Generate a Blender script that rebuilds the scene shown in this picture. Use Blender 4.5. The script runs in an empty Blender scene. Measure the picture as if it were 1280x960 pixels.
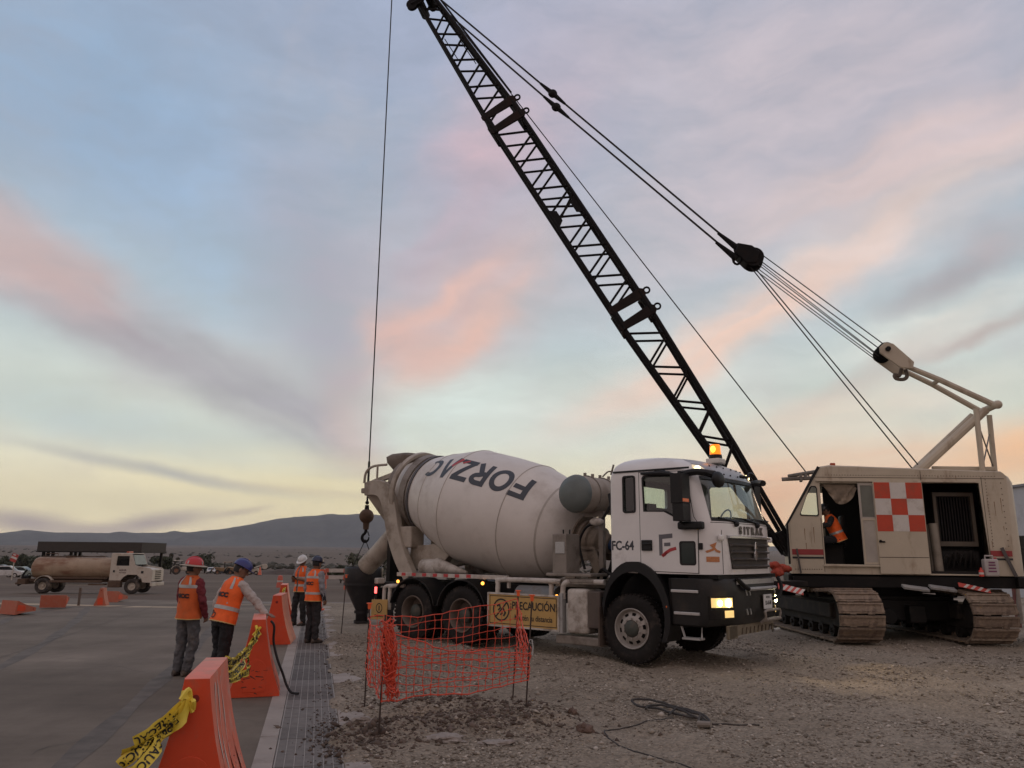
import bpy, bmesh, math, random
import numpy as np
from mathutils import Vector, Matrix, Euler
from mathutils.geometry import tessellate_polygon
from math import sin, cos, pi, radians, sqrt, atan2, hypot

random.seed(7)
RNG = np.random.default_rng(7)
SC = bpy.context.scene
COL = SC.collection
R = radians

# ------------------------------------------------------------------ camera
cam = bpy.data.cameras.new('camera')
cam.sensor_width = 36.0
cam.lens = 27.0
cam.clip_start = 0.1
cam.clip_end = 40000.0
cam_o = bpy.data.objects.new('camera', cam)
COL.objects.link(cam_o)
cam_o.matrix_world = Matrix.Translation((0, 0, 1.7)) @ Matrix.Rotation(R(102.5), 4, 'X') @ Matrix.Rotation(R(0.5), 4, 'Z')
SC.camera = cam_o
SC.view_settings.view_transform = 'Standard'
SC.view_settings.look = 'None'
SC.view_settings.exposure = 0.22
SC.view_settings.gamma = 1.0


def lin(c):
    return tuple(((x / 255) / 12.92 if x <= 10 else ((x / 255 + 0.055) / 1.055) ** 2.4) for x in c) + (1.0,)


# ------------------------------------------------------------------ sky after sunset
# (azimuth, elevation, half length, half height, tilt in degrees, colour, density) of the soft cloud banks
CLOUDS = [
    (-24.5, 25.3, 11.2, 8.0, -9.0, (148, 172, 200), 0.65),
    (-34.3, 29.0, 12.9, 7.8, 17.0, (134, 162, 190), 0.65),
    (-22.3, 19.7, 6.4, 5.0, -23.0, (156, 178, 198), 0.5),
    (-28.6, 15.3, 15.2, 3.1, -24.0, (168, 160, 166), 0.95),
    (-34.1, 18.2, 7.1, 2.6, -20.0, (194, 168, 164), 0.8),
    (-18.2, 10.3, 11.7, 2.5, -30.0, (162, 160, 166), 0.85),
    (-14.8, 18.3, 5.6, 11.4, 15.0, (162, 160, 172), 0.85),
    (-12.5, 9.8, 3.5, 5.3, 23.0, (168, 160, 168), 0.75),
    (-11.8, 8.2, 2.4, 3.6, 33.0, (200, 172, 166), 0.75),
    (-5.2, 23.3, 10.4, 5.1, 39.0, (180, 166, 176), 0.8),
    (-4.1, 17.3, 10.8, 4.7, 36.0, (208, 174, 168), 0.8),
    (-2.6, 16.7, 8.2, 1.6, 40.0, (222, 180, 164), 0.75),
    (-5.3, 18.9, 6.9, 1.1, 30.0, (222, 182, 168), 0.7),
    (-8.3, 15.6, 4.2, 2.1, -32.0, (212, 176, 166), 0.85),
    (1.1, 31.5, 11.3, 6.3, 25.0, (188, 170, 180), 0.75),
    (-2.8, 29.3, 4.6, 3.0, 2.0, (202, 174, 182), 0.6),
    (-3.0, 36.8, 14.2, 4.5, 2.0, (166, 170, 192), 0.55),
    (22.8, 33.6, 24.6, 7.2, -11.0, (184, 176, 184), 0.9),
    (16.3, 26.3, 18.4, 6.8, 22.0, (190, 180, 186), 0.8),
    (30.2, 26.1, 16.4, 2.8, 13.0, (212, 190, 186), 0.85),
    (26.0, 21.2, 13.3, 2.4, 20.0, (220, 198, 188), 0.75),
    (21.5, 18.5, 14.1, 2.8, 19.0, (210, 202, 202), 0.5),
    (-29.6, 8.3, 11.6, 2.3, -6.0, (172, 190, 194), 0.55),
    (-19.5, 6.5, 12.4, 2.3, -13.0, (194, 204, 200), 0.55),
    (-4.8, 10.3, 9.0, 3.3, 13.0, (210, 222, 216), 0.75),
    (4.9, 10.1, 10.2, 3.0, 10.0, (210, 216, 210), 0.6),
    (10.9, 12.4, 11.2, 3.5, 18.0, (214, 216, 208), 0.6),
    (30.4, 15.0, 8.9, 2.2, 9.0, (224, 224, 214), 0.7),
    (15.7, 15.6, 14.9, 2.0, 29.0, (232, 198, 180), 0.85),
    (31.1, 17.6, 5.6, 1.3, 15.0, (160, 150, 154), 0.85),
    (34.1, 19.7, 3.5, 2.0, -0.0, (178, 164, 166), 0.6),
    (33.0, 14.1, 5.8, 0.6, 17.0, (176, 164, 160), 0.8),
    (24.9, 11.7, 10.3, 1.2, 25.0, (196, 184, 176), 0.7),
    (20.8, 8.8, 13.8, 2.2, 10.0, (226, 206, 186), 0.6),
    (21.6, 5.7, 17.1, 2.1, 5.0, (232, 190, 160), 0.85),
    (18.1, 3.3, 5.9, 2.5, -1.0, (236, 172, 128), 0.85),
    (33.7, 6.7, 5.5, 2.4, 8.0, (242, 188, 140), 0.85),
    (-9.3, 3.8, 18.5, 2.8, -4.0, (246, 230, 178), 0.8),
    (-28.1, 2.7, 12.8, 1.9, 2.0, (234, 224, 184), 0.6),
    (-24.0, 5.2, 10.1, 0.5, -8.0, (166, 168, 168), 0.7),
    (-13.9, 4.2, 7.8, 0.4, -5.0, (210, 196, 170), 0.6),
    (-32.0, 1.7, 3.4, 0.8, -4.0, (166, 152, 150), 0.9),
    (-24.2, 2.0, 3.9, 0.7, 10.0, (162, 148, 147), 0.9),
    (-28.4, 1.3, 4.1, 0.5, 1.0, (172, 158, 152), 0.7),
    (-19.2, 2.8, 2.1, 0.3, 12.0, (184, 168, 155), 0.7),
]
world = bpy.data.worlds.new('World')
SC.world = world
world.use_nodes = True
SUN_EL, SUN_AZ = -10.0, 24.0   # the sun has just set


def build_world():
    nt = world.node_tree
    nt.nodes.clear()
    N, Lk = nt.nodes.new, nt.links.new

    def math_(op, a, b=None, c=None):
        n = N('ShaderNodeMath'); n.operation = op
        for i, x in enumerate((a, b, c)):
            if x is None: continue
            if isinstance(x, (int, float)): n.inputs[i].default_value = x
            else: Lk(x, n.inputs[i])
        return n.outputs[0]

    def mix(f, a, b):
        n = N('ShaderNodeMix'); n.data_type = 'RGBA'
        if isinstance(f, (int, float)): n.inputs[0].default_value = f
        else: Lk(f, n.inputs[0])
        for i, x in ((6, a), (7, b)):
            if isinstance(x, tuple): n.inputs[i].default_value = x
            else: Lk(x, n.inputs[i])
        return n.outputs[2]

    def ramp(f, stops):
        n = N('ShaderNodeValToRGB'); Lk(f, n.inputs[0])
        e = n.color_ramp.elements
        while len(e) < len(stops): e.new(0.5)
        for q, (p, c) in zip(e, stops): q.position = p; q.color = lin(c)
        return n.outputs[0]

    def maprange(v, a, b, c, d, kind='SMOOTHSTEP'):
        n = N('ShaderNodeMapRange'); n.interpolation_type = kind
        Lk(v, n.inputs[0])
        for i, x in zip((1, 2, 3, 4), (a, b, c, d)): n.inputs[i].default_value = x
        return n.outputs[0]

    def noise(vec, scale, detail, rough=0.5):
        n = N('ShaderNodeTexNoise'); Lk(vec, n.inputs['Vector'])
        n.inputs['Scale'].default_value = scale; n.inputs['Detail'].default_value = detail
        n.inputs['Roughness'].default_value = rough
        return n

    tc = N('ShaderNodeTexCoord')
    sep = N('ShaderNodeSeparateXYZ'); Lk(tc.outputs['Generated'], sep.inputs[0])
    x, y, z = sep.outputs
    az = math_('MULTIPLY', math_('ARCTAN2', x, y), 180 / pi)
    el = math_('MULTIPLY', math_('ARCSINE', z), 180 / pi)
    # cloud-like warp of the coordinates
    wn = noise(tc.outputs['Generated'], 4.5, 3, 0.55)
    wv = N('ShaderNodeVectorMath'); wv.operation = 'MULTIPLY_ADD'
    Lk(wn.outputs['Color'], wv.inputs[0])
    wv.inputs[1].default_value = (7, 5, 0); wv.inputs[2].default_value = (-3.5, -2.5, 0)
    wn2 = noise(tc.outputs['Generated'], 17, 3, 0.6)
    wv2 = N('ShaderNodeVectorMath'); wv2.operation = 'MULTIPLY_ADD'
    Lk(wn2.outputs['Color'], wv2.inputs[0])
    wv2.inputs[1].default_value = (3.4, 1.7, 0); wv2.inputs[2].default_value = (-1.7, -0.85, 0)
    base = N('ShaderNodeCombineXYZ'); Lk(az, base.inputs[0]); Lk(el, base.inputs[1])
    # the warp dies towards the horizon, where clouds lie in thin layers
    k = maprange(el, 1.0, 20.0, 0.12, 1.0)
    ws = N('ShaderNodeVectorMath'); ws.operation = 'ADD'; Lk(wv.outputs[0], ws.inputs[0]); Lk(wv2.outputs[0], ws.inputs[1])
    wk = N('ShaderNodeVectorMath'); wk.operation = 'SCALE'; Lk(ws.outputs[0], wk.inputs[0]); Lk(k, wk.inputs['Scale'])
    co = N('ShaderNodeVectorMath'); co.operation = 'ADD'; Lk(base.outputs[0], co.inputs[0]); Lk(wk.outputs[0], co.inputs[1])
    P = co.outputs[0]
    # clear-sky gradient: west (in view) and east (behind the camera)
    f = math_('DIVIDE', math_('MAXIMUM', el, 0.0), 90.0)
    west = ramp(f, [(0.0, (246, 222, 176)), (0.045, (240, 228, 192)), (0.09, (214, 218, 202)), (0.17, (180, 193, 196)),
                    (0.30, (152, 166, 184)), (0.48, (146, 158, 182)), (1.0, (174, 168, 180))])
    east = ramp(f, [(0.0, (156, 144, 142)), (0.08, (188, 166, 160)), (0.22, (192, 176, 172)), (0.5, (184, 172, 174)),
                    (1.0, (174, 168, 180))])
    side = maprange(math_('COSINE', math_('MULTIPLY', az, pi / 180)), -0.35, 0.55, 0.0, 1.0)
    col = mix(side, east, west)
    # thin mackerel veil all over
    veil = noise(P, 0.12, 4, 0.6)
    vf = maprange(veil.outputs['Fac'], 0.42, 0.72, 0.0, 0.25)
    col = mix(vf, col, lin((192, 182, 184)))
    fine = N('ShaderNodeMapping'); fine.inputs['Rotation'].default_value = (0, 0, R(-28)); fine.inputs['Scale'].default_value = (0.10, 0.34, 1)
    Lk(P, fine.inputs['Vector'])
    fn = noise(fine.outputs[0], 1.0, 4, 0.62)
    brk = maprange(fn.outputs['Fac'], 0.25, 0.72, 0.6, 1.15)
    for (a, e, la, lb, rot, c, op) in CLOUDS:
        m = N('ShaderNodeMapping'); m.vector_type = 'TEXTURE'
        m.inputs['Location'].default_value = (a, e, 0)
        m.inputs['Rotation'].default_value = (0, 0, R(rot))
        m.inputs['Scale'].default_value = (la * 1.25, lb * 1.25, 1)
        Lk(P, m.inputs['Vector'])
        ln = N('ShaderNodeVectorMath'); ln.operation = 'LENGTH'; Lk(m.outputs[0], ln.inputs[0])
        fac = maprange(ln.outputs['Value'], 1.12, 0.0, 0.0, op)
        if la > 9 and lb < 5.5 and op > 0.7:      # wisps drawn out along the bank
            st = N('ShaderNodeMapping'); st.inputs['Location'].default_value = (a * 1.7, e * 2.3, 0); st.inputs['Scale'].default_value = (1.1, 1.7, 1)
            Lk(m.outputs[0], st.inputs['Vector']); sno = noise(st.outputs[0], 1.0, 2, 0.6)
            fac = math_('MULTIPLY', fac, maprange(sno.outputs['Fac'], 0.28, 0.66, 0.68, 1.12))
        else: fac = math_('MULTIPLY', fac, brk)
        n = math_('MINIMUM', fac, 1.0)
        col = mix(n, col, lin(c))
    # soft streaks of brightness inside the cloud
    sn = maprange(fn.outputs['Fac'], 0.3, 0.75, 0.93, 1.09, 'LINEAR')
    sc = N('ShaderNodeVectorMath'); sc.operation = 'SCALE'; Lk(col, sc.inputs[0]); Lk(sn, sc.inputs['Scale'])
    # below the horizon: far ground
    dn = maprange(el, -4.0, -0.4, 0.0, 1.0)
    col = mix(dn, lin((110, 104, 100)), sc.outputs[0])
    bg = N('ShaderNodeBackground'); Lk(col, bg.inputs[0]); bg.inputs[1].default_value = 1.0
    sky = N('ShaderNodeTexSky'); sky.sky_type = 'NISHITA'; sky.sun_disc = False
    sky.sun_elevation = R(SUN_EL); sky.sun_rotation = R(SUN_AZ)
    bg2 = N('ShaderNodeBackground'); Lk(sky.outputs[0], bg2.inputs[0]); bg2.inputs[1].default_value = 0.05
    add = N('ShaderNodeAddShader'); Lk(bg.outputs[0], add.inputs[0]); Lk(bg2.outputs[0], add.inputs[1])
    out = N('ShaderNodeOutputWorld'); Lk(add.outputs[0], out.inputs[0])


build_world()
sun = bpy.data.lights.new('sun', 'SUN')  # weak warm lamp added above the horizon for the glow after sunset
sun.energy = 0.25
sun.angle = R(14)
sun.color = (1.0, 0.72, 0.48)
sun_o = bpy.data.objects.new('sun', sun)
COL.objects.link(sun_o)
_d = Vector((sin(R(SUN_AZ)) * cos(R(SUN_EL + 13)), cos(R(SUN_AZ)) * cos(R(SUN_EL + 13)), sin(R(SUN_EL + 13))))
sun_o.rotation_euler = _d.to_track_quat('Z', 'Y').to_euler()


# ------------------------------------------------------------------ materials
MATS = {}


def M(name, col, rough=0.6, metal=0.0, var=0.12, scale=4.0, dirt=None, damt=0.5, dscale=1.5, bump=0.0, bscale=30.0,
      coat=0.0, spec=0.5, gen=False, trans=0.0, streak=None):
    if name in MATS: return MATS[name]
    m = bpy.data.materials.new(name); m.use_nodes = True
    nt = m.node_tree; N, Lk = nt.nodes.new, nt.links.new
    b = nt.nodes['Principled BSDF']
    tc = N('ShaderNodeTexCoord')
    vec = tc.outputs['Object']
    n = N('ShaderNodeTexNoise'); Lk(vec, n.inputs['Vector'])
    n.inputs['Scale'].default_value = scale; n.inputs['Detail'].default_value = 6; n.inputs['Roughness'].default_value = 0.6
    mr = N('ShaderNodeMapRange'); Lk(n.outputs['Fac'], mr.inputs[0])
    mr.inputs[1].default_value = 0.3; mr.inputs[2].default_value = 0.7
    mr.inputs[3].default_value = 1 - var; mr.inputs[4].default_value = 1 + var
    sc = N('ShaderNodeVectorMath'); sc.operation = 'SCALE'
    sc.inputs[0].default_value = col[:3]; Lk(mr.outputs[0], sc.inputs['Scale'])
    out = sc.outputs[0]
    if dirt is not None:
        n2 = N('ShaderNodeTexNoise'); n2.inputs['Scale'].default_value = dscale
        n2.inputs['Detail'].default_value = 8; n2.inputs['Roughness'].default_value = 0.68
        if streak:
            mp = N('ShaderNodeMapping'); mp.inputs['Scale'].default_value = streak; Lk(vec, mp.inputs['Vector'])
            Lk(mp.outputs[0], n2.inputs['Vector'])
        else: Lk(vec, n2.inputs['Vector'])
        m2 = N('ShaderNodeMapRange'); m2.interpolation_type = 'SMOOTHSTEP'
        Lk(n2.outputs['Fac'], m2.inputs[0])
        m2.inputs[1].default_value = 0.62 - 0.32 * damt; m2.inputs[2].default_value = 0.78 - 0.2 * damt
        m2.inputs[3].default_value = 0; m2.inputs[4].default_value = min(1.0, 0.5 + damt * 0.5)
        mx = N('ShaderNodeMix'); mx.data_type = 'RGBA'
        Lk(m2.outputs[0], mx.inputs[0]); Lk(out, mx.inputs[6]); mx.inputs[7].default_value = tuple(dirt[:3]) + (1,)
        out = mx.outputs[2]
        rr = N('ShaderNodeMapRange'); Lk(m2.outputs[0], rr.inputs[0])
        rr.inputs[3].default_value = rough; rr.inputs[4].default_value = max(rough, 0.8)
        Lk(rr.outputs[0], b.inputs['Roughness'])
    else:
        b.inputs['Roughness'].default_value = rough
    Lk(out, b.inputs['Base Color'])
    b.inputs['Metallic'].default_value = metal
    b.inputs['Specular IOR Level'].default_value = spec
    b.inputs['Coat Weight'].default_value = coat
    b.inputs['Coat Roughness'].default_value = 0.12
    if trans: b.inputs['Transmission Weight'].default_value = trans
    if bump > 0:
        n3 = N('ShaderNodeTexNoise'); n3.inputs['Scale'].default_value = bscale; n3.inputs['Detail'].default_value = 5
        Lk(vec, n3.inputs['Vector'])
        bp = N('ShaderNodeBump'); bp.inputs['Strength'].default_value = min(1.0, bump); bp.inputs['Distance'].default_value = 0.01
        Lk(n3.outputs['Fac'], bp.inputs['Height']); Lk(bp.outputs[0], b.inputs['Normal'])
    MATS[name] = m
    return m


def EM(name, col, strength, base=(0.8, 0.6, 0.3)):
    if name in MATS: return MATS[name]
    m = bpy.data.materials.new(name); m.use_nodes = True
    b = m.node_tree.nodes['Principled BSDF']
    b.inputs['Base Color'].default_value = tuple(base) + (1,)
    b.inputs['Emission Color'].default_value = tuple(col) + (1,)
    b.inputs['Emission Strength'].default_value = strength
    b.inputs['Roughness'].default_value = 0.25
    MATS[name] = m
    return m


def GLASS(name, tint=(0.6, 0.68, 0.66), rough=0.02, refl=0.25):
    """thin pane: tinted see-through mixed with a mirror-like coat"""
    if name in MATS: return MATS[name]
    m = bpy.data.materials.new(name); m.use_nodes = True
    nt = m.node_tree; nt.nodes.clear(); N, Lk = nt.nodes.new, nt.links.new
    t = N('ShaderNodeBsdfTransparent'); t.inputs[0].default_value = tint + (1,)
    g = N('ShaderNodeBsdfGlossy'); g.inputs['Roughness'].default_value = rough; g.inputs[0].default_value = (1, 1, 1, 1)
    fr = N('ShaderNodeFresnel'); fr.inputs[0].default_value = 1.5
    ma = N('ShaderNodeMath'); ma.operation = 'MULTIPLY_ADD'; Lk(fr.outputs[0], ma.inputs[0])
    ma.inputs[1].default_value = 1.0; ma.inputs[2].default_value = refl * 0.3
    ge = N('ShaderNodeNewGeometry'); bk = N('ShaderNodeMath'); bk.operation = 'SUBTRACT'; bk.inputs[0].default_value = 1.0; Lk(ge.outputs['Backfacing'], bk.inputs[1])
    mf = N('ShaderNodeMath'); mf.operation = 'MULTIPLY'; Lk(ma.outputs[0], mf.inputs[0]); Lk(bk.outputs[0], mf.inputs[1]); ma = mf
    mx = N('ShaderNodeMixShader'); Lk(ma.outputs[0], mx.inputs[0]); Lk(t.outputs[0], mx.inputs[1]); Lk(g.outputs[0], mx.inputs[2])
    o = N('ShaderNodeOutputMaterial'); Lk(mx.outputs[0], o.inputs[0])
    MATS[name] = m
    return m


DUST = (0.20, 0.16, 0.125)
DUST_D = (0.12, 0.095, 0.075)
white_paint = M('white_paint', (0.74, 0.72, 0.695), 0.32, var=0.03, dirt=DUST, damt=0.18, dscale=1.2, coat=0.35)
drum_paint = M('drum_paint', (0.655, 0.615, 0.565), 0.42, var=0.05, scale=2, dirt=(0.47, 0.425, 0.375), damt=0.4, dscale=0.9, streak=(1, 1, 1))
cream_paint = M('cream_paint', (0.50, 0.43, 0.325), 0.5, var=0.07, scale=2, dirt=(0.27, 0.19, 0.125), damt=0.34, dscale=2.2, bump=0.15, bscale=5, streak=(1.6, 1.6, 0.5))
chassis_black = M('chassis_black', (0.007, 0.006, 0.0055), 0.6, spec=0.25, dirt=(0.038, 0.029, 0.022), damt=0.32, dscale=2.5)
black_plastic = M('black_plastic', (0.010, 0.010, 0.0105), 0.5, var=0.1, spec=0.35, dirt=(0.035, 0.028, 0.023), damt=0.3)
dusty_white = M('dusty_white', (0.52, 0.48, 0.43), 0.55, dirt=DUST, damt=0.6, dscale=3)
dusty_steel = M('dusty_steel', (0.24, 0.21, 0.18), 0.6, 0.1, dirt=(0.11, 0.085, 0.065), damt=0.5, dscale=3, bump=0.2)
mud_steel = M('mud_steel', (0.30, 0.225, 0.16), 0.75, 0.0, var=0.25, scale=6, dirt=(0.075, 0.05, 0.036), damt=0.55, dscale=5, bump=0.6, bscale=22)
rubber = M('rubber', (0.016, 0.014, 0.013), 0.85, spec=0.3, dirt=(0.065, 0.050, 0.040), damt=0.42, dscale=4, bump=0.2, bscale=40)
dark_steel = M('dark_steel', (0.006, 0.005, 0.005), 0.65, 0.0, spec=0.2, var=0.2, dirt=(0.022, 0.013, 0.010), damt=0.35, dscale=2)
silver = M('silver', (0.55, 0.55, 0.54), 0.35, 0.7, var=0.08, dirt=DUST, damt=0.3, dscale=6)
galv = M('galvanised', (0.42, 0.42, 0.41), 0.5, 0.5, dirt=DUST, damt=0.4, dscale=5)
chrome = M('chrome', (0.8, 0.8, 0.8), 0.12, 1.0, var=0.02)
charcoal = M('charcoal_print', (0.045, 0.05, 0.06), 0.5, var=0.06)
red_print = M('red_print', (0.42, 0.045, 0.05), 0.5, var=0.06)
grey_print = M('grey_print', (0.13, 0.13, 0.14), 0.5, var=0.06)
black_print = M('black_print', (0.02, 0.02, 0.02), 0.6, var=0.06)
orange_plastic = M('orange_plastic', (0.62, 0.060, 0.014), 0.45, var=0.10, dirt=(0.30, 0.10, 0.06), damt=0.36, dscale=4, bump=0.12, bscale=9)
orange_top = M('orange_faded', (0.72, 0.18, 0.11), 0.5, var=0.12, dirt=(0.52, 0.30, 0.23), damt=0.5, dscale=5, bump=0.12, bscale=9)
glass = GLASS('window_glass', (0.80, 0.88, 0.85), 0.02, 0.1)
dark_glass = GLASS('dark_window_glass', (0.40, 0.45, 0.44), 0.02, 0.1)


# ------------------------------------------------------------------ mesh helpers
def frame_of(d):
    d = Vector(d).normalized()
    up = Vector((0, 0, 1)) if abs(d.z) < 0.9 else Vector((0, 1, 0))
    u = d.cross(up).normalized(); v = u.cross(d).normalized()
    return u, v, d


class MB:
    def __init__(s): s.v = []; s.f = []; s.mi = []

    def add(s, verts, faces, mat=None, mi=0):
        o = len(s.v)
        if mat is not None: s.v += [tuple(mat @ Vector(p)) for p in verts]
        else: s.v += [tuple(p) for p in verts]
        for f in faces: s.f.append(tuple(i + o for i in f)); s.mi.append(mi)
        return s

    def box(s, c, d, rot=None, mi=0, top=1.0):
        hx, hy, hz = d[0] / 2, d[1] / 2, d[2] / 2
        vs = [(-hx, -hy, -hz), (hx, -hy, -hz), (hx, hy, -hz), (-hx, hy, -hz),
              (-hx * top, -hy * top, hz), (hx * top, -hy * top, hz), (hx * top, hy * top, hz), (-hx * top, hy * top, hz)]
        fs = [(0, 3, 2, 1), (4, 5, 6, 7), (0, 1, 5, 4), (1, 2, 6, 5), (2, 3, 7, 6), (3, 0, 4, 7)]
        mt = Matrix.Translation(c) @ (rot.to_4x4() if rot is not None else Matrix())
        return s.add(vs, fs, mt, mi)

    def box2(s, a, b, mi=0):
        return s.box([(a[i] + b[i]) / 2 for i in range(3)], [abs(b[i] - a[i]) for i in range(3)], mi=mi)

    def prism(s, poly, ax, a0, a1, mi=0):
        """polygon in the plane across axis ax, extruded from a0 to a1; poly coords follow the remaining axes in order"""
        n = len(poly)
        def P(p, a):
            q = list(p); q.insert(ax, a); return tuple(q)
        vs = [P(p, a0) for p in poly] + [P(p, a1) for p in poly]
        fs = [tuple(range(n - 1, -1, -1)), tuple(range(n, 2 * n))]
        fs += [(i, (i + 1) % n, n + (i + 1) % n, n + i) for i in range(n)]
        return s.add(vs, fs, None, mi)

    def plate(s, outer, holes, ax, a0, a1, mi=0):
        loops = [list(outer)] + [list(h) for h in holes]
        flat = [p for l in loops for p in l]
        tri = tessellate_polygon([[Vector((p[0], p[1], 0)) for p in l] for l in loops])
        n = len(flat)
        def P(p, a):
            q = list(p); q.insert(ax, a); return tuple(q)
        vs = [P(p, a0) for p in flat] + [P(p, a1) for p in flat]
        fs = [tuple(t) for t in tri] + [tuple(i + n for i in reversed(t)) for t in tri]
        o = 0
        for l in loops:
            k = len(l)
            fs += [(o + i, o + (i + 1) % k, n + o + (i + 1) % k, n + o + i) for i in range(k)]
            o += k
        return s.add(vs, fs, None, mi)

    def loft(s, rings, cap=True, closed=True, mi=0):
        n = len(rings[0]); vs = [p for r in rings for p in r]; fs = []
        for i in range(len(rings) - 1):
            for j in range(n if closed else n - 1):
                k = (j + 1) % n
                fs.append((i * n + j, i * n + k, (i + 1) * n + k, (i + 1) * n + j))
        if cap:
            fs.append(tuple(range(n - 1, -1, -1)))
            fs.append(tuple(range((len(rings) - 1) * n, len(rings) * n)))
        return s.add(vs, fs, None, mi)

    def tube(s, pts, r, n=8, cap=True, mi=0, closed=False):
        pts = [Vector(p) for p in pts]; m = len(pts); rings = []
        rs = r if isinstance(r, (list, tuple)) else [r] * m
        u = None
        for i, p in enumerate(pts):
            if closed: d = (pts[(i + 1) % m] - pts[i - 1])
            else: d = pts[min(i + 1, m - 1)] - pts[max(i - 1, 0)]
            if d.length < 1e-9: d = Vector((0, 0, 1))
            d.normalize()
            if u is None: u, v, _ = frame_of(d)
            else:
                u = (u - d * u.dot(d))
                if u.length < 1e-6: u = frame_of(d)[0]
                u.normalize(); v = d.cross(u)
            v = d.cross(u)
            rings.append([tuple(p + (u * cos(2 * pi * j / n) + v * sin(2 * pi * j / n)) * rs[i]) for j in range(n)])
        if closed: rings.append(rings[0])
        return s.loft(rings, cap and not closed, True, mi)

    def cyl(s, a, b, r0, r1=None, n=16, mi=0):
        return s.tube([a, b], [r0, r0 if r1 is None else r1], n, True, mi)

    def capsule(s, a, b, r0, r1, n=12):
        a, b = Vector(a), Vector(b); d = (b - a)
        L = d.length; d.normalize() if L > 1e-9 else None
        pts, rs = [], []
        for t in (-0.95, -0.7, -0.35): pts.append(a + d * r0 * t); rs.append(r0 * sqrt(1 - t * t))
        pts += [a, b]; rs += [r0, r1]
        for t in (0.35, 0.7, 0.95): pts.append(b + d * r1 * t); rs.append(r1 * sqrt(1 - t * t))
        return s.tube(pts, rs, n)

    def lathe(s, prof, o, d, n=32, mi=0, a0=0, a1=2 * pi):
        """prof: (t along axis, radius)"""
        u, v, d = frame_of(d); o = Vector(o); full = abs(a1 - a0 - 2 * pi) < 1e-6
        m = n if full else n + 1
        rings = [[tuple(o + d * t + (u * cos(a0 + (a1 - a0) * j / n) + v * sin(a0 + (a1 - a0) * j / n)) * r) for j in range(m)] for t, r in prof]
        return s.loft(rings, False, full, mi)

    def ball(s, c, r, n=12, mi=0, scale=(1, 1, 1), rot=None):
        c = Vector(c); rings = []
        m = max(6, n // 2 + 2)
        for i in range(m + 1):
            t = pi * i / m; rr = max(sin(t), 1e-3); z = -cos(t)
            ring = []
            for j in range(n):
                p = Vector((rr * cos(2 * pi * j / n) * r * scale[0], rr * sin(2 * pi * j / n) * r * scale[1], z * r * scale[2]))
                if rot is not None: p = rot @ p
                ring.append(tuple(c + p))
            rings.append(ring)
        return s.loft(rings, True, True, mi)

    def mesh(s, name, mats=None, smooth=35, flip=False):
        me = bpy.data.meshes.new(name)
        me.from_pydata(s.v, [], s.f)
        if any(s.mi): me.polygons.foreach_set('material_index', s.mi)
        for m in (mats if isinstance(mats, (list, tuple)) else [mats]):
            if m is not None: me.materials.append(m)
        bm = bmesh.new(); bm.from_mesh(me)
        bmesh.ops.recalc_face_normals(bm, faces=bm.faces)
        bm.to_mesh(me); bm.free()
        if smooth:
            me.shade_smooth()
            me.set_sharp_from_angle(angle=R(smooth))
        return me

    def build(s, name, mats, parent=None, smooth=35, bevel=0.0, seg=2, label=None):
        me = s.mesh(name, mats, smooth)
        return link(name, me, parent, bevel, seg, label)


def link(name, me, parent=None, bevel=0.0, seg=2, label=None):
    o = bpy.data.objects.new(name, me); COL.objects.link(o)
    if parent is not None: o.parent = parent
    if bevel > 0:
        b = o.modifiers.new('bevel', 'BEVEL'); b.width = bevel; b.segments = seg; b.limit_method = 'ANGLE'; b.angle_limit = R(40)
    if label: o['label'] = label
    return o


def tag(o, label=None, cat=None, group=None, kind=None):
    if label: o['label'] = label
    if cat: o['category'] = cat
    if group: o['group'] = group
    if kind: o['kind'] = kind
    return o


def thing(name, label, cat, loc=(0, 0, 0), rotz=0.0, group=None, rot=None):
    o = bpy.data.objects.new(name, None); COL.objects.link(o)
    o.empty_display_size = 0.2
    o.location = loc; o.rotation_euler = rot if rot else (0, 0, rotz)
    return tag(o, label, cat, group)


def copy_tree(o, parent=None, label=None):
    kids = [c for c in bpy.data.objects if c.parent is o]
    c = o.copy(); COL.objects.link(c)
    if parent is not None: c.parent = parent
    for k in kids: copy_tree(k, c)
    if label: c['label'] = label
    return c


def text_geo(txt, size=1.0, bold=0.0, xs=1.0, align='CENTER'):
    """flat triangles of a string: verts (x, y), faces; centred"""
    cu = bpy.data.curves.new('txt', 'FONT'); cu.body = txt; cu.size = size; cu.offset = bold
    cu.align_x = align; cu.align_y = 'CENTER'; cu.resolution_u = 3
    o = bpy.data.objects.new('txt', cu); COL.objects.link(o)
    bpy.context.view_layer.update()
    me = o.to_mesh()
    vs = [(v.co.x * xs, v.co.y) for v in me.vertices]; fs = [tuple(p.vertices) for p in me.polygons]
    o.to_mesh_clear(); bpy.data.objects.remove(o); bpy.data.curves.remove(cu)
    return vs, fs


def put_text(mb, txt, size, origin, ux, uy, bold=0.0, xs=1.0, off=0.0, align='CENTER', mi=0):
    ux, uy, origin = Vector(ux), Vector(uy), Vector(origin); nrm = ux.cross(uy)
    vs, fs = text_geo(txt, size, bold, xs, align)
    mb.add([tuple(origin + ux * x + uy * y + nrm * off) for x, y in vs], fs, None, mi)


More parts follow.
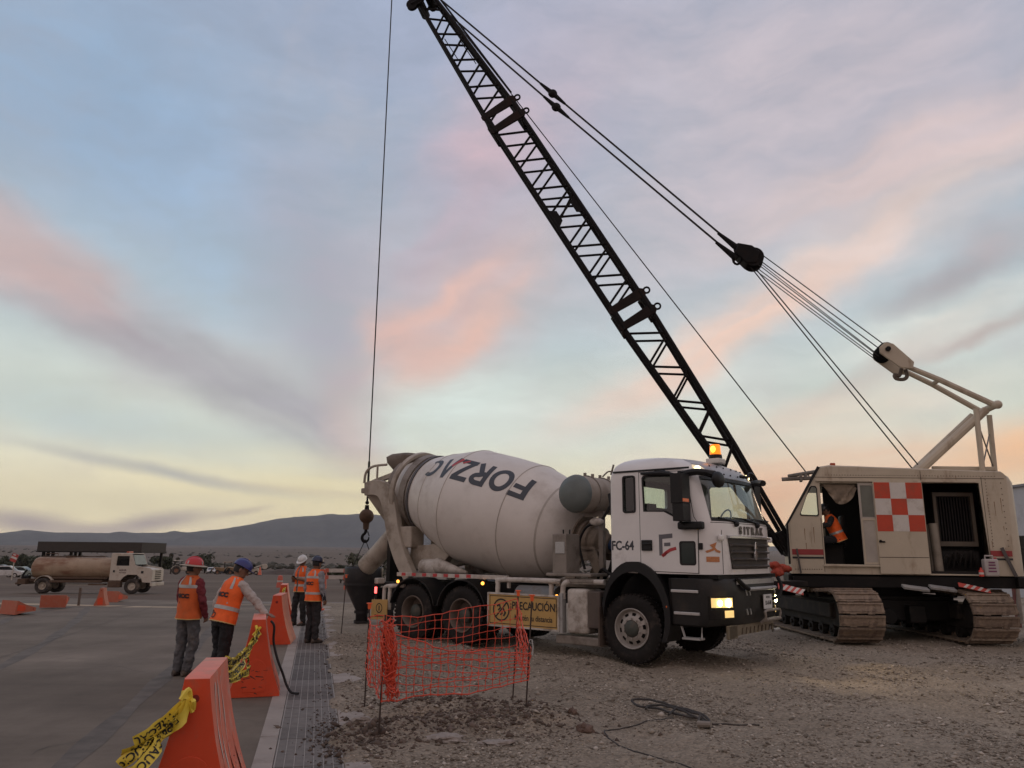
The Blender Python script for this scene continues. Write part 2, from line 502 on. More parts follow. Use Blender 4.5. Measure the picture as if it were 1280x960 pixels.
def stroke(pts, w, n=6):
    """thick polyline in 2D -> list of quads (each quad 4 points), subdivided along"""
    out = []
    pts = [Vector((p[0], p[1])) for p in pts]
    m = len(pts)
    offs = []
    for i in range(m):
        if i == 0: d = pts[1] - pts[0]
        elif i == m - 1: d = pts[-1] - pts[-2]
        else: d = (pts[i + 1] - pts[i]).normalized() + (pts[i] - pts[i - 1]).normalized()
        d.normalize(); nrm = Vector((-d.y, d.x))
        k = 1.0
        if 0 < i < m - 1:
            e = (pts[i + 1] - pts[i]).normalized(); k = 1 / max(0.35, abs(nrm.dot(Vector((-e.y, e.x)))))
        offs.append(nrm * w / 2 * k)
    for i in range(m - 1):
        for j in range(n):
            a, b = j / n, (j + 1) / n
            pa, pb = pts[i].lerp(pts[i + 1], a), pts[i].lerp(pts[i + 1], b)
            oa, ob = offs[i].lerp(offs[i + 1], a), offs[i].lerp(offs[i + 1], b)
            out.append([pa - oa, pb - ob, pb + ob, pa + oa])
    return out


def arc(cx, cy, rx, ry, a0, a1, n=14):
    return [(cx + rx * cos(R(a0 + (a1 - a0) * i / n)), cy + ry * sin(R(a0 + (a1 - a0) * i / n))) for i in range(n + 1)]


def rrect(x0, y0, x1, y1, r, n=4):
    pts = []
    for cx, cy, a in ((x1 - r, y0 + r, -90), (x1 - r, y1 - r, 0), (x0 + r, y1 - r, 90), (x0 + r, y0 + r, 180)):
        pts += [(cx + r * cos(R(a + 90 * i / n)), cy + r * sin(R(a + 90 * i / n))) for i in range(n + 1)]
    return pts


def smooth_path(pts, n=6):
    """Catmull-Rom through the points"""
    P = [Vector(p) for p in pts]; out = []
    for i in range(len(P) - 1):
        p0, p1, p2, p3 = P[max(i - 1, 0)], P[i], P[i + 1], P[min(i + 2, len(P) - 1)]
        for j in range(n):
            t = j / n
            out.append(0.5 * ((2 * p1) + (p2 - p0) * t + (2 * p0 - 5 * p1 + 4 * p2 - p3) * t * t + (-p0 + 3 * p1 - 3 * p2 + p3) * t ** 3))
    out.append(P[-1])
    return out


def remeshed(mb, name, mat, voxel=0.012, parent=None, smooth_it=4, disp=0.0, dsize=0.1, decimate=None):
    """one continuous skin over the overlapping solids in mb"""
    me = mb.mesh(name, mat, 0)
    o = bpy.data.objects.new(name, me); COL.objects.link(o)
    r = o.modifiers.new('r', 'REMESH'); r.mode = 'VOXEL'; r.voxel_size = voxel
    if smooth_it:
        sm = o.modifiers.new('s', 'SMOOTH'); sm.factor = 0.5; sm.iterations = smooth_it
    if disp:
        tx = bpy.data.textures.get('wrinkle%.3f' % dsize) or bpy.data.textures.new('wrinkle%.3f' % dsize, 'CLOUDS')
        tx.noise_scale = dsize
        d = o.modifiers.new('d', 'DISPLACE'); d.texture = tx; d.strength = disp; d.mid_level = 0.5; d.texture_coords = 'LOCAL'
    if decimate:
        dc = o.modifiers.new('dc', 'DECIMATE'); dc.ratio = decimate
    dg = bpy.context.evaluated_depsgraph_get()
    new = bpy.data.meshes.new_from_object(o.evaluated_get(dg))
    new.name = name
    bpy.data.objects.remove(o); bpy.data.meshes.remove(me)
    new.materials.clear(); new.materials.append(mat)
    new.shade_smooth()
    return link(name, new, parent)


GZY, GZZ = [-50, 26, 46, 110, 150, 220, 400, 900, 2500, 5200], [0, 0, -0.68, -1.7, -2.5, -4.3, -5.0, -2.0, 12.0, 40.0]


def gz(y):
    """height of the ground: level at the work site, falling away beyond the road"""
    return float(np.interp(y, GZY, GZZ))


# ================================================================== THE SETTING
def vnoise(x, y, seed=0):
    """smooth value noise on numpy arrays, 0..1"""
    xi, yi = np.floor(x).astype(np.int64), np.floor(y).astype(np.int64)
    fx, fy = x - xi, y - yi
    fx, fy = fx * fx * (3 - 2 * fx), fy * fy * (3 - 2 * fy)
    def h(a, b):
        n = (a * 374761393 + b * 668265263 + seed * 974634777) & 0x7fffffff
        n = ((n ^ (n >> 13)) * 1274126177) & 0x7fffffff
        return ((n ^ (n >> 16)) & 0xffff) / 65535.0
    return (h(xi, yi) * (1 - fx) + h(xi + 1, yi) * fx) * (1 - fy) + (h(xi, yi + 1) * (1 - fx) + h(xi + 1, yi + 1) * fx) * fy


def fbm(x, y, octv=4, seed=0):
    s, a, t = 0, 0.5, 0
    for o in range(octv):
        s = s + a * vnoise(x * 2 ** o, y * 2 ** o, seed + o * 17); t += a; a *= 0.5
    return s / t


def grid_mesh(name, X, Y, Z, mat, smooth=True):
    r, c = X.shape
    me = bpy.data.meshes.new(name)
    co = np.stack([X, Y, Z], -1).reshape(-1, 3).astype(np.float32)
    i = np.arange(r * c).reshape(r, c)
    q = np.stack([i[:-1, :-1], i[:-1, 1:], i[1:, 1:], i[1:, :-1]], -1).reshape(-1, 4)
    me.vertices.add(len(co)); me.vertices.foreach_set('co', co.ravel())
    me.loops.add(q.size); me.loops.foreach_set('vertex_index', q.ravel().astype(np.int32))
    me.polygons.add(len(q)); me.polygons.foreach_set('loop_start', np.arange(0, q.size, 4, dtype=np.int32))
    me.update(calc_edges=True); me.validate()
    me.materials.append(mat)
    if smooth: me.shade_smooth()
    return me


def ground_mat(name, stops, scales, rough=0.95, bump=0.4, pebble=0.0, pscale=40, big=None):
    m = bpy.data.materials.new(name); m.use_nodes = True
    nt = m.node_tree; N, Lk = nt.nodes.new, nt.links.new
    b = nt.nodes['Principled BSDF']; b.inputs['Roughness'].default_value = rough
    b.inputs['Specular IOR Level'].default_value = 0.25
    tc = N('ShaderNodeTexCoord'); vec = tc.outputs['Object']
    acc = None
    for s, w, st in scales:
        mp = N('ShaderNodeMapping'); mp.inputs['Rotation'].default_value = (0, 0, R(st[2])); mp.inputs['Scale'].default_value = (st[0], st[1], 1)
        Lk(vec, mp.inputs['Vector'])
        n = N('ShaderNodeTexNoise'); n.inputs['Scale'].default_value = s; n.inputs['Detail'].default_value = 7; n.inputs['Roughness'].default_value = 0.65
        Lk(mp.outputs[0], n.inputs['Vector'])
        k = N('ShaderNodeMath'); k.operation = 'MULTIPLY_ADD'; Lk(n.outputs['Fac'], k.inputs[0]); k.inputs[1].default_value = w
        if acc is None: k.inputs[2].default_value = 0
        else: Lk(acc, k.inputs[2])
        acc = k.outputs[0]
    tot = sum(s[1] for s in scales)
    mr = N('ShaderNodeMapRange'); Lk(acc, mr.inputs[0]); mr.inputs[1].default_value = tot * 0.32; mr.inputs[2].default_value = tot * 0.68
    cr = N('ShaderNodeValToRGB'); Lk(mr.outputs[0], cr.inputs[0])
    e = cr.color_ramp.elements
    while len(e) < len(stops): e.new(0.5)
    for q, (p, c) in zip(e, stops): q.position = p; q.color = tuple(c) + (1,)
    col = cr.outputs[0]
    h = acc
    if pebble:
        v = N('ShaderNodeTexVoronoi'); v.inputs['Scale'].default_value = pscale; Lk(vec, v.inputs['Vector'])
        vm = N('ShaderNodeMapRange'); Lk(v.outputs['Color'], vm.inputs[0])
        vm.inputs[3].default_value = 1 - pebble; vm.inputs[4].default_value = 1 + pebble
        sc = N('ShaderNodeVectorMath'); sc.operation = 'SCALE'; Lk(col, sc.inputs[0]); Lk(vm.outputs[0], sc.inputs['Scale'])
        col = sc.outputs[0]
        hh = N('ShaderNodeMath'); hh.operation = 'MULTIPLY_ADD'; Lk(v.outputs['Distance'], hh.inputs[0]); hh.inputs[1].default_value = -0.9
        Lk(acc, hh.inputs[2]); h = hh.outputs[0]
    Lk(col, b.inputs['Base Color'])
    if bump:
        bp = N('ShaderNodeBump'); bp.inputs['Strength'].default_value = bump; bp.inputs['Distance'].default_value = 0.02
        Lk(h, bp.inputs['Height']); Lk(bp.outputs[0], b.inputs['Normal'])
    MATS[name] = m
    return m


dirt_mat = ground_mat('dirt', [(0, (0.065, 0.047, 0.036)), (0.45, (0.115, 0.085, 0.065)), (0.75, (0.165, 0.126, 0.097)), (1, (0.22, 0.178, 0.14))],
                      [(0.05, 1.0, (0.25, 1.2, 4)), (0.4, 0.45, (0.3, 1, 0)), (6, 0.25, (1, 1, 0))], bump=0.5)
plain_mat = dirt_mat
road_mat = ground_mat('road_surface', [(0, (0.084, 0.067, 0.052)), (0.4, (0.138, 0.112, 0.087)), (0.7, (0.194, 0.159, 0.126)), (1, (0.285, 0.238, 0.19))],
                      [(0.42, 1.0, (0.10, 1.0, -38)), (0.9, 0.8, (1, 0.6, 20)), (60, 0.22, (1, 1, 0)), (9, 0.15, (1, 1, 0))], rough=0.85, bump=0.12)
gravel_mat = ground_mat('gravel', [(0, (0.140, 0.110, 0.080)), (0.4, (0.246, 0.202, 0.153)), (0.72, (0.325, 0.272, 0.212)), (1, (0.42, 0.36, 0.29))],
                        [(0.30, 1.5, (0.35, 1, -14)), (2.2, 0.5, (1, 1, 0)), (14, 0.35, (1, 1, 0)), (50, 0.4, (1, 1, 0))], bump=0.9, pebble=0.32, pscale=34)
conc_mat = ground_mat('old_concrete', [(0, (0.22, 0.19, 0.165)), (0.5, (0.30, 0.265, 0.235)), (1, (0.37, 0.335, 0.30))],
                      [(1.2, 1, (1, 1, 0)), (9, 0.5, (1, 1, 0)), (70, 0.3, (1, 1, 0))], rough=0.85, bump=0.2)

# ---- bare earth out to the foot of the hills
ys = np.concatenate([np.linspace(-280, 26, 16), np.geomspace(27, 7000, 70)])
xs = np.concatenate([-np.geomspace(6500, 3, 40), np.geomspace(3, 6500, 40)])
X, Y = np.meshgrid(xs, ys)
Z = np.interp(Y, GZY, GZZ) - 0.07
far = np.clip((Y - 300) / 2500, 0, 1)
Z = Z + far * 22 * (fbm(X / 700 + 3, Y / 500, 4, 5) - 0.5) + np.clip((Y - 30) / 60, 0, 1) * np.clip((400 - Y) / 300, 0, 1) * 0.35 * (fbm(X / 14, Y / 10, 3, 8) - 0.5)
tag(link('ground', grid_mesh('ground', X, Y, Z, dirt_mat)), kind='structure')

# ---- the dark hills to the west
PROFILE = [(-45, 0.8), (-37.0, 0.9), (-33.1, 1.0), (-31.7, 1.24), (-30.6, 1.12), (-27.9, 1.13), (-22.7, 1.23), (-19.6, 1.61), (-16.5, 2.33),
           (-13.8, 2.58), (-11.0, 2.72), (-6.9, 2.63), (0, 2.2), (7.1, 1.3), (15, 0.75), (26, 0.5), (40, 0.6), (70, 0.7)]
az = np.linspace(-70, 70, 420); rr = np.linspace(0, 1, 40)
A, T = np.meshgrid(az, rr)
Ht = 5600 * np.tan(np.radians(np.interp(A, [p[0] for p in PROFILE], [p[1] for p in PROFILE]))) + 1.7
Dist = 4300 + 1300 * np.minimum(T / 0.75, 1) + 900 * np.maximum(T - 0.75, 0)
shape = np.sin(np.clip(T / 0.75, 0, 1) * pi / 2) ** 1.3 * np.where(T > 0.75, 1 - (T - 0.75) * 1.2, 1)
gul = (fbm(A * 0.9, T * 3, 5, 3) - 0.5)
Zh = Ht * shape + gul * 90 * np.sin(np.clip(T / 0.75, 0, 1) * pi) + (fbm(A * 3, T * 2, 3, 9) - 0.5) * 7 * shape
Zh = Zh - 10 * (1 - np.clip(T * 8, 0, 1))
hill_mat = ground_mat('hazed_hill_scrub', [(0, (0.055, 0.060, 0.062)), (0.5, (0.085, 0.089, 0.090)), (1, (0.13, 0.128, 0.122))],  # scrub tones, made lighter and bluer to put distance haze into the colour
                      [(0.004, 1, (1, 1, 0)), (0.03, 0.5, (1, 1, 0))], bump=0.0)
tag(link('hills', grid_mesh('hills', Dist * np.sin(np.radians(A)), Dist * np.cos(np.radians(A)), Zh, hill_mat)), kind='structure')

# ---- road along the left, drain beside it, gravel yard to the right
DA = radians(13.9)
DO = np.array([-1.903, 6.724]); DD = np.array([-sin(DA), cos(DA)]); DN = np.array([cos(DA), sin(DA)])


def dr(t, w, z=0.0):
    p = DO + DD * t + DN * w
    return (float(p[0]), float(p[1]), z)


mb = MB()
t1 = 20.8
edge = [dr(-10, -0.17)[:2], dr(t1, -0.17)[:2], (-9.0, 27.3), (-15, 29.0), (-26, 31.0), (-60, 36), (-60, -6)]
mb.plate(edge, [], 2, -0.06, 0.0)
tag(mb.build('road', road_mat, None, smooth=0), kind='structure')
# shallow joints sawn across the slabs of the road
jm = M('joint_filler', (0.085, 0.078, 0.073), 0.9)
mb = MB()
for w in (-4.6,):
    a, b = np.array(dr(-6, w)[:2]), np.array(dr(20, w)[:2]); n = DN * 0.005
    mb.add([(*(a - n), 0.006), (*(a + n), 0.006), (*(b + n), 0.006), (*(b - n), 0.006)], [(0, 1, 2, 3)])
tag(mb.build('road_joints', jm, None, smooth=0), kind='structure')
random.seed(9)
mb = MB()
for k in range(26):      # hairline cracks
    p = np.array(dr(random.uniform(-3, 18), random.uniform(-9, -0.6))[:2]); a = random.uniform(0, 6.28); L = []
    for q in range(random.randint(5, 11)):
        a += random.uniform(-0.6, 0.6); p = p + np.array([cos(a), sin(a)]) * random.uniform(0.12, 0.3); L.append(p.copy())
    for (p0, p1) in zip(L, L[1:]):
        d = (p1 - p0) / np.linalg.norm(p1 - p0); n = np.array([-d[1], d[0]]) * random.uniform(0.002, 0.005)
        mb.add([(*(p0 - n), 0.003), (*(p1 - n), 0.003), (*(p1 + n), 0.003), (*(p0 + n), 0.003)], [(0, 1, 2, 3)])
tag(mb.build('road_cracks', jm, None, smooth=0), kind='structure')
tyre_mark = M('tyre_mark', (0.112, 0.094, 0.078), 0.85, var=0.35, scale=3)
for k, (w0, w1, bend) in enumerate(((-3.6, -6.5, 0.8), (-5.2, -8.1, 0.8), (-1.6, -2.3, 0.2), (-8.5, -6.9, -1.0))):
    mb = MB(); L = []
    for q in range(30):
        f = q / 29; t_ = -6 + 26 * f; w_ = w0 + (w1 - w0) * f + bend * sin(f * 3.1); h = 0.10 + 0.03 * sin(q * 1.7)
        L.append([dr(t_, w_ - h, 0.0022), dr(t_, w_ + h, 0.0022)])
    for q in range(29):
        mb.add([L[q][0], L[q][1], L[q + 1][1], L[q + 1][0]], [(0, 1, 2, 3)])
    tag(mb.build('tyre_track', tyre_mark, None, smooth=0), kind='structure')
# a band of pale concrete where the side road crosses
mb = MB()
mb.add([(-40, 31.6, gz(31.6) - 0.03), (-8.2, 28.2, -0.02 + gz(28.2)), (14, 28.0, gz(28) - 0.02), (14, 30.4, gz(30.4) - 0.02), (-8.0, 31.2, gz(31.2) - 0.02), (-40, 34.6, gz(34.6) - 0.02)],
       [(0, 1, 4, 5), (1, 2, 3, 4)])
tag(mb.build('crossing_road', M('pale_crossing', (0.19, 0.165, 0.145), 0.9, var=0.25, scale=0.5, dirt=(0.11, 0.085, 0.065), damt=0.5, dscale=0.35), None, 0), kind='structure')
pm = M('dry_cement', (0.42, 0.33, 0.23), 0.9, var=0.2, scale=1.5)
for k, pts in enumerate(([(-17.6, 25.6), (-12.5, 24.9), (-12.1, 25.3), (-17.6, 26.4)], [(-12.0, 24.6), (-9.8, 24.7), (-9.6, 25.0), (-11.8, 25.2)], [(-9.6, 26.0), (-6.9, 26.3), (-6.9, 26.45), (-9.7, 26.2)])):
    mb = MB(); mb.add([(x, y, 0.004) for x, y in pts], [(0, 1, 2, 3)])
    tag(mb.build('spilled_cement', pm, None, 0), kind='structure')

# drain: channel with a concrete border and a row of gratings
mb = MB()
mb.add([dr(-8, 0, -0.05), dr(-8, 0.56, -0.05), dr(21.2, 0.56, -0.05), dr(21.2, 0, -0.05)], [(0, 1, 2, 3)])
drain = tag(mb.build('trench_drain', M('drain_dark', (0.03, 0.028, 0.027), 0.9), None, 0), kind='structure')
kerb_m = M('border_concrete', (0.33, 0.285, 0.25), 0.85, var=0.12, scale=2, dirt=(0.20, 0.165, 0.14), damt=0.4, dscale=2.5, bump=0.15)
mb = MB()
x = -8.0; i = 0
while x < 21:
    L = 1.52
    mb = MB()
    mb.add([dr(x, -0.17, -0.05), dr(x, -0.006, -0.05), dr(x + L - 0.012, -0.006, -0.05), dr(x + L - 0.012, -0.17, -0.05),
            dr(x, -0.17, 0.006), dr(x, -0.006, 0.006), dr(x + L - 0.012, -0.006, 0.006), dr(x + L - 0.012, -0.17, 0.006)],
           [(0, 1, 2, 3), (4, 5, 6, 7), (0, 1, 5, 4), (1, 2, 6, 5), (2, 3, 7, 6), (3, 0, 4, 7)])
    mb.build('border_slab', kerb_m, drain, 0, bevel=0.004)
    x += L
# the far border is broken: uneven chunks half under the gravel
random.seed(3)
x = -3.0
while x < 19:
    L = random.uniform(0.3, 0.75)
    if random.random() < 0.8:
        w1, w2, w3 = 0.56 + random.uniform(0.08, 0.2), 0.56 + random.uniform(0.06, 0.22), 0.56 + random.uniform(0.1, 0.3)
        if 5.0 > x > 0.2: w1 += 0.06; w2 += 0.1; w3 += 0.12
        top = random.uniform(0.0, 0.018)
        poly = [dr(x, 0.566)[:2], dr(x, w1)[:2], dr(x + L * 0.5, w3)[:2], dr(x + L - 0.02, w2)[:2], dr(x + L - 0.02, 0.566)[:2]]
        mb = MB(); mb.prism(poly, 2, -0.06, top)
        mb.build('broken_slab', kerb_m, drain, 0, bevel=0.012)
    x += L
# grates: slats between pale seams
tones = [M('grate_grey_%s' % n, c, 0.85, 0.0, spec=0.2, var=0.18, scale=9, dirt=(0.19, 0.165, 0.145), damt=0.38, dscale=5)
         for n, c in (('dark', (0.125, 0.113, 0.104)), ('mid', (0.155, 0.142, 0.131)), ('pale', (0.19, 0.174, 0.16)))]
seam_m = M('grate_seam', (0.30, 0.275, 0.25), 0.8, 0.0, var=0.12, scale=20)
gmesh, smesh = [], []
GL, NS = 0.50, 7
ct, st_ = cos(DA), sin(DA)
for tn in tones:
    mb = MB(); pitch = 0.55 / NS
    for k in range(NS):
        mb.box((0.005 + pitch * (k + 0.5), GL / 2, -0.012), (pitch - 0.006, GL - 0.008, 0.024))
    gmesh.append(mb.mesh('drain_grate', tn, 0))
mb = MB()
for k in range(1, NS):
    mb.box((0.005 + pitch * k, GL / 2, -0.01), (0.0075, GL - 0.004, 0.027))
mb.box((0.0065, GL / 2, -0.01), (0.013, GL, 0.028)); mb.box((0.5535, GL / 2, -0.01), (0.013, GL, 0.028))
seam_mesh = mb.mesh('seam_bars', seam_m, 0)
random.seed(11)
for k in range(58):
    o = link('drain_grate', random.choice(gmesh), drain)
    p = dr(-8 + k * GL, 0)
    o.location = (p[0], p[1], random.uniform(-0.0025, 0.0015)); o.rotation_euler = (0, 0, DA)
    s = link('seam_bars', seam_mesh, o)


# gravel yard: fine relief near the camera, a dug pit with spoil round it
def yard_z(x, y):
    t = (x - DO[0]) * DD[0] + (y - DO[1]) * DD[1]
    w = (x - DO[0]) * DN[0] + (y - DO[1]) * DN[1]
    z = 0.05 * (fbm(x * 0.5, y * 0.5, 3, 1) - 0.5) + 0.045 * (fbm(x * 2.1, y * 2.1, 3, 2) - 0.5) + 0.03 * (fbm(x * 9, y * 9, 3, 4) - 0.5)
    k = np.clip((w - 0.6) / 0.9, 0, 1)
    z = z * (0.35 + 0.65 * k)
    g = lambda cx, cy, sx, sy: np.exp(-((x - cx) / sx) ** 2 - ((y - cy) / sy) ** 2)
    rough = fbm(x * 5, y * 5, 4, 21)
    z = z + 0.14 * g(-0.2, 8.45, 0.75, 0.38) * (0.45 + rough) + 0.10 * g(-1.15, 8.0, 0.35, 0.3) * (0.4 + rough) + 0.13 * g(0.35, 8.4, 0.28, 0.22) * rough
    z = z + 0.09 * g(-0.75, 9.35, 0.7, 0.25) * (0.4 + rough)
    z = z - 0.75 * g(-0.85, 8.72, 0.36, 0.16) - 0.3 * g(-0.3, 8.85, 0.4, 0.14)
    # wheel ruts in front of the mixer
    for w0, k_, wd in ((5.2, 0.25, 0.26), (7.3, 0.3, 0.28), (3.4, -0.3, 0.24), (9.6, 0.2, 0.36)):
        q = (w - w0 - k_ * np.sin(t * 0.4)) / wd
        z = z - 0.045 * np.exp(-q ** 2) + 0.022 * np.exp(-((np.abs(q) - 1.7) / 0.6) ** 2)
    # dirt spilling over the edge of the drain
    z = z + 0.05 * np.exp(-((w - 0.6) / 0.35) ** 2) * np.clip(fbm(x * 2.5 + 5, y * 2.5, 3, 31) - 0.47, 0, 1) * 3.2
    return z


ts = np.concatenate([np.linspace(-6, 0, 70), 0 + np.cumsum(np.linspace(0.03, 0.22, 170))])
ts = ts[ts < 21.5]
ws = 0.44 + np.concatenate([np.linspace(0, 5, 150), 5 + np.cumsum(np.linspace(0.035, 0.6, 110))])
Wg, Tg = np.meshgrid(ws, ts)
Xg = DO[0] + DD[0] * Tg + DN[0] * Wg; Yg = DO[1] + DD[1] * Tg + DN[1] * Wg
Zg = yard_z(Xg, Yg) + 0.004
Zg = np.where(Wg < 0.62, Zg - 0.035 * (0.62 - Wg) / 0.18 * 1.5, Zg)
tag(link('gravel_yard', grid_mesh('gravel_yard', Xg, Yg, Zg, gravel_mat)), kind='structure')


def scatter_stones(name, pts, size, mat, flat=0.6):
    """one mesh of loose angular stones; every stone keeps its own tone"""
    n = len(pts)
    base = np.array([(1, 0, 0), (0, 1, 0), (-1, 0, 0), (0, -1, 0), (0.1, 0.1, 0.75), (0, 0, -0.6)])
    fs = np.array([(0, 1, 4), (1, 2, 4), (2, 3, 4), (3, 0, 4), (1, 0, 5), (2, 1, 5), (3, 2, 5), (0, 3, 5)])
    v = base[None] * (1 + RNG.uniform(-0.35, 0.35, (n, 6, 3))) * size[:, None, None]
    v[..., 2] *= RNG.uniform(flat * 0.6, flat * 1.3, (n, 1))
    v[..., 1] *= RNG.uniform(0.6, 1.0, (n, 1))
    a = RNG.uniform(0, 2 * pi, n); ca, sa = np.cos(a)[:, None], np.sin(a)[:, None]
    tl = RNG.uniform(-0.4, 0.4, (n, 1))
    x, y, z = v[..., 0] * ca - v[..., 1] * sa, v[..., 0] * sa + v[..., 1] * ca, v[..., 2]
    z = z + x * tl
    v = np.stack([x, y, z], -1) + pts[:, None, :]
    f = (fs[None] + (np.arange(n) * 6)[:, None, None]).reshape(-1, 3)
    me = bpy.data.meshes.new(name)
    me.vertices.add(n * 6); me.vertices.foreach_set('co', v.reshape(-1).astype(np.float32))
    me.loops.add(f.size); me.loops.foreach_set('vertex_index', f.ravel().astype(np.int32))
    me.polygons.add(len(f)); me.polygons.foreach_set('loop_start', np.arange(0, f.size, 3, dtype=np.int32))
    me.update(calc_edges=True)
    at = me.attributes.new('tone', 'FLOAT', 'POINT')
    at.data.foreach_set('value', np.repeat(RNG.uniform(0, 1, n), 6).astype(np.float32))
    me.materials.append(mat)
    return tag(link(name, me), kind='stuff')


def tone_mat(name, stops, rough=0.9):
    m = bpy.data.materials.new(name); m.use_nodes = True
    nt = m.node_tree; N, Lk = nt.nodes.new, nt.links.new
    b = nt.nodes['Principled BSDF']; b.inputs['Roughness'].default_value = rough; b.inputs['Specular IOR Level'].default_value = 0.3
    a = N('ShaderNodeAttribute'); a.attribute_name = 'tone'
    cr = N('ShaderNodeValToRGB'); Lk(a.outputs['Fac'], cr.inputs[0])
    e = cr.color_ramp.elements
    while len(e) < len(stops): e.new(0.5)
    for q, (p, c) in zip(e, stops): q.position = p; q.color = tuple(c) + (1,)
    Lk(cr.outputs[0], b.inputs['Base Color'])
    return m


stone_mat = tone_mat('loose_stone', [(0, (0.115, 0.092, 0.070)), (0.3, (0.207, 0.174, 0.138)), (0.7, (0.31, 0.267, 0.217)), (0.92, (0.41, 0.357, 0.297)), (1, (0.53, 0.472, 0.406))])
clod_mat = tone_mat('loose_soil', [(0, (0.065, 0.046, 0.036)), (0.5, (0.11, 0.082, 0.064)), (1, (0.18, 0.14, 0.115))])
n = 100000
yy = np.exp(RNG.uniform(np.log(4.6), np.log(17.5), n)); xx = RNG.uniform(-0.4, 0.75, n) * yy
ww = (xx - DO[0]) * DN[0] + (yy - DO[1]) * DN[1]
tt_ = (xx - DO[0]) * DD[0] + (yy - DO[1]) * DD[1]
lane = np.zeros(n)
for w0, k_, wd in ((5.2, 0.25, 0.30), (7.3, 0.3, 0.32), (3.4, -0.3, 0.28), (9.6, 0.2, 0.4)): lane = np.maximum(lane, np.exp(-((ww - w0 - k_ * np.sin(tt_ * 0.4)) / wd) ** 2))
keep = (RNG.uniform(0, 1, n) > 0.75 * lane) & (ww > 0.62 + 0.2 * RNG.uniform(-0.2, 1, n) ** 2) & (fbm(xx * 1.3, yy * 1.3, 3, 44) > RNG.uniform(0.2, 0.62, n))
xx, yy = xx[keep], yy[keep]; n = len(xx)
size = np.clip(RNG.lognormal(np.log(0.0115), 0.48, n), 0.005, 0.045) * (0.75 + 0.035 * yy)
scatter_stones('gravel_stones', np.stack([xx, yy, yard_z(xx, yy) + 0.004 + size * 0.12], -1), size, stone_mat)
n = 900      # fewer, larger stones
yy = np.exp(RNG.uniform(np.log(5), np.log(16), n)); xx = RNG.uniform(-0.3, 0.7, n) * yy
ww = (xx - DO[0]) * DN[0] + (yy - DO[1]) * DN[1]; k_ = ww > 0.95; xx, yy = xx[k_], yy[k_]; n = len(xx)
size = np.clip(RNG.lognormal(np.log(0.026), 0.35, n), 0.015, 0.075)
scatter_stones('coarse_stones', np.stack([xx, yy, yard_z(xx, yy) + size * 0.15], -1), size, stone_mat, 0.7)
n = 3600
xx = np.concatenate([RNG.normal(-0.35, 0.55, n // 2), RNG.normal(-1.25, 0.22, n // 4), RNG.normal(-0.6, 0.55, n - n // 2 - n // 4)])
yy = np.concatenate([RNG.normal(8.42, 0.32, n // 2), RNG.normal(7.75, 0.35, n // 4), RNG.normal(9.35, 0.25, n - n // 2 - n // 4)])
size = np.clip(RNG.lognormal(np.log(0.016), 0.5, n), 0.006, 0.065)
scatter_stones('excavated_soil', np.stack([xx, yy, yard_z(xx, yy) + size * 0.15], -1), size, clod_mat, 0.85)
# soil kicked onto the gratings
n = 700
tt = np.concatenate([RNG.normal(1.0, 0.55, n // 2), RNG.uniform(-1.5, 14, n - n // 2)]); w_ = 0.56 - np.abs(RNG.normal(0, 0.14, n))
xx = DO[0] + DD[0] * tt + DN[0] * w_; yy = DO[1] + DD[1] * tt + DN[1] * w_
size = np.clip(RNG.lognormal(np.log(0.010), 0.5, n), 0.004, 0.03)
scatter_stones('spilled_soil', np.stack([xx, yy, 0.002 + size * 0.2], -1), size, clod_mat, 0.7)


def lump(name, label, cat, x, y, r, mat, seed, flat=0.7):
    random.seed(seed)
    bm = bmesh.new(); bmesh.ops.create_icosphere(bm, subdivisions=3, radius=1.0)
    o_ = Vector((random.uniform(0, 9), random.uniform(0, 9), random.uniform(0, 9)))
    from mathutils import noise as mn
    for v in bm.verts:
        k = 1 + 0.55 * mn.noise(v.co * 1.3 + o_) + 0.28 * mn.noise(v.co * 3.4 + o_)
        v.co = Vector((v.co.x * r[0] * k, v.co.y * r[1] * k, v.co.z * r[2] * k))
    me = bpy.data.meshes.new(name); bm.to_mesh(me); bm.free(); me.materials.append(mat)
    me.shade_smooth(); me.set_sharp_from_angle(angle=R(28))
    o = link(name, me); z = float(yard_z(np.array([x]), np.array([y]))[0])
    o.location = (x, y, z + r[2] * 0.35)
    return tag(o, label, cat)


soil_lump = M('soil_lump', (0.13, 0.085, 0.065), 0.95, var=0.3, scale=14, bump=0.7, bscale=25)
pale_rock = M('pale_rock', (0.30, 0.265, 0.235), 0.9, var=0.25, scale=12, dirt=(0.16, 0.125, 0.10), damt=0.5, dscale=9, bump=0.5)
lump('dirt_clod', 'reddish brown clod of earth alone on the gravel right of the netting', 'clod', 0.74, 8.0, (0.085, 0.07, 0.055), soil_lump, 1)
lump('dirt_clod', 'smaller brown clod of earth on the gravel behind the larger clod', 'clod', 0.71, 9.15, (0.05, 0.045, 0.05), soil_lump, 2)
lump('flat_stone', 'pale flat stone half buried in front of the dug pit, beside the drain', 'stone', -0.60, 7.72, (0.19, 0.11, 0.04), pale_rock, 3)
lump('flat_stone', 'pale flat stone half buried in front of the pit, below the right stakes', 'stone', -0.10, 7.6, (0.16, 0.08, 0.035), pale_rock, 4)
lump('concrete_chunk', 'pale broken concrete chunk lying on the edge of the drain grating', 'rubble', -1.44, 8.02, (0.10, 0.07, 0.045), pale_rock, 6)


# ================================================================== THE CONCRETE MIXER TRUCK
TRUCK = thing('concrete_mixer_truck', 'white concrete mixer truck with a tilted pale drum and its headlights on', 'mixer truck',
              (2.74, 13.88, 0), R(-39.64))
HW = 1.23


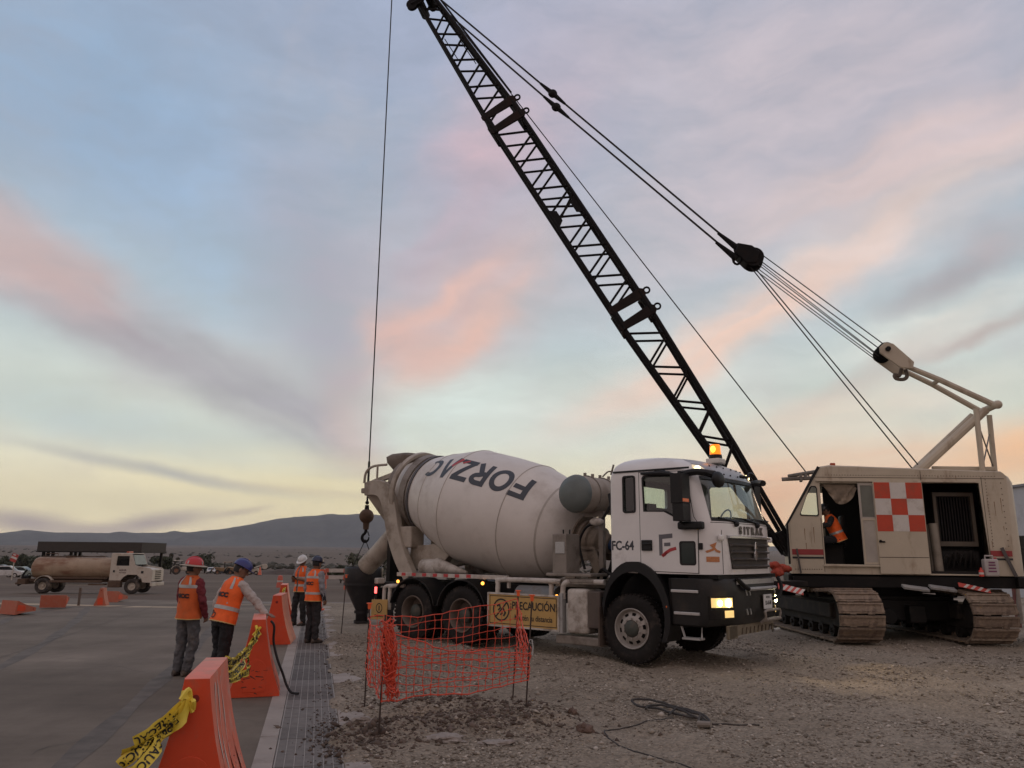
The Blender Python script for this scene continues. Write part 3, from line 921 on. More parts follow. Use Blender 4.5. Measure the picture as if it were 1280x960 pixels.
def cab_front(z):
    return float(np.interp(z, [1.3, 2.2, 2.28, 2.95, 3.05, 3.18, 3.27, 3.33], [1.57, 1.57, 1.55, 1.33, 1.27, 1.14, 0.92, 0.55]))


def cab_hw(z):
    return float(np.interp(z, [1.3, 2.9, 3.08, 3.2, 3.28, 3.33], [HW, HW, 1.215, 1.15, 1.02, 0.80]))


def cab_rear(z):
    return float(np.interp(z, [1.3, 3.0, 3.2, 3.33], [-0.38, -0.37, -0.30, -0.12]))


def front_x(z, y, inset=0.0):
    hw = cab_hw(z) - inset; xf = cab_front(z) - inset; xs = xf - 0.36
    t = min(abs(y) / hw, 1.0)
    return xs + (xf - xs) * (1 - t ** 3.0) ** (1 / 2.2)


def cab_ring(z, inset=0.0, n=26):
    hw = cab_hw(z) - inset; xr = cab_rear(z) + inset; pts = []
    for i in range(n + 1):
        a = -pi / 2 + pi * i / n
        y = hw * (abs(sin(a)) ** 0.75) * (1 if sin(a) > 0 else -1)
        pts.append((front_x(z, y, inset), y, z))
    for i in range(5):
        a = radians(90 * i / 4); pts.append((xr + 0.07 - 0.07 * sin(a), hw - 0.07 + 0.07 * cos(a), z))
    for i in range(5):
        a = radians(90 - 90 * i / 4); pts.append((xr + 0.07 - 0.07 * sin(a), -hw + 0.07 - 0.07 * cos(a), z))
    return pts


def build_cab():
    zs = [1.42, 1.6, 1.8, 2.0, 2.2, 2.26, 2.4, 2.6, 2.8, 2.93, 3.0, 3.06, 3.12, 3.18, 3.23, 3.27, 3.3, 3.325]
    mb = MB(); mb.loft([cab_ring(z) for z in zs])
    o = mb.build('cab', white_paint, TRUCK)
    mi = MB(); mi.loft([cab_ring(z, 0.055) for z in [1.52, 1.8, 2.2, 2.26, 2.6, 2.93, 3.0, 3.1, 3.2, 3.25]])
    inner = mi.build('inner', white_paint, TRUCK)
    cuts = []
    for s in (-1, 1):      # side windows
        a0, a1 = (-1.4, -1.0) if s < 0 else (1.0, 1.4)
        c = MB(); c.prism([(0.28, 2.39), (0.66, 2.38), (0.82, 2.30), (1.02, 2.27), (1.10, 2.30), (1.02, 2.93), (0.97, 2.98), (0.30, 3.0), (0.26, 2.96)], 1, a0, a1); cuts.append(c)
        c = MB(); c.prism(rrect(-0.09, 2.40, 0.13, 2.99, 0.04), 1, a0, a1); cuts.append(c)
    c = MB(); c.prism([(-1.10, 2.27), (1.10, 2.27), (1.05, 2.93), (-1.05, 2.93)], 0, 1.06, 1.9); cuts.append(c)   # windscreen
    c = MB(); c.prism(rrect(-0.22, 2.56, 0.72, 2.92, 0.05), 0, -0.6, -0.2); cuts.append(c)   # rear window
    cuts = [c.build('cut', black_plastic, TRUCK, 0) for c in cuts]
    for ob in [inner] + cuts:
        b = o.modifiers.new('cut', 'BOOLEAN'); b.operation = 'DIFFERENCE'; b.object = ob; b.solver = 'EXACT'
    dg = bpy.context.evaluated_depsgraph_get()
    me = bpy.data.meshes.new_from_object(o.evaluated_get(dg)); me.name = 'cab'
    o.modifiers.clear(); old = o.data; o.data = me
    for q in [inner] + cuts: bpy.data.objects.remove(q)
    bpy.data.meshes.remove(old)
    me.shade_smooth(); me.set_sharp_from_angle(angle=R(32))
    return o


CAB = build_cab()
trim = M('cab_interior', (0.05, 0.05, 0.052), 0.8)
mb = MB()   # interior: dash, seats, rear wall, steering wheel
mb.box((1.22, 0, 2.12), (0.4, 2.1, 0.26)); mb.box((0.5, 0, 1.62), (1.5, 2.2, 0.1))
for y in (-0.6, 0.6):
    mb.box((0.35, y, 1.9), (0.5, 0.52, 0.16)); mb.box((0.08, y, 2.18), (0.14, 0.5, 0.55)); mb.box((0.06, y, 2.5), (0.1, 0.26, 0.14))
mb.tube([(0.86 + 0.08 * cos(a), 0.6 + 0.22 * sin(a), 2.3 + 0.2 * cos(a)) for a in np.linspace(0, 2 * pi, 20)], 0.016, 6)
mb.tube([(0.86, 0.6, 2.3), (1.05, 0.6, 2.15)], 0.03, 6)
mb.build('cab_interior', trim, TRUCK, 30, 0.02)
# panes
mb = MB(); mb.add([(-0.34, -0.22, 2.56), (-0.34, 0.72, 2.56), (-0.34, 0.72, 2.92), (-0.34, -0.22, 2.92)], [(0, 1, 2, 3)]); mb.build('rear_window', glass, TRUCK, 0)
mb = MB(); mb.plate(rrect(-1.15, 1.6, 1.15, 3.02, 0.1), [rrect(-0.22, 2.56, 0.72, 2.92, 0.05)], 0, -0.318, -0.305); mb.build('rear_trim', trim, TRUCK, 0)
mb = MB(); rows = []
for z in np.linspace(2.275, 2.925, 8):
    hw = np.interp(z, [2.27, 2.93], [1.095, 1.045]); rows.append([(front_x(z, y) - 0.018, y, z) for y in np.linspace(-hw, hw, 22)])
mb.loft(rows, cap=False, closed=False); mb.build('windscreen', glass, TRUCK, 60)
mb = MB(); rows = []
for z, k in ((2.905, 1.05), (2.955, 1.05)):
    rows.append([(front_x(z, y) + 0.008, y, z) for y in np.linspace(-k, k, 18)])
mb.loft(rows, False, False); mb.build('screen_header', black_plastic, TRUCK)
rows = [[(front_x(z, y) + 0.006, y, z) for y in np.linspace(-1.1, 1.1, 22)] for z in (2.235, 2.285)]
mb = MB(); mb.loft(rows, False, False); mb.build('screen_seal', black_plastic, TRUCK)
# grey roof cap above the windscreen, with rivets
capm = M('roof_cap_grey', (0.33, 0.33, 0.34), 0.35, 0.3, var=0.05, dirt=DUST, damt=0.2)
mb = MB(); rows = []
for z in (2.965, 3.03, 3.1, 3.17, 3.22, 3.26):
    hw = cab_hw(z) * 0.83; rows.append([(front_x(z, y) + 0.012, y, z) for y in np.linspace(-hw, hw, 18)])
mb.loft(rows, False, False); mb.build('roof_cap', capm, TRUCK, 40)
mb = MB()
for z in (3.03, 3.16):
    for y in (-0.55, -0.3, -0.05, 0.25, 0.5, 0.75): mb.ball((front_x(z, y) + 0.016, y, z), 0.016, 6)
mb.build('rivets', black_print, TRUCK)['kind'] = 'stuff'
# sun visor tubes and lamps in the corners of the roof
for s in (-1, 1):
    mb = MB()
    pts = [(front_x(z, s * y) + 0.02, s * y, z) for z, y in ((3.0, 0.72), (3.13, 0.84), (3.15, 1.0), (3.03, 1.09), (2.99, 0.95))]
    mb.add(pts, [(0, 1, 2, 3, 4)])
    mb.build('roof_lamp', EM('roof_lamp_lens', (1.0, 0.72, 0.36), 0.35, (0.7, 0.66, 0.55)), TRUCK, 0)
    mb = MB(); mb.ball((front_x(3.08, s * 0.97) + 0.01, s * 0.97, 3.075), 0.055, 10)
    mb.build('lamp_bulb', EM('roof_lamp_lit', (1.0, 0.78, 0.4), 4.0), TRUCK)
# dark round kerb mirror hanging in front of the near corner, and its arm
for s in (-1, 1):
    mb = MB()
    mb.tube(smooth_path([(1.02, s * 1.24, 2.97), (1.25, s * 1.2, 3.0), (1.45, s * 0.98, 2.97)], 4), 0.055, 8)
    mb.build('mirror_rail', black_plastic, TRUCK)
mb = MB(); mb.ball((1.50, -0.98, 2.88), 0.145, 14, scale=(0.55, 1.25, 0.9)); mb.tube([(1.36, -1.1, 2.98), (1.46, -1.0, 2.94)], 0.05, 8)
mb.build('kerb_mirror', black_plastic, TRUCK)
mb = MB(); mb.tube([(1.36, 0.2, 3.03), (1.44, 0.3, 3.02), (1.46, 0.42, 3.08)], 0.03, 6); mb.ball((1.46, 0.42, 3.08), 0.05, 8, scale=(1, 1.6, .7))
mb.build('roof_camera', black_plastic, TRUCK)
# side mirrors
for s in (-1, 1):
    mb = MB(); y = s * 1.42
    mb.box((1.06, y, 2.73), (0.20, 0.27, 0.46)); mb.box((1.07, y, 2.36), (0.18, 0.25, 0.27))
    mb.tube([(1.05, s * 1.23, 2.98), (1.05, y, 3.0), (1.05, y, 2.2), (1.08, s * 1.24, 2.15)], 0.025, 8)
    mb.build('side_mirror', black_plastic, TRUCK, 30, 0.035)
mb = MB(); mb.box((1.07, -1.445, 2.545), (0.19, 0.2, 0.05)); mb.build('mirror_indicator', EM('amber_dull', (1, 0.16, 0.02), 0.08, (0.5, 0.1, 0.02)), TRUCK)
mb = MB(); mb.box((0.93, 1.62, 2.86), (0.12, 0.2, 0.3), Euler((0.2, 0.1, 0.3)).to_matrix()); mb.build('blind_spot_mirror', black_plastic, TRUCK, 30, 0.03)
# roof seam, drip rail
mb = MB()
for s in (-1, 1):
    mb = MB(); mb.box((0.42, s * 1.226, 3.075), (1.42, 0.014, 0.03)); mb.build('drip_rail', black_plastic, TRUCK, 30, 0.004)
mb = MB(); mb.tube([(0.28, -1.27, 3.02), (0.7, -1.29, 3.0), (0.9, -1.27, 2.97)], [0.02, 0.05, 0.02], 8); mb.box((0.62, -1.26, 3.04), (0.16, 0.05, 0.05))
mb.build('rain_deflector', black_plastic, TRUCK, 30)


# doors
def build_door(s):
    o, i = (-HW - 0.009, -HW - 0.0005) if s < 0 else (HW + 0.0005, HW + 0.009)
    out = [(0.22, 1.46), (1.22, 1.44), (1.24, 2.2), (1.17, 2.3), (1.06, 3.02), (0.22, 3.04)]
    win = [(0.29, 2.40), (0.66, 2.39), (0.82, 2.31), (1.02, 2.28), (1.09, 2.31), (1.01, 2.92), (0.96, 2.97), (0.31, 2.99), (0.27, 2.95)]
    hatch = rrect(0.93, 1.57, 1.18, 1.91, 0.035)
    mb = MB(); mb.plate(out, [win, hatch], 1, o, i)
    d = mb.build('door', white_paint, TRUCK, 0, 0.004)
    ctr0 = Vector((0.70, 2.2)); big = [((x - 0.70) * 1.022 + 0.70, (z - 2.2) * 1.012 + 2.2) for x, z in out]
    g = MB(); g.plate(big, [[((x - 0.70) * 0.97 + 0.70, (z - 2.2) * 0.985 + 2.2) for x, z in out]], 1, *sorted((s * (HW - 0.004), s * (HW + 0.0035)))); g.build('door_gap', M('panel_gap', (0.03, 0.03, 0.03), 0.8), d, 0)
    c = [Vector(p) for p in win]; ctr = sum(c, Vector((0, 0))) / len(c)
    g = MB(); g.plate(win, [[tuple(ctr + (p - ctr) * 0.93) for p in c]], 1, o * 1.004, i); g.build('window_seal', black_plastic, d, 0)
    g = MB(); g.prism(win, 1, -HW + 0.02 if s < 0 else HW - 0.024, -HW + 0.024 if s < 0 else HW - 0.02); g.build('side_window', glass, d, 0)
    g = MB(); g.prism(hatch, 1, o + 0.003 * (1 if s < 0 else -1), i + 0.004 * (1 if s < 0 else -1)); g.build('low_window', M('low_window_dark', (0.02, 0.03, 0.026), 0.12, var=0.1), d, 0)
    g = MB(); g.plate(rrect(0.915, 1.555, 1.195, 1.925, 0.04), [rrect(0.94, 1.58, 1.17, 1.90, 0.03)], 1, o - 0.004 * (1 if s < 0 else -1), i); g.build('low_window_frame', black_plastic, d, 0)
    g = MB(); g.box((0.34, o + (-0.012 if s < 0 else 0.012), 1.86), (0.19, 0.04, 0.17)); g.box((0.35, o + (-0.03 if s < 0 else 0.03), 1.88), (0.15, 0.03, 0.035)); g.build('handle', black_plastic, d, 30, 0.012)
    # small rear pane
    pane = rrect(-0.09, 2.40, 0.13, 2.99, 0.04)
    g = MB(); g.prism(pane, 1, -HW + 0.02 if s < 0 else HW - 0.024, -HW + 0.024 if s < 0 else HW - 0.02); g.build('rear_side_window', dark_glass, TRUCK, 0)
    g = MB(); g.plate(rrect(-0.105, 2.385, 0.145, 3.005, 0.05), [rrect(-0.075, 2.415, 0.115, 2.975, 0.03)], 1, o * 1.002, i); g.build('rear_window_seal', black_plastic, TRUCK, 0)
    return d


DOOR = build_door(-1); build_door(1)
S = -HW - 0.012   # lettering plane of the near side
# black sill line under the door mirror: small guide moulding
mb = MB(); mb.box((1.16, -1.3, 2.16), (0.42, 0.13, 0.12)); mb.build('mirror_foot', black_plastic, TRUCK, 30, 0.03)
# front indicator in the door line and warning stickers
mb = MB(); mb.box((1.275, -1.235, 1.845), (0.07, 0.03, 0.1)); mb.build('side_indicator', black_plastic, TRUCK, 30, 0.01)
# fleet number and logo
mb = MB(); put_text(mb, 'FC-64', 0.205, (-0.125, -HW - 0.003, 1.85), (1, 0, 0), (0, 0, 1), 0.006, 0.84); mb.build('fleet_number', charcoal, TRUCK, 0)
mb = MB()
mb.add([(0.56, S, 1.70), (0.62, S, 1.70), (0.62, S, 2.03), (0.56, S, 2.03)], [(0, 1, 2, 3)])
mb.add([(0.62, S, 1.96), (0.80, S, 1.975), (0.80, S, 2.045), (0.62, S, 2.03)], [(0, 1, 2, 3)])
mb.add([(0.65, S, 1.845), (0.76, S, 1.85), (0.76, S, 1.905), (0.65, S, 1.90)], [(0, 1, 2, 3)])
mb.build('logo_letter', grey_print, DOOR, 0)
mb = MB()
for q in stroke([(0.61, 1.69), (0.68, 1.745), (0.76, 1.79), (0.86, 1.815)], 0.05, 2): mb.add([(p.x, S - 0.001, p.y) for p in q], [(0, 1, 2, 3)])
mb.add([(0.60, S - 0.001, 1.69), (0.66, S - 0.001, 1.69), (0.72, S - 0.001, 1.75), (0.68, S - 0.001, 1.76)], [(0, 1, 2, 3)])
mb.build('logo_swoosh', red_print, DOOR, 0)
stk = M('orange_sticker', (0.5, 0.20, 0.08), 0.6, var=0.25, scale=60)
mb = MB()
for y0, y1, z0, z1 in ((-1.19, -1.0, 1.61, 1.69),):
    g = [[(front_x(z, y) + 0.006, y, z) for y in np.linspace(y0, y1, 5)] for z in (z0, z1)]
    mb.loft(g, False, False)
for q in stroke([(-1.19, 1.76), (-1.1, 1.80), (-1.07, 1.88), (-1.12, 1.86), (-1.05, 1.78), (-0.98, 1.76)], 0.035, 2):
    mb.add([(front_x(p.y, p.x) + 0.007, p.x, p.y) for p in q], [(0, 1, 2, 3)])
mb.build('warning_sticker', stk, TRUCK, 0)
# front panel seams, step handles
seam = M('panel_gap', (0.03, 0.03, 0.03), 0.8)
for y in (-0.93, 0.93):
    mb = MB(); mb.loft([[(front_x(z, y - 0.005) + 0.003, y - 0.005, z), (front_x(z, y + 0.005) + 0.003, y + 0.005, z)] for z in np.linspace(1.43, 2.1, 6)], False, False)
    mb.build('panel_gap', seam, TRUCK, 0)
mb = MB(); mb.loft([[(front_x(2.21, y) + 0.003, y, z) for y in np.linspace(-1.2, 1.2, 26)] for z in (2.208, 2.217)], False, False); mb.build('panel_gap', seam, TRUCK, 0)
for y in (-0.98, 0.98):
    mb = MB(); mb.box((front_x(1.98, y) + 0.03, y, 1.98), (0.05, 0.14, 0.09)); mb.build('grab_handle', white_paint, TRUCK, 30, 0.02)
# SITRAK letters in chrome
mb = MB()
for i, ch in enumerate('SITRAK'):
    yy_ = -0.40 + (0.0, 0.15, 0.29, 0.47, 0.665, 0.85)[i]
    vs, fs = text_geo(ch, 0.165, 0.008, 1.15)
    n = len(vs)
    a = [(front_x(2.10 + y, yy_ + x) + 0.004, yy_ + x, 2.10 + y) for x, y in vs]; b = [(p[0] + 0.014, p[1], p[2]) for p in a]
    mb.add(b, fs); mb.add(a, fs)
    ed = {}
    for f in fs:
        for p, q in zip(f, f[1:] + f[:1]): ed[(p, q)] = 1
    for (p, q) in ed:
        if (q, p) not in ed: mb.add([a[p], a[q], b[q], b[p]], [(0, 1, 2, 3)])
mb.build('brand_letters', M('letter_chrome', (0.16, 0.15, 0.14), 0.35, 0.8, var=0.1), TRUCK, 0)
# grille: dark opening with slats
gm = M('grille_dark', (0.045, 0.038, 0.032), 0.6, dirt=(0.10, 0.08, 0.06), damt=0.4, dscale=6)
gy0, gy1 = -0.80, 0.80
mb = MB(); rows = []
for z in np.linspace(1.50, 1.98, 5):
    k = np.interp(z, [1.5, 1.98], [0.90, 1.0]); rows.append([(front_x(z, y * k) + 0.006, y * k, z) for y in np.linspace(gy0, gy1, 16)])
mb.loft(rows, False, False); GR = mb.build('grille', gm, TRUCK, 0)
for z in (1.55, 1.66, 1.77, 1.88):
    k = np.interp(z, [1.5, 1.98], [0.88, 0.97]); mb = MB()
    rings = []
    for y in np.linspace(gy0 * k, gy1 * k, 14):
        x = front_x(z, y); rings.append([(x + 0.008, y, z - 0.03), (x + 0.05, y, z - 0.018), (x + 0.055, y, z), (x + 0.01, y, z + 0.022)])
    mb.loft(rings); mb.build('grille_slat', M('slat_grey', (0.11, 0.10, 0.095), 0.4, 0.4, dirt=(0.15, 0.12, 0.09), damt=0.4), GR, 40)
mb = MB(); rings = []
for y in np.linspace(gy0 - 0.02, gy1 + 0.02, 16):
    x = front_x(2.0, y); rings.append([(x, y, 1.975), (x + 0.06, y, 1.98), (x + 0.06, y, 2.01), (x, y, 2.025)])
mb.loft(rings); mb.build('grille_chrome', M('satin_chrome', (0.6, 0.6, 0.6), 0.22, 0.9, var=0.03), GR, 40)
mb = MB(); x = front_x(1.76, 0.05) + 0.03     # badge
mb.prism([(0.05 + 0.055 * cos(a), 1.72 + 0.09 * sin(a)) for a in np.linspace(0, 2 * pi, 14)[:-1]], 0, x, x + 0.03)
mb.prism([(0.0, 1.81), (0.10, 1.81), (0.065, 1.93), (0.035, 1.93)], 0, x, x + 0.035)
mb.build('badge', chrome, GR, 0, 0.005)
# wipers
for y0 in (-0.55, 0.25, 0.95):
    mb = MB(); z0 = 2.235
    p0 = Vector((front_x(z0, y0) + 0.03, y0, z0)); p1 = Vector((front_x(2.29, y0 - 0.42) + 0.02, y0 - 0.42, 2.29)); p2 = Vector((front_x(2.32, y0 - 0.85) + 0.02, max(y0 - 0.85, -1.0), 2.30))
    mb.tube([p0, p1], 0.016, 6); mb.tube([p1 + Vector((0, 0.3, 0)), p2], 0.012, 6); mb.ball(p0 + Vector((0, 0, -0.03)), 0.05, 8)
    mb.build('wiper', black_plastic, TRUCK)
# bumper: dark, wrapping round the corner
def bump_x(y, z):
    t = min(abs(y) / 1.26, 1.0); xf = np.interp(z, [0.5, 0.75, 1.3, 1.42], [1.50, 1.62, 1.62, 1.55]); xs = xf - 0.42
    return xs + (xf - xs) * (1 - t ** 3.4) ** (1 / 2.2)
bm_mat = M('bumper_dark', (0.010, 0.0095, 0.009), 0.42, spec=0.4, dirt=(0.045, 0.034, 0.026), damt=0.38, dscale=2.5)
rings = []
for z in (0.66, 0.72, 0.9, 1.15, 1.3, 1.36):
    r = [(bump_x(y, z), y, z) for y in 1.26 * np.sin(np.linspace(-pi / 2, pi / 2, 30))] + [(0.75, 1.24, z), (0.75, -1.24, z)]
    rings.append(r)
mb = MB(); mb.loft(rings); BUMP = mb.build('bumper', bm_mat, TRUCK, 40, 0.01)
mb = MB(); mb.box((1.25, 0, 1.385), (0.5, 2.3, 0.06)); mb.build('cab_sill', chassis_black, TRUCK, 0)
# shiny band under the cab with a bar across
mb = MB(); rows = [[(bump_x(y, 1.3) + 0.012, y, z) for y in np.linspace(-0.72, 0.9, 14)] for z in (1.27, 1.345)]
mb.loft(rows, False, False); mb.build('bumper_band', silver, BUMP, 0)
mb = MB(); mb.tube([(bump_x(y, 1.2) + 0.05, y, 1.195) for y in np.linspace(-0.45, 0.75, 8)], 0.03, 8); mb.build('front_bar', galv, BUMP)
mb = MB(); mb.tube(smooth_path([(1.6, -0.7, 1.36), (1.66, -0.55, 1.24), (1.68, -0.45, 1.2)], 4), 0.035, 8); mb.build('bumper_strut', chassis_black, BUMP); mb = MB(); mb.tube(smooth_path([(1.6, 0.98, 1.36), (1.68, 0.92, 1.2), (1.68, 0.75, 1.05), (1.66, 0.55, 1.02)], 4), 0.03, 8)
mb.build('bumper_strut', chassis_black, BUMP)
hl = EM('headlight_lit', (1.0, 0.66, 0.22), 0.62)
hl2 = EM('headlight_core', (1.0, 0.88, 0.5), 22.0)
for s in (-1, 1):
    mb = MB()
    def patch(y0, y1, z0, z1, off):
        return [[(bump_x(s * y, z) + off, s * y, z) for y in np.linspace(y0, y1, 7)] for z in np.linspace(z0, z1, 4)]
    mb.loft(patch(0.85, 1.20, 0.935, 1.075, 0.012), False, False)
    h = mb.build('headlight', hl, TRUCK, 0)
    for y, r_ in ((0.94, 0.058), (1.09, 0.042)):
        mb = MB(); mb.ball((bump_x(y, 1.0) + 0.02, s * y, 1.0), r_, 12, scale=(0.4, 1, 1)); mb.build('bulb', hl2, h)
    mb = MB(); mb.loft(patch(0.83, 1.02, 0.785, 0.89, 0.012), False, False); mb.build('fog_lamp', hl, h, 0)
    mb = MB(); mb.loft(patch(0.80, 1.225, 0.755, 1.10, 0.006), False, False); mb.build('lamp_recess', chassis_black, h, 0)
    la = bpy.data.lights.new('headlight_beam', 'SPOT'); la.energy = 48; la.color = (1.0, 0.72, 0.34); la.spot_size = R(78); la.spot_blend = 0.8; la.shadow_soft_size = 0.07
    lo = bpy.data.objects.new('headlight_beam', la); COL.objects.link(lo); lo.parent = TRUCK
    lo.location = (bump_x(0.85, 1.0) + 0.07, s * 0.85, 1.0); lo.rotation_euler = (Vector((1, 0, -0.2))).to_track_quat('-Z', 'Y').to_euler()
# number plate, tow hoop, skid plate, bolt slots
mb = MB(); mb.box((1.66, 0.33, 0.98), (0.02, 0.34, 0.23)); pl = mb.build('number_plate', M('plate_white', (0.6, 0.6, 0.58), 0.5, var=0.05), BUMP, 0, 0.008)
mb = MB(); put_text(mb, '52-AS-8E', 0.085, (1.672, 0.33, 0.96), (0, 1, 0), (0, 0, 1), 0.003, 0.8); put_text(mb, 'MEXICO', 0.045, (1.672, 0.33, 1.05), (0, 1, 0), (0, 0, 1), 0.001); mb.build('plate_characters', black_print, pl, 0)
mb = MB(); mb.tube(smooth_path([(1.64, 0.05, 0.66), (1.72, 0.06, 0.74), (1.72, 0.06, 0.84), (1.72, 0.35, 0.85), (1.72, 0.66, 0.84), (1.72, 0.66, 0.74), (1.64, 0.67, 0.66)], 4), 0.022, 8)
mb.tube([(1.72, 0.06, 0.71), (1.72, 0.66, 0.71)], 0.03, 8); mb.build('tow_hoop', dusty_steel, BUMP)
sk = M('skid_steel', (0.20, 0.165, 0.115), 0.6, 0.3, dirt=(0.10, 0.075, 0.05), damt=0.5, dscale=4)
mb = MB(); mb.plate([(-1.0, 0.47), (0.75, 0.47), (0.78, 0.66), (-1.0, 0.66)], [[(y, 0.51), (y + 0.05, 0.51), (y + 0.09, 0.61), (y + 0.04, 0.61)] for y in np.arange(-0.55, 0.7, 0.155)], 0, 1.535, 1.56)
mb.build('skid_plate', sk, TRUCK, 0)
mb = MB(); mb.box((1.53, -0.82, 0.565), (0.06, 0.3, 0.2)); mb.build('skid_end', sk, TRUCK, 0, 0.01)
mb = MB(); mb.tube([(1.56, y, 0.5) for y in (0.75, 1.0)], 0.025, 6); mb.build('corner_bolt', galv, TRUCK)
mb = MB()
for y in (-0.42, -0.3, 0.86, 0.96):
    for z in (0.85, 1.14): mb.box((bump_x(y, z) + 0.006, y, z), (0.02, 0.025, 0.09), Euler((0.35, 0, 0)).to_matrix())
mb.build('bumper_slots', silver, BUMP, 0)['kind'] = 'stuff'
# boarding steps on the near and the far side
for s in (-1, 1):
    y = s * 1.17
    mb = MB(); mb.box((1.0, s * 1.06, 1.0), (0.62, 0.34, 0.72)); BX = mb.build('step_well', chassis_black, TRUCK, 0, 0.02)
    for z, x0, x1 in ((1.165, 0.76, 1.22), (0.835, 0.80, 1.23)):
        mb = MB(); mb.box(((x0 + x1) / 2, s * 1.235, z), (x1 - x0, 0.1, 0.045)); mb.build('step', silver, BX, 0, 0.008)
    mb = MB(); mb.tube([(0.82, y, 0.79), (0.92, y, 0.47), (1.2, y, 0.47), (1.22, y, 0.79), (0.82, y, 0.79)], 0.022, 6); mb.box((1.06, y, 0.465), (0.3, 0.16, 0.03)); mb.build('hanging_step', galv, BX, 30)
mb = MB(); mb.ball((0.68, -1.25, 0.92), 0.045, 8); mb.build('side_marker', EM('amber_dull', (1, 0.16, 0.02), 0.08, (0.5, 0.1, 0.02)), TRUCK)
# front wheel arches
for s in (-1, 1):
    out, inn = [], []
    for a in np.linspace(-28, 180, 22):
        out.append((0.08 + 0.66 * cos(R(a)) * (1.0 if a < 90 else 0.9), 0.78 + 0.83 * sin(R(a)))); inn.append((0.08 + 0.56 * cos(R(a)), 0.72 + 0.72 * sin(R(a))))
    out[-1] = (-0.52, 1.02)
    out = [(max(x, -0.52), min(z, 1.6)) for x, z in out]
    mb = MB(); mb.prism(out + inn[::-1], 1, *sorted((s * 0.85, s * 1.29))); mb.build('wheel_arch', black_plastic, TRUCK, 40, 0.03, 3)
    mb = MB(); mb.box((-0.58, s * 1.08, 0.55), (0.03, 0.42, 0.62)); mb.build('mud_flap', M('flap', (0.09, 0.065, 0.05), 0.8, dirt=DUST, damt=0.4), TRUCK, 0)


# ---- wheels
rim_m = M('wheel_rim', (0.36, 0.33, 0.30), 0.5, 0.3, dirt=(0.17, 0.14, 0.115), damt=0.4, dscale=5)
rim_r = M('rear_rim', (0.16, 0.125, 0.10), 0.7, 0.1, dirt=(0.09, 0.07, 0.055), damt=0.5, dscale=5)


def tyre_mb(r=0.545, w=0.31, y=0.0, lugs=44, s=-1):
    """axis along y; outer face towards s"""
    mb = MB(); h = w / 2
    prof = [(-h * 0.80, r * 0.57), (-h * 0.97, r * 0.66), (-h * 1.0, r * 0.80), (-h * 0.93, r * 0.91), (-h * 0.82, r * 0.965), (-h * 0.6, r * 0.978), (0, r * 0.98),
            (h * 0.6, r * 0.978), (h * 0.82, r * 0.965), (h * 0.93, r * 0.91), (h * 1.0, r * 0.80), (h * 0.97, r * 0.66), (h * 0.80, r * 0.57)]
    mb.lathe([(t, q) for t, q in prof], (0, y, 0), (0, 1, 0), 48)
    for i in range(lugs):
        a = 2 * pi * i / lugs
        for sd in (-1, 1):
            aa = a + (0 if sd < 0 else pi / lugs)
            rot = Euler((0, -aa, 0)).to_matrix()
            c = rot @ Vector((r * 0.978, 0, 0)); c.y = y + sd * h * 0.58
            mb.box(c, (r * 0.045, h * 0.66, r * 0.085), Euler((0, -aa, 0)).to_matrix() @ Euler((0.22 * sd, 0, 0)).to_matrix())
    return mb


def rim_front_mb(s):
    mb = MB(); h = 0.155 * s; R0 = 0.318
    # outer lip, barrel, pierced disc, hub
    mb.lathe([(h * 0.72, R0), (h * 0.95, R0), (h * 0.98, R0 * 0.97), (h * 0.93, R0 * 0.93), (h * 0.7, R0 * 0.90), (h * 0.55, R0 * 0.84)], (0, 0, 0), (0, 1, 0), 40)
    u, v, d = frame_of((0, 1, 0)); n = 60
    rad = [0.84, 0.77, 0.63, 0.56, 0.40]; dep = [0.55, 0.66, 0.80, 0.86, 0.90]
    vs = []
    for t, q in zip(dep, rad):
        for j in range(n): vs.append(tuple(d * (h * t) + (u * cos(2 * pi * j / n) + v * sin(2 * pi * j / n)) * R0 * q))
    fs = []
    for i in range(4):
        for j in range(n):
            if i == 1 and j % 6 in (0, 1, 2): continue
            fs.append((i * n + j, i * n + (j + 1) % n, (i + 1) * n + (j + 1) % n, (i + 1) * n + j))
    mb.add(vs, fs)
    for j in range(10):
        a = 2 * pi * (j + 0.5) / 10; c = (u * cos(a) + v * sin(a)) * R0 * 0.48
        mb.cyl(c + d * h * 0.86, c + d * h * 1.02, 0.017, 0.015, 6)
    return mb


def hub_mb(s, deep=1.0):
    mb = MB(); h = 0.155 * s
    mb.lathe([(h * 0.5, 0.14), (h * 0.95 * deep, 0.135), (h * 1.12 * deep, 0.115), (h * 1.2 * deep, 0.07), (h * 1.25 * deep, 0.001)], (0, 0, 0), (0, 1, 0), 20)
    return mb


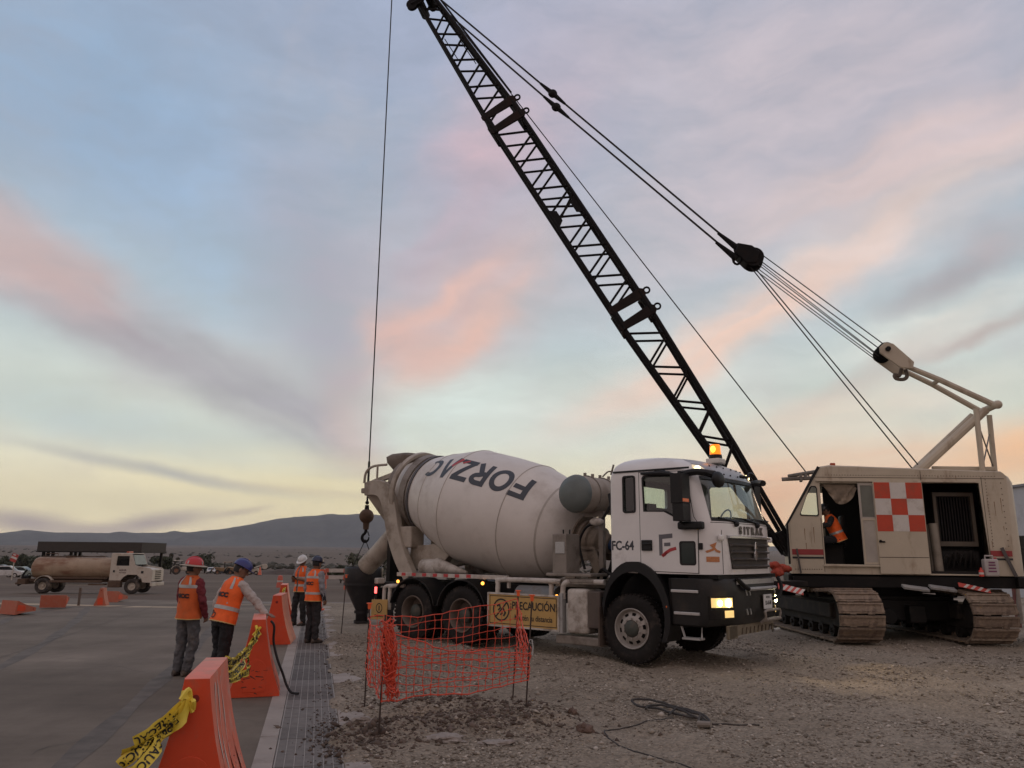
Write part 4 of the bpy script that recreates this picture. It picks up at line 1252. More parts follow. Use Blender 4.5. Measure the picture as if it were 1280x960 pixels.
hub_m = M('hub_dark', (0.05, 0.055, 0.045), 0.6, dirt=(0.11, 0.085, 0.065), damt=0.5, dscale=8)
back_m = M('brake_drum', (0.02, 0.018, 0.016), 0.9)
tm = {}
for s in (-1, 1):
    w = thing('front_wheel', None, None); w.parent = TRUCK; w.location = (0, s * 1.075, 0.545)
    tyre_mb(s=s).build('tyre', rubber, w, 40)
    rim_front_mb(s).build('rim', rim_m, w, 40)
    hub_mb(s).build('hub', hub_m, w, 40)
    mb = MB(); mb.cyl((0, s * 0.02, 0), (0, s * 0.06, 0), 0.30, n=24); mb.build('brake_drum', back_m, w)
for x in (-5.13, -3.77):
    for s in (-1, 1):
        w = thing('rear_wheel', None, None); w.parent = TRUCK; w.location = (x, s * 1.075, 0.545)
        if 'rt' not in tm:
            m2 = tyre_mb(w=0.29, y=0.0); m3 = tyre_mb(w=0.29, y=0.33); m2.add(m3.v, m3.f); tm['rt'] = m2.mesh('tyre', rubber, 40)
        t_ = link('tyre', tm['rt'], w)
        if s > 0: t_.rotation_euler = (0, 0, pi)
        mb = MB(); h = 0.145 * s; R0 = 0.318
        mb.lathe([(h * 0.7, R0), (h * 0.97, R0), (h, R0 * 0.96), (h * 0.9, R0 * 0.92), (h * 0.2, R0 * 0.9), (-h * 0.6, R0 * 0.84), (-h * 0.8, 0.16), (-h * 0.8, 0.001)], (0, 0, 0), (0, 1, 0), 36)
        mb.build('rim', rim_r, w, 40)
        mb = MB(); mb.lathe([(-h * 0.8, 0.15), (h * 0.35, 0.145), (h * 0.5, 0.12), (h * 0.55, 0.001)], (0, 0, 0), (0, 1, 0), 18); mb.build('hub', hub_m, w, 40)
        # black mudguard over each wheel
        g = MB(); arc_o = [(x + 0.66 * cos(R(a)), 0.56 + 0.66 * sin(R(a))) for a in np.linspace(12, 168, 18)]; arc_i = [(x + 0.635 * cos(R(a)), 0.56 + 0.635 * sin(R(a))) for a in np.linspace(168, 12, 18)]
        g.prism(arc_o + arc_i, 1, *sorted((s * 0.72, s * 1.25))); g.build('mudguard', black_plastic, TRUCK, 40)
# chassis
mb = MB()
for y in (-0.4, 0.4): mb.box((-2.95, y, 0.98), (7.2, 0.09, 0.30))
for x in (-6.4, -5.2, -3.7, -2.4, -1.0, 0.6): mb.box((x, 0, 0.96), (0.12, 0.8, 0.22))
for x in (-5.13, -3.77, 0): mb.cyl((x, -1.0, 0.545), (x, 1.0, 0.545), 0.10, n=12)
for x in (-5.13, -3.77): mb.ball((x, 0, 0.56), 0.26, 14)
mb.box((-4.45, 0, 0.72), (2.4, 0.9, 0.2))
mb.build('chassis', chassis_black, TRUCK, 30)
mb = MB(); mb.box((0.1, 0, 1.15), (1.4, 1.3, 0.9)); mb.box((-0.8, 0.1, 1.0), (0.9, 1.0, 0.55)); mb.build('engine', chassis_black, TRUCK, 0, 0.06)

# ---- drum on an inclined axis
TH = math.atan(0.241); ca, sa = cos(TH), sin(TH)
DX0, DZ0 = -1.426, 1.963
PR = [(0.30, 0.30), (0.36, 0.52), (0.46, 0.70), (0.60, 0.83), (0.77, 0.925), (1.0, 1.01), (1.27, 1.09), (1.53, 1.155), (1.56, 1.166), (2.3, 1.206), (3.12, 1.217), (3.18, 1.215), (4.0, 0.993), (4.75, 0.763), (5.35, 0.59)]
ps, pr = [p[0] for p in PR], [p[1] for p in PR]


def dpt(s, phi, off=0.0, r=None):
    rr_ = (float(np.interp(s, ps, pr)) if r is None else r) + off
    return (DX0 - ca * s + sa * cos(phi) * rr_, -sin(phi) * rr_, DZ0 + sa * s + ca * cos(phi) * rr_)


mb = MB(); n = 96
rings = [[dpt(s, 2 * pi * j / n) for j in range(n)] for s in ps]
mb.loft(rings); DRUM = mb.build('drum', drum_paint, TRUCK, 50)
for s, w_ in ((0.78, 0.025), (1.55, 0.016), (3.15, 0.016), (3.95, 0.014)):
    g = MB(); g.loft([[dpt(s + k * w_, 2 * pi * j / 72, o) for j in range(72)] for k, o in ((-1, -0.002), (0, 0.009), (1, -0.002))], False); g.build('weld_seam', M('weld_line', (0.42, 0.38, 0.335), 0.6), DRUM, 60)
g = MB(); g.loft([[dpt(s, 2 * pi * j / 72, 0, r) for j in range(72)] for s, r in ((4.62, 0.80), (4.60, 0.86), (4.78, 0.86), (4.80, 0.76))], False); g.build('roller_track', dusty_steel, DRUM, 30)
g = MB(); g.loft([[dpt(s, 2 * pi * j / 72, 0, r) for j in range(72)] for s, r in ((4.45, 0.865), (4.44, 0.885), (4.50, 0.885), (4.51, 0.84))], False); g.build('wear_ring', M('ring_dark', (0.09, 0.085, 0.09), 0.6), DRUM, 30)
g = MB(); g.loft([[dpt(s, 2 * pi * j / 48, 0, r) for j in range(48)] for s, r in ((5.3, 0.63), (5.3, 0.66), (5.42, 0.66), (5.42, 0.55))], False); g.build('mouth_ring', dusty_steel, DRUM, 30)
# lettering, upside down on the upper near side
LW, LH = 0.47, 0.56
def letters():
    w = 0.108
    out = {}
    def S_(pts, o, ww=w, n=5): out.setdefault(o, []).extend([[(p.x + o, p.y) for p in q] for q in stroke(pts, ww, n)])
    h = LH; c = w / 2
    S_([(c, 0), (c, h)], 0); S_([(w * 0.9, h - c), (0.36, h - c)], 0); S_([(w * 0.9, h * 0.54), (0.31, h * 0.54)], 0)
    S_(arc(0.25, h / 2, 0.25 - c, h / 2 - c, 0, 360, 32), 0.38, w, 1)
    o = 0.94
    S_([(c, 0), (c, h)], o); S_([(w * 0.9, h - c), (0.22, h - c)] + arc(0.22, h * 0.735, 0.135, h * 0.265 - c, 80, -90, 8) + [(w * 0.9, h * 0.47)], o, w, 2); S_([(0.2, h * 0.46), (0.36, 0.0)], o)
    o = 1.38
    S_([(0.02, h - c), (0.42, h - c)], o); S_([(0.37, h - w * 0.7), (0.06, w * 0.7)], o); S_([(0.0, c), (0.40, c)], o)
    o = 1.86
    S_([(0.0, 0.0), (0.20, h)], o, 0.10); S_([(0.20, h), (0.34, 0.0)], o, 0.10)
    o = 2.30
    S_(arc(0.27, h / 2, 0.24 - c, h / 2 - c, 55, 305, 20), o, w, 1)
    return out
red = stroke([(1.80, 0.02), (1.95, 0.26)], 0.085, 4)
red2 = stroke([(1.62, 0.03), (1.74, 0.13)], 0.05, 3)
S0, PHI0, RW = 1.18, radians(37), 1.19
def on_drum(polys, off, name, mat):
    mb = MB()
    for q in polys:
        # subdivide each quad along the arc so that it hugs the drum
        q = [Vector((p[0], p[1])) for p in q]
        k = 4
        for i in range(k):
            a, b = i / k, (i + 1) / k
            p0, p1, p2, p3 = q[0].lerp(q[3], a), q[1].lerp(q[2], a), q[1].lerp(q[2], b), q[0].lerp(q[3], b)
            mb.add([dpt(S0 + p.x * 1.06, PHI0 + p.y / RW, off) for p in (p0, p1, p2, p3)], [(0, 1, 2, 3)])
    return mb.build(name, mat, DRUM, 0)
for _q in letters().values(): on_drum(_q, 0.005, 'letter', charcoal)
on_drum(red, 0.008, 'letter_accent', red_print); on_drum(red2, 0.008, 'letter_accent', red_print)

# ---- drive end: gearbox, pedestal, control box, air tank
gear = M('gearbox_paint', (0.27, 0.22, 0.17), 0.6, dirt=(0.13, 0.10, 0.075), damt=0.5, dscale=4)
mb = MB(); ax = Vector((-ca, 0, sa)); o = Vector((DX0, 0, DZ0))
mb.lathe([(0.38, 0.42), (0.30, 0.42), (0.30, 0.33), (0.22, 0.34), (0.20, 0.30), (0.08, 0.31), (0.05, 0.27), (-0.10, 0.27), (-0.14, 0.2), (-0.3, 0.17), (-0.32, 0.001)], o, ax, 28)
mb.build('gearbox', gear, TRUCK, 30)
mb = MB(); mb.lathe([(-0.30, 0.11), (-0.42, 0.13), (-0.46, 0.10), (-0.56, 0.12), (-0.60, 0.001)], o, ax, 16); mb.build('drive_motor', M('motor_blue', (0.03, 0.07, 0.16), 0.5, dirt=(0.1, 0.09, 0.08), damt=0.3), TRUCK, 30)
for y in (-0.38, 0.38):
    mb = MB(); mb.plate([(-1.95, 1.16), (-0.95, 1.16), (-1.25, 1.85), (-1.62, 1.85)], [[(-1.68, 1.28), (-1.2, 1.28), (-1.34, 1.6), (-1.55, 1.6)]], 1, y - 0.02, y + 0.02); mb.build('pedestal_plate', gear, TRUCK, 0)
mb = MB(); mb.box((-1.45, 0, 1.15), (1.2, 1.0, 0.06)); mb.box((-1.5, 0, 1.78), (0.5, 0.8, 0.06)); mb.build('pedestal', gear, TRUCK, 0, 0.01)
# horizontal air and water tank behind the cab, with straps
tank_m = M('water_tank', (0.34, 0.29, 0.24), 0.55, dirt=(0.20, 0.155, 0.12), damt=0.5, dscale=2)
def tank_x(y): return -1.28
mb = MB(); mb.lathe([(-1.08, 0.001), (-1.06, 0.18), (-1.0, 0.30), (-0.93, 0.335), (0.93, 0.335), (1.0, 0.30), (1.06, 0.18), (1.08, 0.001)], (-1.27, 0, 2.78), (0, 1, 0), 32)
WT = mb.build('water_tank', tank_m, TRUCK, 50)
mb = MB(); mb.lathe([(-1.10, 0.001), (-1.08, 0.19), (-1.02, 0.312), (-0.935, 0.345), (-0.915, 0.345)], (-1.27, 0, 2.78), (0, 1, 0), 32); mb.build('tank_end', M('tank_end_green', (0.125, 0.145, 0.138), 0.5, dirt=(0.22, 0.19, 0.16), damt=0.3, dscale=3), WT, 50)
for y in (-0.62, -0.12, 0.55):
    mb = MB(); mb.tube([(-1.27 + 0.345 * cos(a), y, 2.78 + 0.345 * sin(a)) for a in np.linspace(0, 2 * pi, 28)], 0.012, 6); mb.build('tank_strap', dusty_steel, WT)
mb = MB()
for y in (-0.7, -0.45, -0.2, 0.1): mb.cyl((-1.22, y, 3.1), (-1.22, y, 3.17), 0.03, n=8)
mb.tube(smooth_path([(-1.1, -0.3, 3.12), (-1.0, -0.25, 3.22), (-0.98, -0.1, 3.2), (-1.0, 0.0, 3.12)], 4), 0.015, 6); mb.tube([(-0.66, -0.7, 3.1), (-0.6, -0.7, 3.28)], 0.02, 6)
mb.build('tank_fittings', dusty_steel, WT)
for y in (-0.5, 0.5):
    mb = MB(); mb.box((-1.0, y, 1.9), (0.09, 0.09, 1.15)); mb.box((-1.15, y, 2.43), (0.4, 0.08, 0.1)); mb.build('tank_frame', dusty_steel, TRUCK, 0)
mb = MB()
mb.tube(smooth_path([(-0.75, -0.55, 2.6), (-0.95, -0.62, 2.3), (-1.3, -0.55, 2.2), (-1.5, -0.5, 1.9), (-1.35, -0.55, 1.45)], 6), 0.025, 8)
mb.tube(smooth_path([(-0.6, -0.85, 2.75), (-0.52, -0.9, 2.4), (-0.55, -0.8, 1.9), (-0.7, -0.7, 1.5), (-0.9, -0.6, 1.3)], 6), 0.035, 8)
mb.tube(smooth_path([(-1.1, -0.5, 1.3), (-0.9, -0.65, 1.45), (-0.6, -0.7, 1.35), (-0.5, -0.6, 1.6)], 6), 0.03, 8)
mb.build('hoses', black_plastic, TRUCK)
mb = MB(); mb.ball((-0.95, -0.75, 2.28), 0.10, 10, scale=(1.5, 0.8, 0.7)); mb.build('air_filter', dusty_white, TRUCK)
mb = MB(); mb.box((-1.44, -1.0, 1.72), (0.30, 0.42, 0.68)); CB = mb.build('control_box', dusty_steel, TRUCK, 0, 0.012)
mb = MB(); mb.box((-1.42, -1.215, 1.82), (0.2, 0.02, 0.2)); mb.build('control_panel', M('panel_pale', (0.42, 0.42, 0.4), 0.6, var=0.15, scale=40), CB, 0, 0.005)
mb = MB()
for x in (-1.5, -1.36): mb.cyl((x, -1.0, 2.05), (x, -1.0, 2.14), 0.014, n=6)
mb.build('control_levers', black_plastic, CB)
mb = MB(); mb.box((-1.25, -0.95, 1.36), (0.95, 0.55, 0.05)); mb.box((-1.15, -0.95, 1.26), (0.8, 0.5, 0.05)); mb.build('service_platform', dusty_steel, TRUCK, 0, 0.01)
# ---- near and far side: fuel tanks, tube guards, caution sign, marker lights
for s in (-1, 1):
    y = s * 1.21
    mb = MB(); mb.box((-1.06, s * 0.98, 0.76), (0.44, 0.5, 0.74)); FT = mb.build('fuel_tank', dusty_white, TRUCK, 0, 0.06, 3)
    mb = MB()
    for zz in (0.55, 0.68, 0.81, 0.94):
        mb.add([(-1.22, s * 1.233, zz - 0.03), (-1.08, s * 1.233, zz + 0.05), (-1.08, s * 1.233, zz + 0.06), (-1.22, s * 1.233, zz - 0.02)], [(0, 1, 2, 3)]); mb.add([(-1.08, s * 1.233, zz + 0.05), (-0.94, s * 1.233, zz - 0.03), (-0.94, s * 1.233, zz - 0.02), (-1.08, s * 1.233, zz + 0.06)], [(0, 1, 2, 3)])
    mb.build('tank_ribs', M('rib_dust', (0.42, 0.38, 0.33), 0.7), FT, 0)
    mb = MB(); mb.box((-0.72, s * 1.0, 0.8), (0.26, 0.45, 0.6)); mb.build('battery_box', M('box_brown', (0.085, 0.065, 0.055), 0.7, dirt=DUST_D, damt=0.5), TRUCK, 0, 0.02)
    mb = MB(); mb.box((-1.05, s * 1.0, 0.28), (0.95, 0.42, 0.14)); mb.build('cooler_box', dusty_steel, TRUCK, 0, 0.02)
    for x0, x1 in ((-2.85, -1.52), (-1.66, -0.55)):
        yy_ = y - s * (0.0 if x0 < -2 else 0.07)
        mb = MB(); pts = [(x0, yy_, 0.72), (x0, yy_, 1.15), (x0 + 0.09, yy_, 1.235), (x1, yy_, 1.245), (x1 + 0.06, yy_, 1.235)] if x0 < -2 else [(x0, yy_, 0.95), (x0, yy_, 1.15), (x0 + 0.08, yy_, 1.24), (x1, yy_, 1.25)]
        mb.tube(smooth_path(pts, 5), 0.045, 10); mb.build('guard_tube', dusty_white, TRUCK)
    mb = MB(); mb.tube(smooth_path([(-1.36, y, 0.95), (-1.36, y, 1.14), (-1.28, y, 1.24), (-1.2, y - s * 0.3, 1.25)], 5), 0.045, 10); mb.build('guard_tube', dusty_white, TRUCK)
    mb = MB(); mb.lathe([(-0.48, 0.001), (-0.45, 0.2), (0.45, 0.2), (0.48, 0.001)], (-2.15, s * 0.85, 0.94), (1, 0, 0), 22); mb.build('air_tank', M('air_tank', (0.24, 0.25, 0.25), 0.5, 0.2, dirt=DUST, damt=0.5, dscale=4), TRUCK, 50)
    # striped rail over the rear wheels
    mb = MB(); mb.box((-4.13, y - s * 0.02, 1.275), (3.0, 0.06, 0.075)); RL = mb.build('side_rail', dusty_white, TRUCK, 0, 0.006)
    for k in range(7):
        mb = MB(); mb.box((-5.42 + k * 0.305, y + s * 0.0125, 1.28), (0.115, 0.004, 0.06)); mb.build('reflector_red', M('reflector_red', (0.48, 0.045, 0.05), 0.4), RL, 0)
    mb = MB(); mb.box((-2.62, y - s * 0.04, 1.19), (0.05, 0.05, 0.2)); mb.build('rail_post', dusty_white, RL, 0)
    for x, z in ((-5.55, 1.13), (-3.2, 1.16), (-1.47, 0.99)):
        mb = MB(); mb.ball((x, s * 1.25, z), 0.032, 10); MK = mb.build('marker_lamp', EM('marker_lit', (1.0, 0.36, 0.05), 3.5, (0.9, 0.3, 0.05)), TRUCK)
        mb = MB(); mb.box((x, s * 1.215, z), (0.11, 0.04, 0.09)); mb.build('lamp_base', chassis_black, MK, 0, 0.01)
    # tailpiece: curved guard tubes, lamp
    for x in (-6.0, -5.83):
        mb = MB(); mb.tube(smooth_path([(x, y, 0.55), (x, y, 0.92), (x + 0.06, y, 1.02), (x + 0.35, y - s * 0.1, 1.04)], 4), 0.04, 8); mb.build('guard_tube', dusty_white, TRUCK)
    mb = MB(); mb.box((-6.28, s * 1.05, 0.9), (0.06, 0.3, 0.16)); TL = mb.build('tail_lamp_box', chassis_black, TRUCK, 0, 0.01)
    mb = MB(); mb.box((-6.28, s * 1.21, 0.93), (0.05, 0.03, 0.13)); mb.build('tail_lamp', EM('tail_lit', (1.0, 0.10, 0.09), 3.0, (0.6, 0.03, 0.03)), TL, 0)
    mb = MB(); mb.box((-6.3, s * 1.1, 1.12), (0.12, 0.2, 0.12)); mb.build('work_lamp', dusty_white, TRUCK, 0, 0.02)
# the caution board on the near side
sign_m = M('sign_yellow', (0.50, 0.31, 0.10), 0.55, var=0.06, dirt=(0.30, 0.20, 0.10), damt=0.3, dscale=3)
def board(name, x0, x1, z0, z1, y, parent):
    mb = MB(); mb.box(((x0 + x1) / 2, y + 0.012, (z0 + z1) / 2), (x1 - x0, 0.02, z1 - z0)); b = mb.build(name, sign_m, parent, 0, 0.004)
    mb = MB(); mb.plate(rrect(x0 - 0.03, z0 - 0.03, x1 + 0.03, z1 + 0.03, 0.01), [rrect(x0, z0, x1, z1, 0.01)], 1, y - 0.012, y + 0.03); mb.build('sign_frame', dusty_white, b, 0)
    return b
YS = -1.29
SB = board('caution_sign', -3.0, -1.42, 0.44, 0.98, YS, TRUCK)
mb = MB(); yy_ = YS - 0.001
def flat(polys): mb.add([p for p in polys], [tuple(range(len(polys)))])
for q in stroke([(-2.97, 0.47), (-1.45, 0.47), (-1.45, 0.95), (-2.97, 0.95), (-2.97, 0.47)], 0.012, 1): flat([(p.x, yy_, p.y) for p in q])
for q in stroke(arc(-2.70, 0.71, 0.185, 0.185, 0, 360, 30), 0.028, 1) + stroke([(-2.83, 0.58), (-2.57, 0.84)], 0.028, 1): flat([(p.x, yy_ - 0.001, p.y) for p in q])
for q in stroke([(-2.80, 0.77), (-2.74, 0.80), (-2.72, 0.74), (-2.77, 0.70)], 0.03, 1) + stroke([(-2.66, 0.74), (-2.60, 0.66), (-2.64, 0.60)], 0.035, 1) + stroke([(-2.72, 0.62), (-2.66, 0.66)], 0.03, 1): flat([(p.x, yy_ - 0.002, p.y) for p in q])
put_text(mb, '\u00a1PRECAUCI\u00d3N!', 0.19, (-1.96, yy_ - 0.001, 0.79), (1, 0, 0), (0, 0, 1), 0.004, 0.82)
put_text(mb, 'Mant\u00e9n tu distancia', 0.135, (-1.96, yy_ - 0.001, 0.59), (1, 0, 0), (0, 0, 1), 0.002, 0.80)
mb.build('sign_print', black_print, SB, 0)
mb = MB(); mb.box((-2.2, -1.2, 0.86), (1.7, 0.05, 0.06)); mb.box((-2.2, -1.2, 0.5), (1.7, 0.05, 0.06)); mb.box((-1.36, -1.22, 0.72), (0.06, 0.12, 0.66)); mb.build('sign_bracket', galv, TRUCK, 0)

# ---- discharge end
rear_m = M('discharge_paint', (0.40, 0.35, 0.29), 0.55, dirt=(0.19, 0.15, 0.11), damt=0.55, dscale=2.2)
for s in (-1, 1):
    y0, y1 = s * 0.62, s * 0.78
    pth = smooth_path([(-7.35, 0, 3.15), (-7.0, 0, 3.17), (-6.72, 0, 3.08), (-6.5, 0, 2.75), (-6.3, 0, 2.1), (-6.05, 0, 1.6), (-5.75, 0, 1.2)], 6)
    rings = []
    for i, p in enumerate(pth):
        d = (pth[min(i + 1, len(pth) - 1)] - pth[max(i - 1, 0)]).normalized(); nn = Vector((-d.z, 0, d.x)); k = 0.15 + 0.05 * sin(i / len(pth) * pi)
        rings.append([(p.x + nn.x * k, y0, p.z + nn.z * k), (p.x + nn.x * k, y1, p.z + nn.z * k), (p.x - nn.x * k, y1, p.z - nn.z * k), (p.x - nn.x * k, y0, p.z - nn.z * k)])
    mb = MB(); mb.loft(rings); mb.build('rear_pedestal', rear_m, TRUCK, 40, 0.015)
    mb = MB(); mb.box((-7.42, s * 0.70, 3.12), (0.14, 0.12, 0.12)); mb.build('pedestal_end', rear_m, TRUCK, 0, 0.02)
    mb = MB(); mb.cyl((-5.35, s * 0.72, 1.42), (-4.9, s * 0.72, 1.42), 0.17, n=20); mb.tube([(-4.95, s * 0.72, 1.45), (-4.1, s * 0.72, 1.33)], [0.17, 0.03], 20); mb.build('spare_chute', dusty_white, TRUCK, 40)
    mb = MB(); mb.box((-6.0, s * 0.5, 2.05), (0.42, 0.4, 0.46)); mb.build('roller_box', rear_m, TRUCK, 0, 0.03)
    mb = MB(); mb.prism([(-6.1, 1.3), (-5.0, 1.5), (-4.75, 1.75), (-5.3, 1.9), (-6.0, 1.85)], 1, *sorted((s * 0.3, s * 0.5))); mb.build('side_gusset', rear_m, TRUCK, 0, 0.02)
# hoop over the drum mouth
mb = MB(); pth = []
for a in np.linspace(-118, 118, 30):
    p = dpt(5.02, R(a), 0, 0.80); pth.append(p)
rings = []
for p in pth:
    q = Vector(p); ctr = Vector(dpt(5.02, 0, 0, 0.0)); rd = (q - ctr).normalized()
    rings.append([tuple(q + ax * -0.06), tuple(q + ax * 0.06), tuple(q + ax * 0.06 + rd * 0.07), tuple(q + ax * -0.06 + rd * 0.07)])
mb.loft(rings); mb.build('drum_hoop', rear_m, TRUCK, 40, 0.01)
# charging hopper
mb = MB(); rings = []
for z, x0, x1, hy in ((3.35, -6.75, -6.45, 0.24), (3.6, -6.95, -6.38, 0.34), (3.78, -7.12, -6.33, 0.40), (3.92, -7.16, -6.33, 0.40), (3.985, -7.05, -6.40, 0.33), (4.0, -6.95, -6.5, 0.25)):
    rings.append([(x, y, z) for x, y in rrect(x0, -hy, x1, hy, min(0.16, hy * 0.6))])
mb.loft(rings); mb.build('charge_hopper', M('hopper_brown', (0.17, 0.135, 0.105), 0.7, dirt=(0.09, 0.07, 0.052), damt=0.5, dscale=3), TRUCK, 50)
mb = MB(); mb.box((-6.9, -0.5, 3.42), (0.9, 0.1, 0.1), Euler((0, -0.2, 0)).to_matrix()); mb.box((-6.9, 0.5, 3.42), (0.9, 0.1, 0.1), Euler((0, -0.2, 0)).to_matrix())
mb.tube(smooth_path([(-7.45, -0.7, 3.3), (-7.4, -0.7, 3.55), (-7.2, -0.66, 3.68), (-6.8, -0.6, 3.7)], 5), 0.03, 8); mb.tube([(-7.05, -0.66, 3.68), (-7.05, -0.66, 3.3)], 0.025, 6)
mb.build('hopper_stays', rear_m, TRUCK, 30)
# collecting funnel below the mouth and the swivel chute
mb = MB(); mb.loft([[(-7.5, -0.6, 3.05), (-7.5, 0.6, 3.05), (-6.6, 0.55, 3.0), (-6.6, -0.55, 3.0)], [(-7.1, -0.25, 2.35), (-7.1, 0.25, 2.35), (-6.75, 0.22, 2.3), (-6.75, -0.22, 2.3)]], cap=False)
o_ = mb.build('discharge_funnel', rear_m, TRUCK, 0); so = o_.modifiers.new('t', 'SOLIDIFY'); so.thickness = 0.03
mb = MB(); pth = smooth_path([(-6.85, 0.05, 2.3), (-7.05, 0.0, 2.15), (-7.5, -0.05, 1.75), (-7.95, -0.1, 1.38)], 6); rings = []
for i, p in enumerate(pth):
    d = (pth[min(i + 1, len(pth) - 1)] - pth[max(i - 1, 0)]).normalized(); u = Vector((0, 1, 0)); v = d.cross(u)
    rings.append([tuple(p + u * 0.23 * cos(a) + v * 0.23 * sin(a)) for a in np.linspace(0, pi * 2, 19)[:-1]])
mb.loft(rings, cap=False); o_ = mb.build('discharge_chute', rear_m, TRUCK, 40); so = o_.modifiers.new('t', 'SOLIDIFY'); so.thickness = 0.02
mb = MB(); mb.box((-7.0, 0, 1.55), (0.12, 0.5, 1.1)); mb.tube([(-6.6, 0.2, 1.2), (-7.3, 0, 1.75)], 0.04, 8); mb.build('chute_support', chassis_black, TRUCK, 0)
mb = MB(); mb.box((-6.2, 0, 1.05), (0.5, 2.0, 0.08)); mb.box((-6.45, 0, 0.75), (0.08, 2.1, 0.16)); mb.build('rear_bumper', chassis_black, TRUCK, 0, 0.01)
# small warning board on the tail
w_ = MB(); w_.prism([(-6.27, 0.34), (-5.78, 0.36), (-5.78, 0.76), (-6.27, 0.74)], 1, -1.32, -1.30); TS = w_.build('tail_board', sign_m, TRUCK, 0, 0.004)
mb = MB()
for q in stroke(arc(-6.02, 0.58, 0.09, 0.09, 0, 360, 20), 0.02, 1) + stroke([(-6.02, 0.63), (-6.02, 0.53)], 0.03, 1): mb.add([(p.x, -1.323, p.y) for p in q], [(0, 1, 2, 3)])
put_text(mb, 'CUIDADO', 0.06, (-6.02, -1.323, 0.42), (1, 0, 0), (0, 0, 1), 0.002)
mb.build('sign_print', black_print, TS, 0)
# amber beacon on the cab roof
mb = MB(); mb.box((0.95, 0.16, 3.315), (0.26, 0.26, 0.09)); BCN = mb.build('beacon_base', M('beacon_white', (0.6, 0.58, 0.53), 0.5), TRUCK, 0, 0.02)
mb = MB(); mb.cyl((0.95, 0.16, 3.37), (0.95, 0.16, 3.43), 0.115, 0.11, 20); mb.build('beacon_collar', black_plastic, BCN)
mb = MB(); mb.lathe([(0, 0.098), (0.15, 0.09), (0.178, 0.078), (0.183, 0.001)], (0.95, 0.16, 3.43), (0, 0, 1), 20); mb.build('beacon_lens', EM('beacon_lit', (1.0, 0.20, 0.004), 0.95, (0.9, 0.3, 0.02)), BCN, 50)
mb = MB(); mb.ball((0.95, 0.09, 3.52), 0.05, 10, scale=(1, 1.3, 1.3)); mb.build('beacon_bulb', EM('beacon_core', (1.0, 0.36, 0.02), 3.0), BCN)


# ================================================================== THE CRAWLER CRANE
CR0 = Vector((8.25, 18.0, 0))
CRANE = thing('crawler_crane', 'cream crawler crane with a tall black lattice boom and chequered side door', 'crane', CR0)


# the upper works are slewed by 12 degrees: the boom points left and a little away
PSI = R(12)
SLEWED = [False]
FOOT = Vector((6.35, 17.8, 0))
FA, FB = Vector((-cos(PSI), sin(PSI), 0)), Vector((sin(PSI), cos(PSI), 0))


def kp(f, z, w=0.0):
    """point f metres ahead of the boom foot, at height z, w metres to the far side"""
    p = FOOT + FA * f + FB * w
    return Vector((p.x, p.y, z))


def slew(x, y, z):
    s, w = (x - 8.2) * 0.911 - 0.06, y - 16.4
    q = R(17)
    yn_ = 16.4 - s * sin(q)
    return (8.2 + s * cos(q) + w * sin(q), yn_ + w * cos(q), 1.7 + (z - 1.7) * yn_ / 16.4)


def cb(mb, name, mat, parent=None, smooth=35, bevel=0.0, seg=2, label=None):
    if SLEWED[0]: mb.v = [slew(*v) for v in mb.v]
    mb.v = [(v[0] - CR0.x, v[1] - CR0.y, v[2] - CR0.z) for v in mb.v]
    return mb.build(name, mat, CRANE if parent is None else parent, smooth, bevel, seg, label)


# ---- crawler tracks, each a loop of muddy shoes
shoe_mats = [M('track_shoe_%d' % i, c, 0.8, 0.0, var=0.3, scale=7, dirt=(0.06, 0.04, 0.03), damt=0.45, dscale=6, bump=0.7, bscale=18)
             for i, c in enumerate([(0.24, 0.18, 0.13), (0.19, 0.14, 0.10), (0.27, 0.21, 0.155)])]
SW = 0.90
shoes = []
for m_ in shoe_mats:
    mb = MB()   # along local x: shoe width; y: travel; z: outwards
    mb.box((0, 0, 0.0), (SW, 0.205, 0.035))
    mb.box((0, 0.085, 0.03), (SW * 0.98, 0.035, 0.03)); mb.box((0, -0.06, 0.022), (SW, 0.02, 0.018))
    for sx in (-1, 1): mb.box((sx * SW * 0.2, -0.1, 0.008), (SW * 0.14, 0.045, 0.03)); mb.box((sx * SW * 0.46, 0.0, 0.012), (SW * 0.05, 0.19, 0.03))
    mb.box((0, 0, -0.05), (0.2, 0.12, 0.08))
    me = mb.mesh('track_shoe', m_, 0); shoes.append(me)
random.seed(5)
track_dark = M('track_frame', (0.014, 0.011, 0.009), 0.85, dirt=(0.045, 0.032, 0.024), damt=0.5, dscale=3, bump=0.3)
ya, yb, zc, rad = 16.22, 20.1, 0.545, 0.49
straight = yb - ya; per = 2 * straight + 2 * pi * rad; NSH = 46
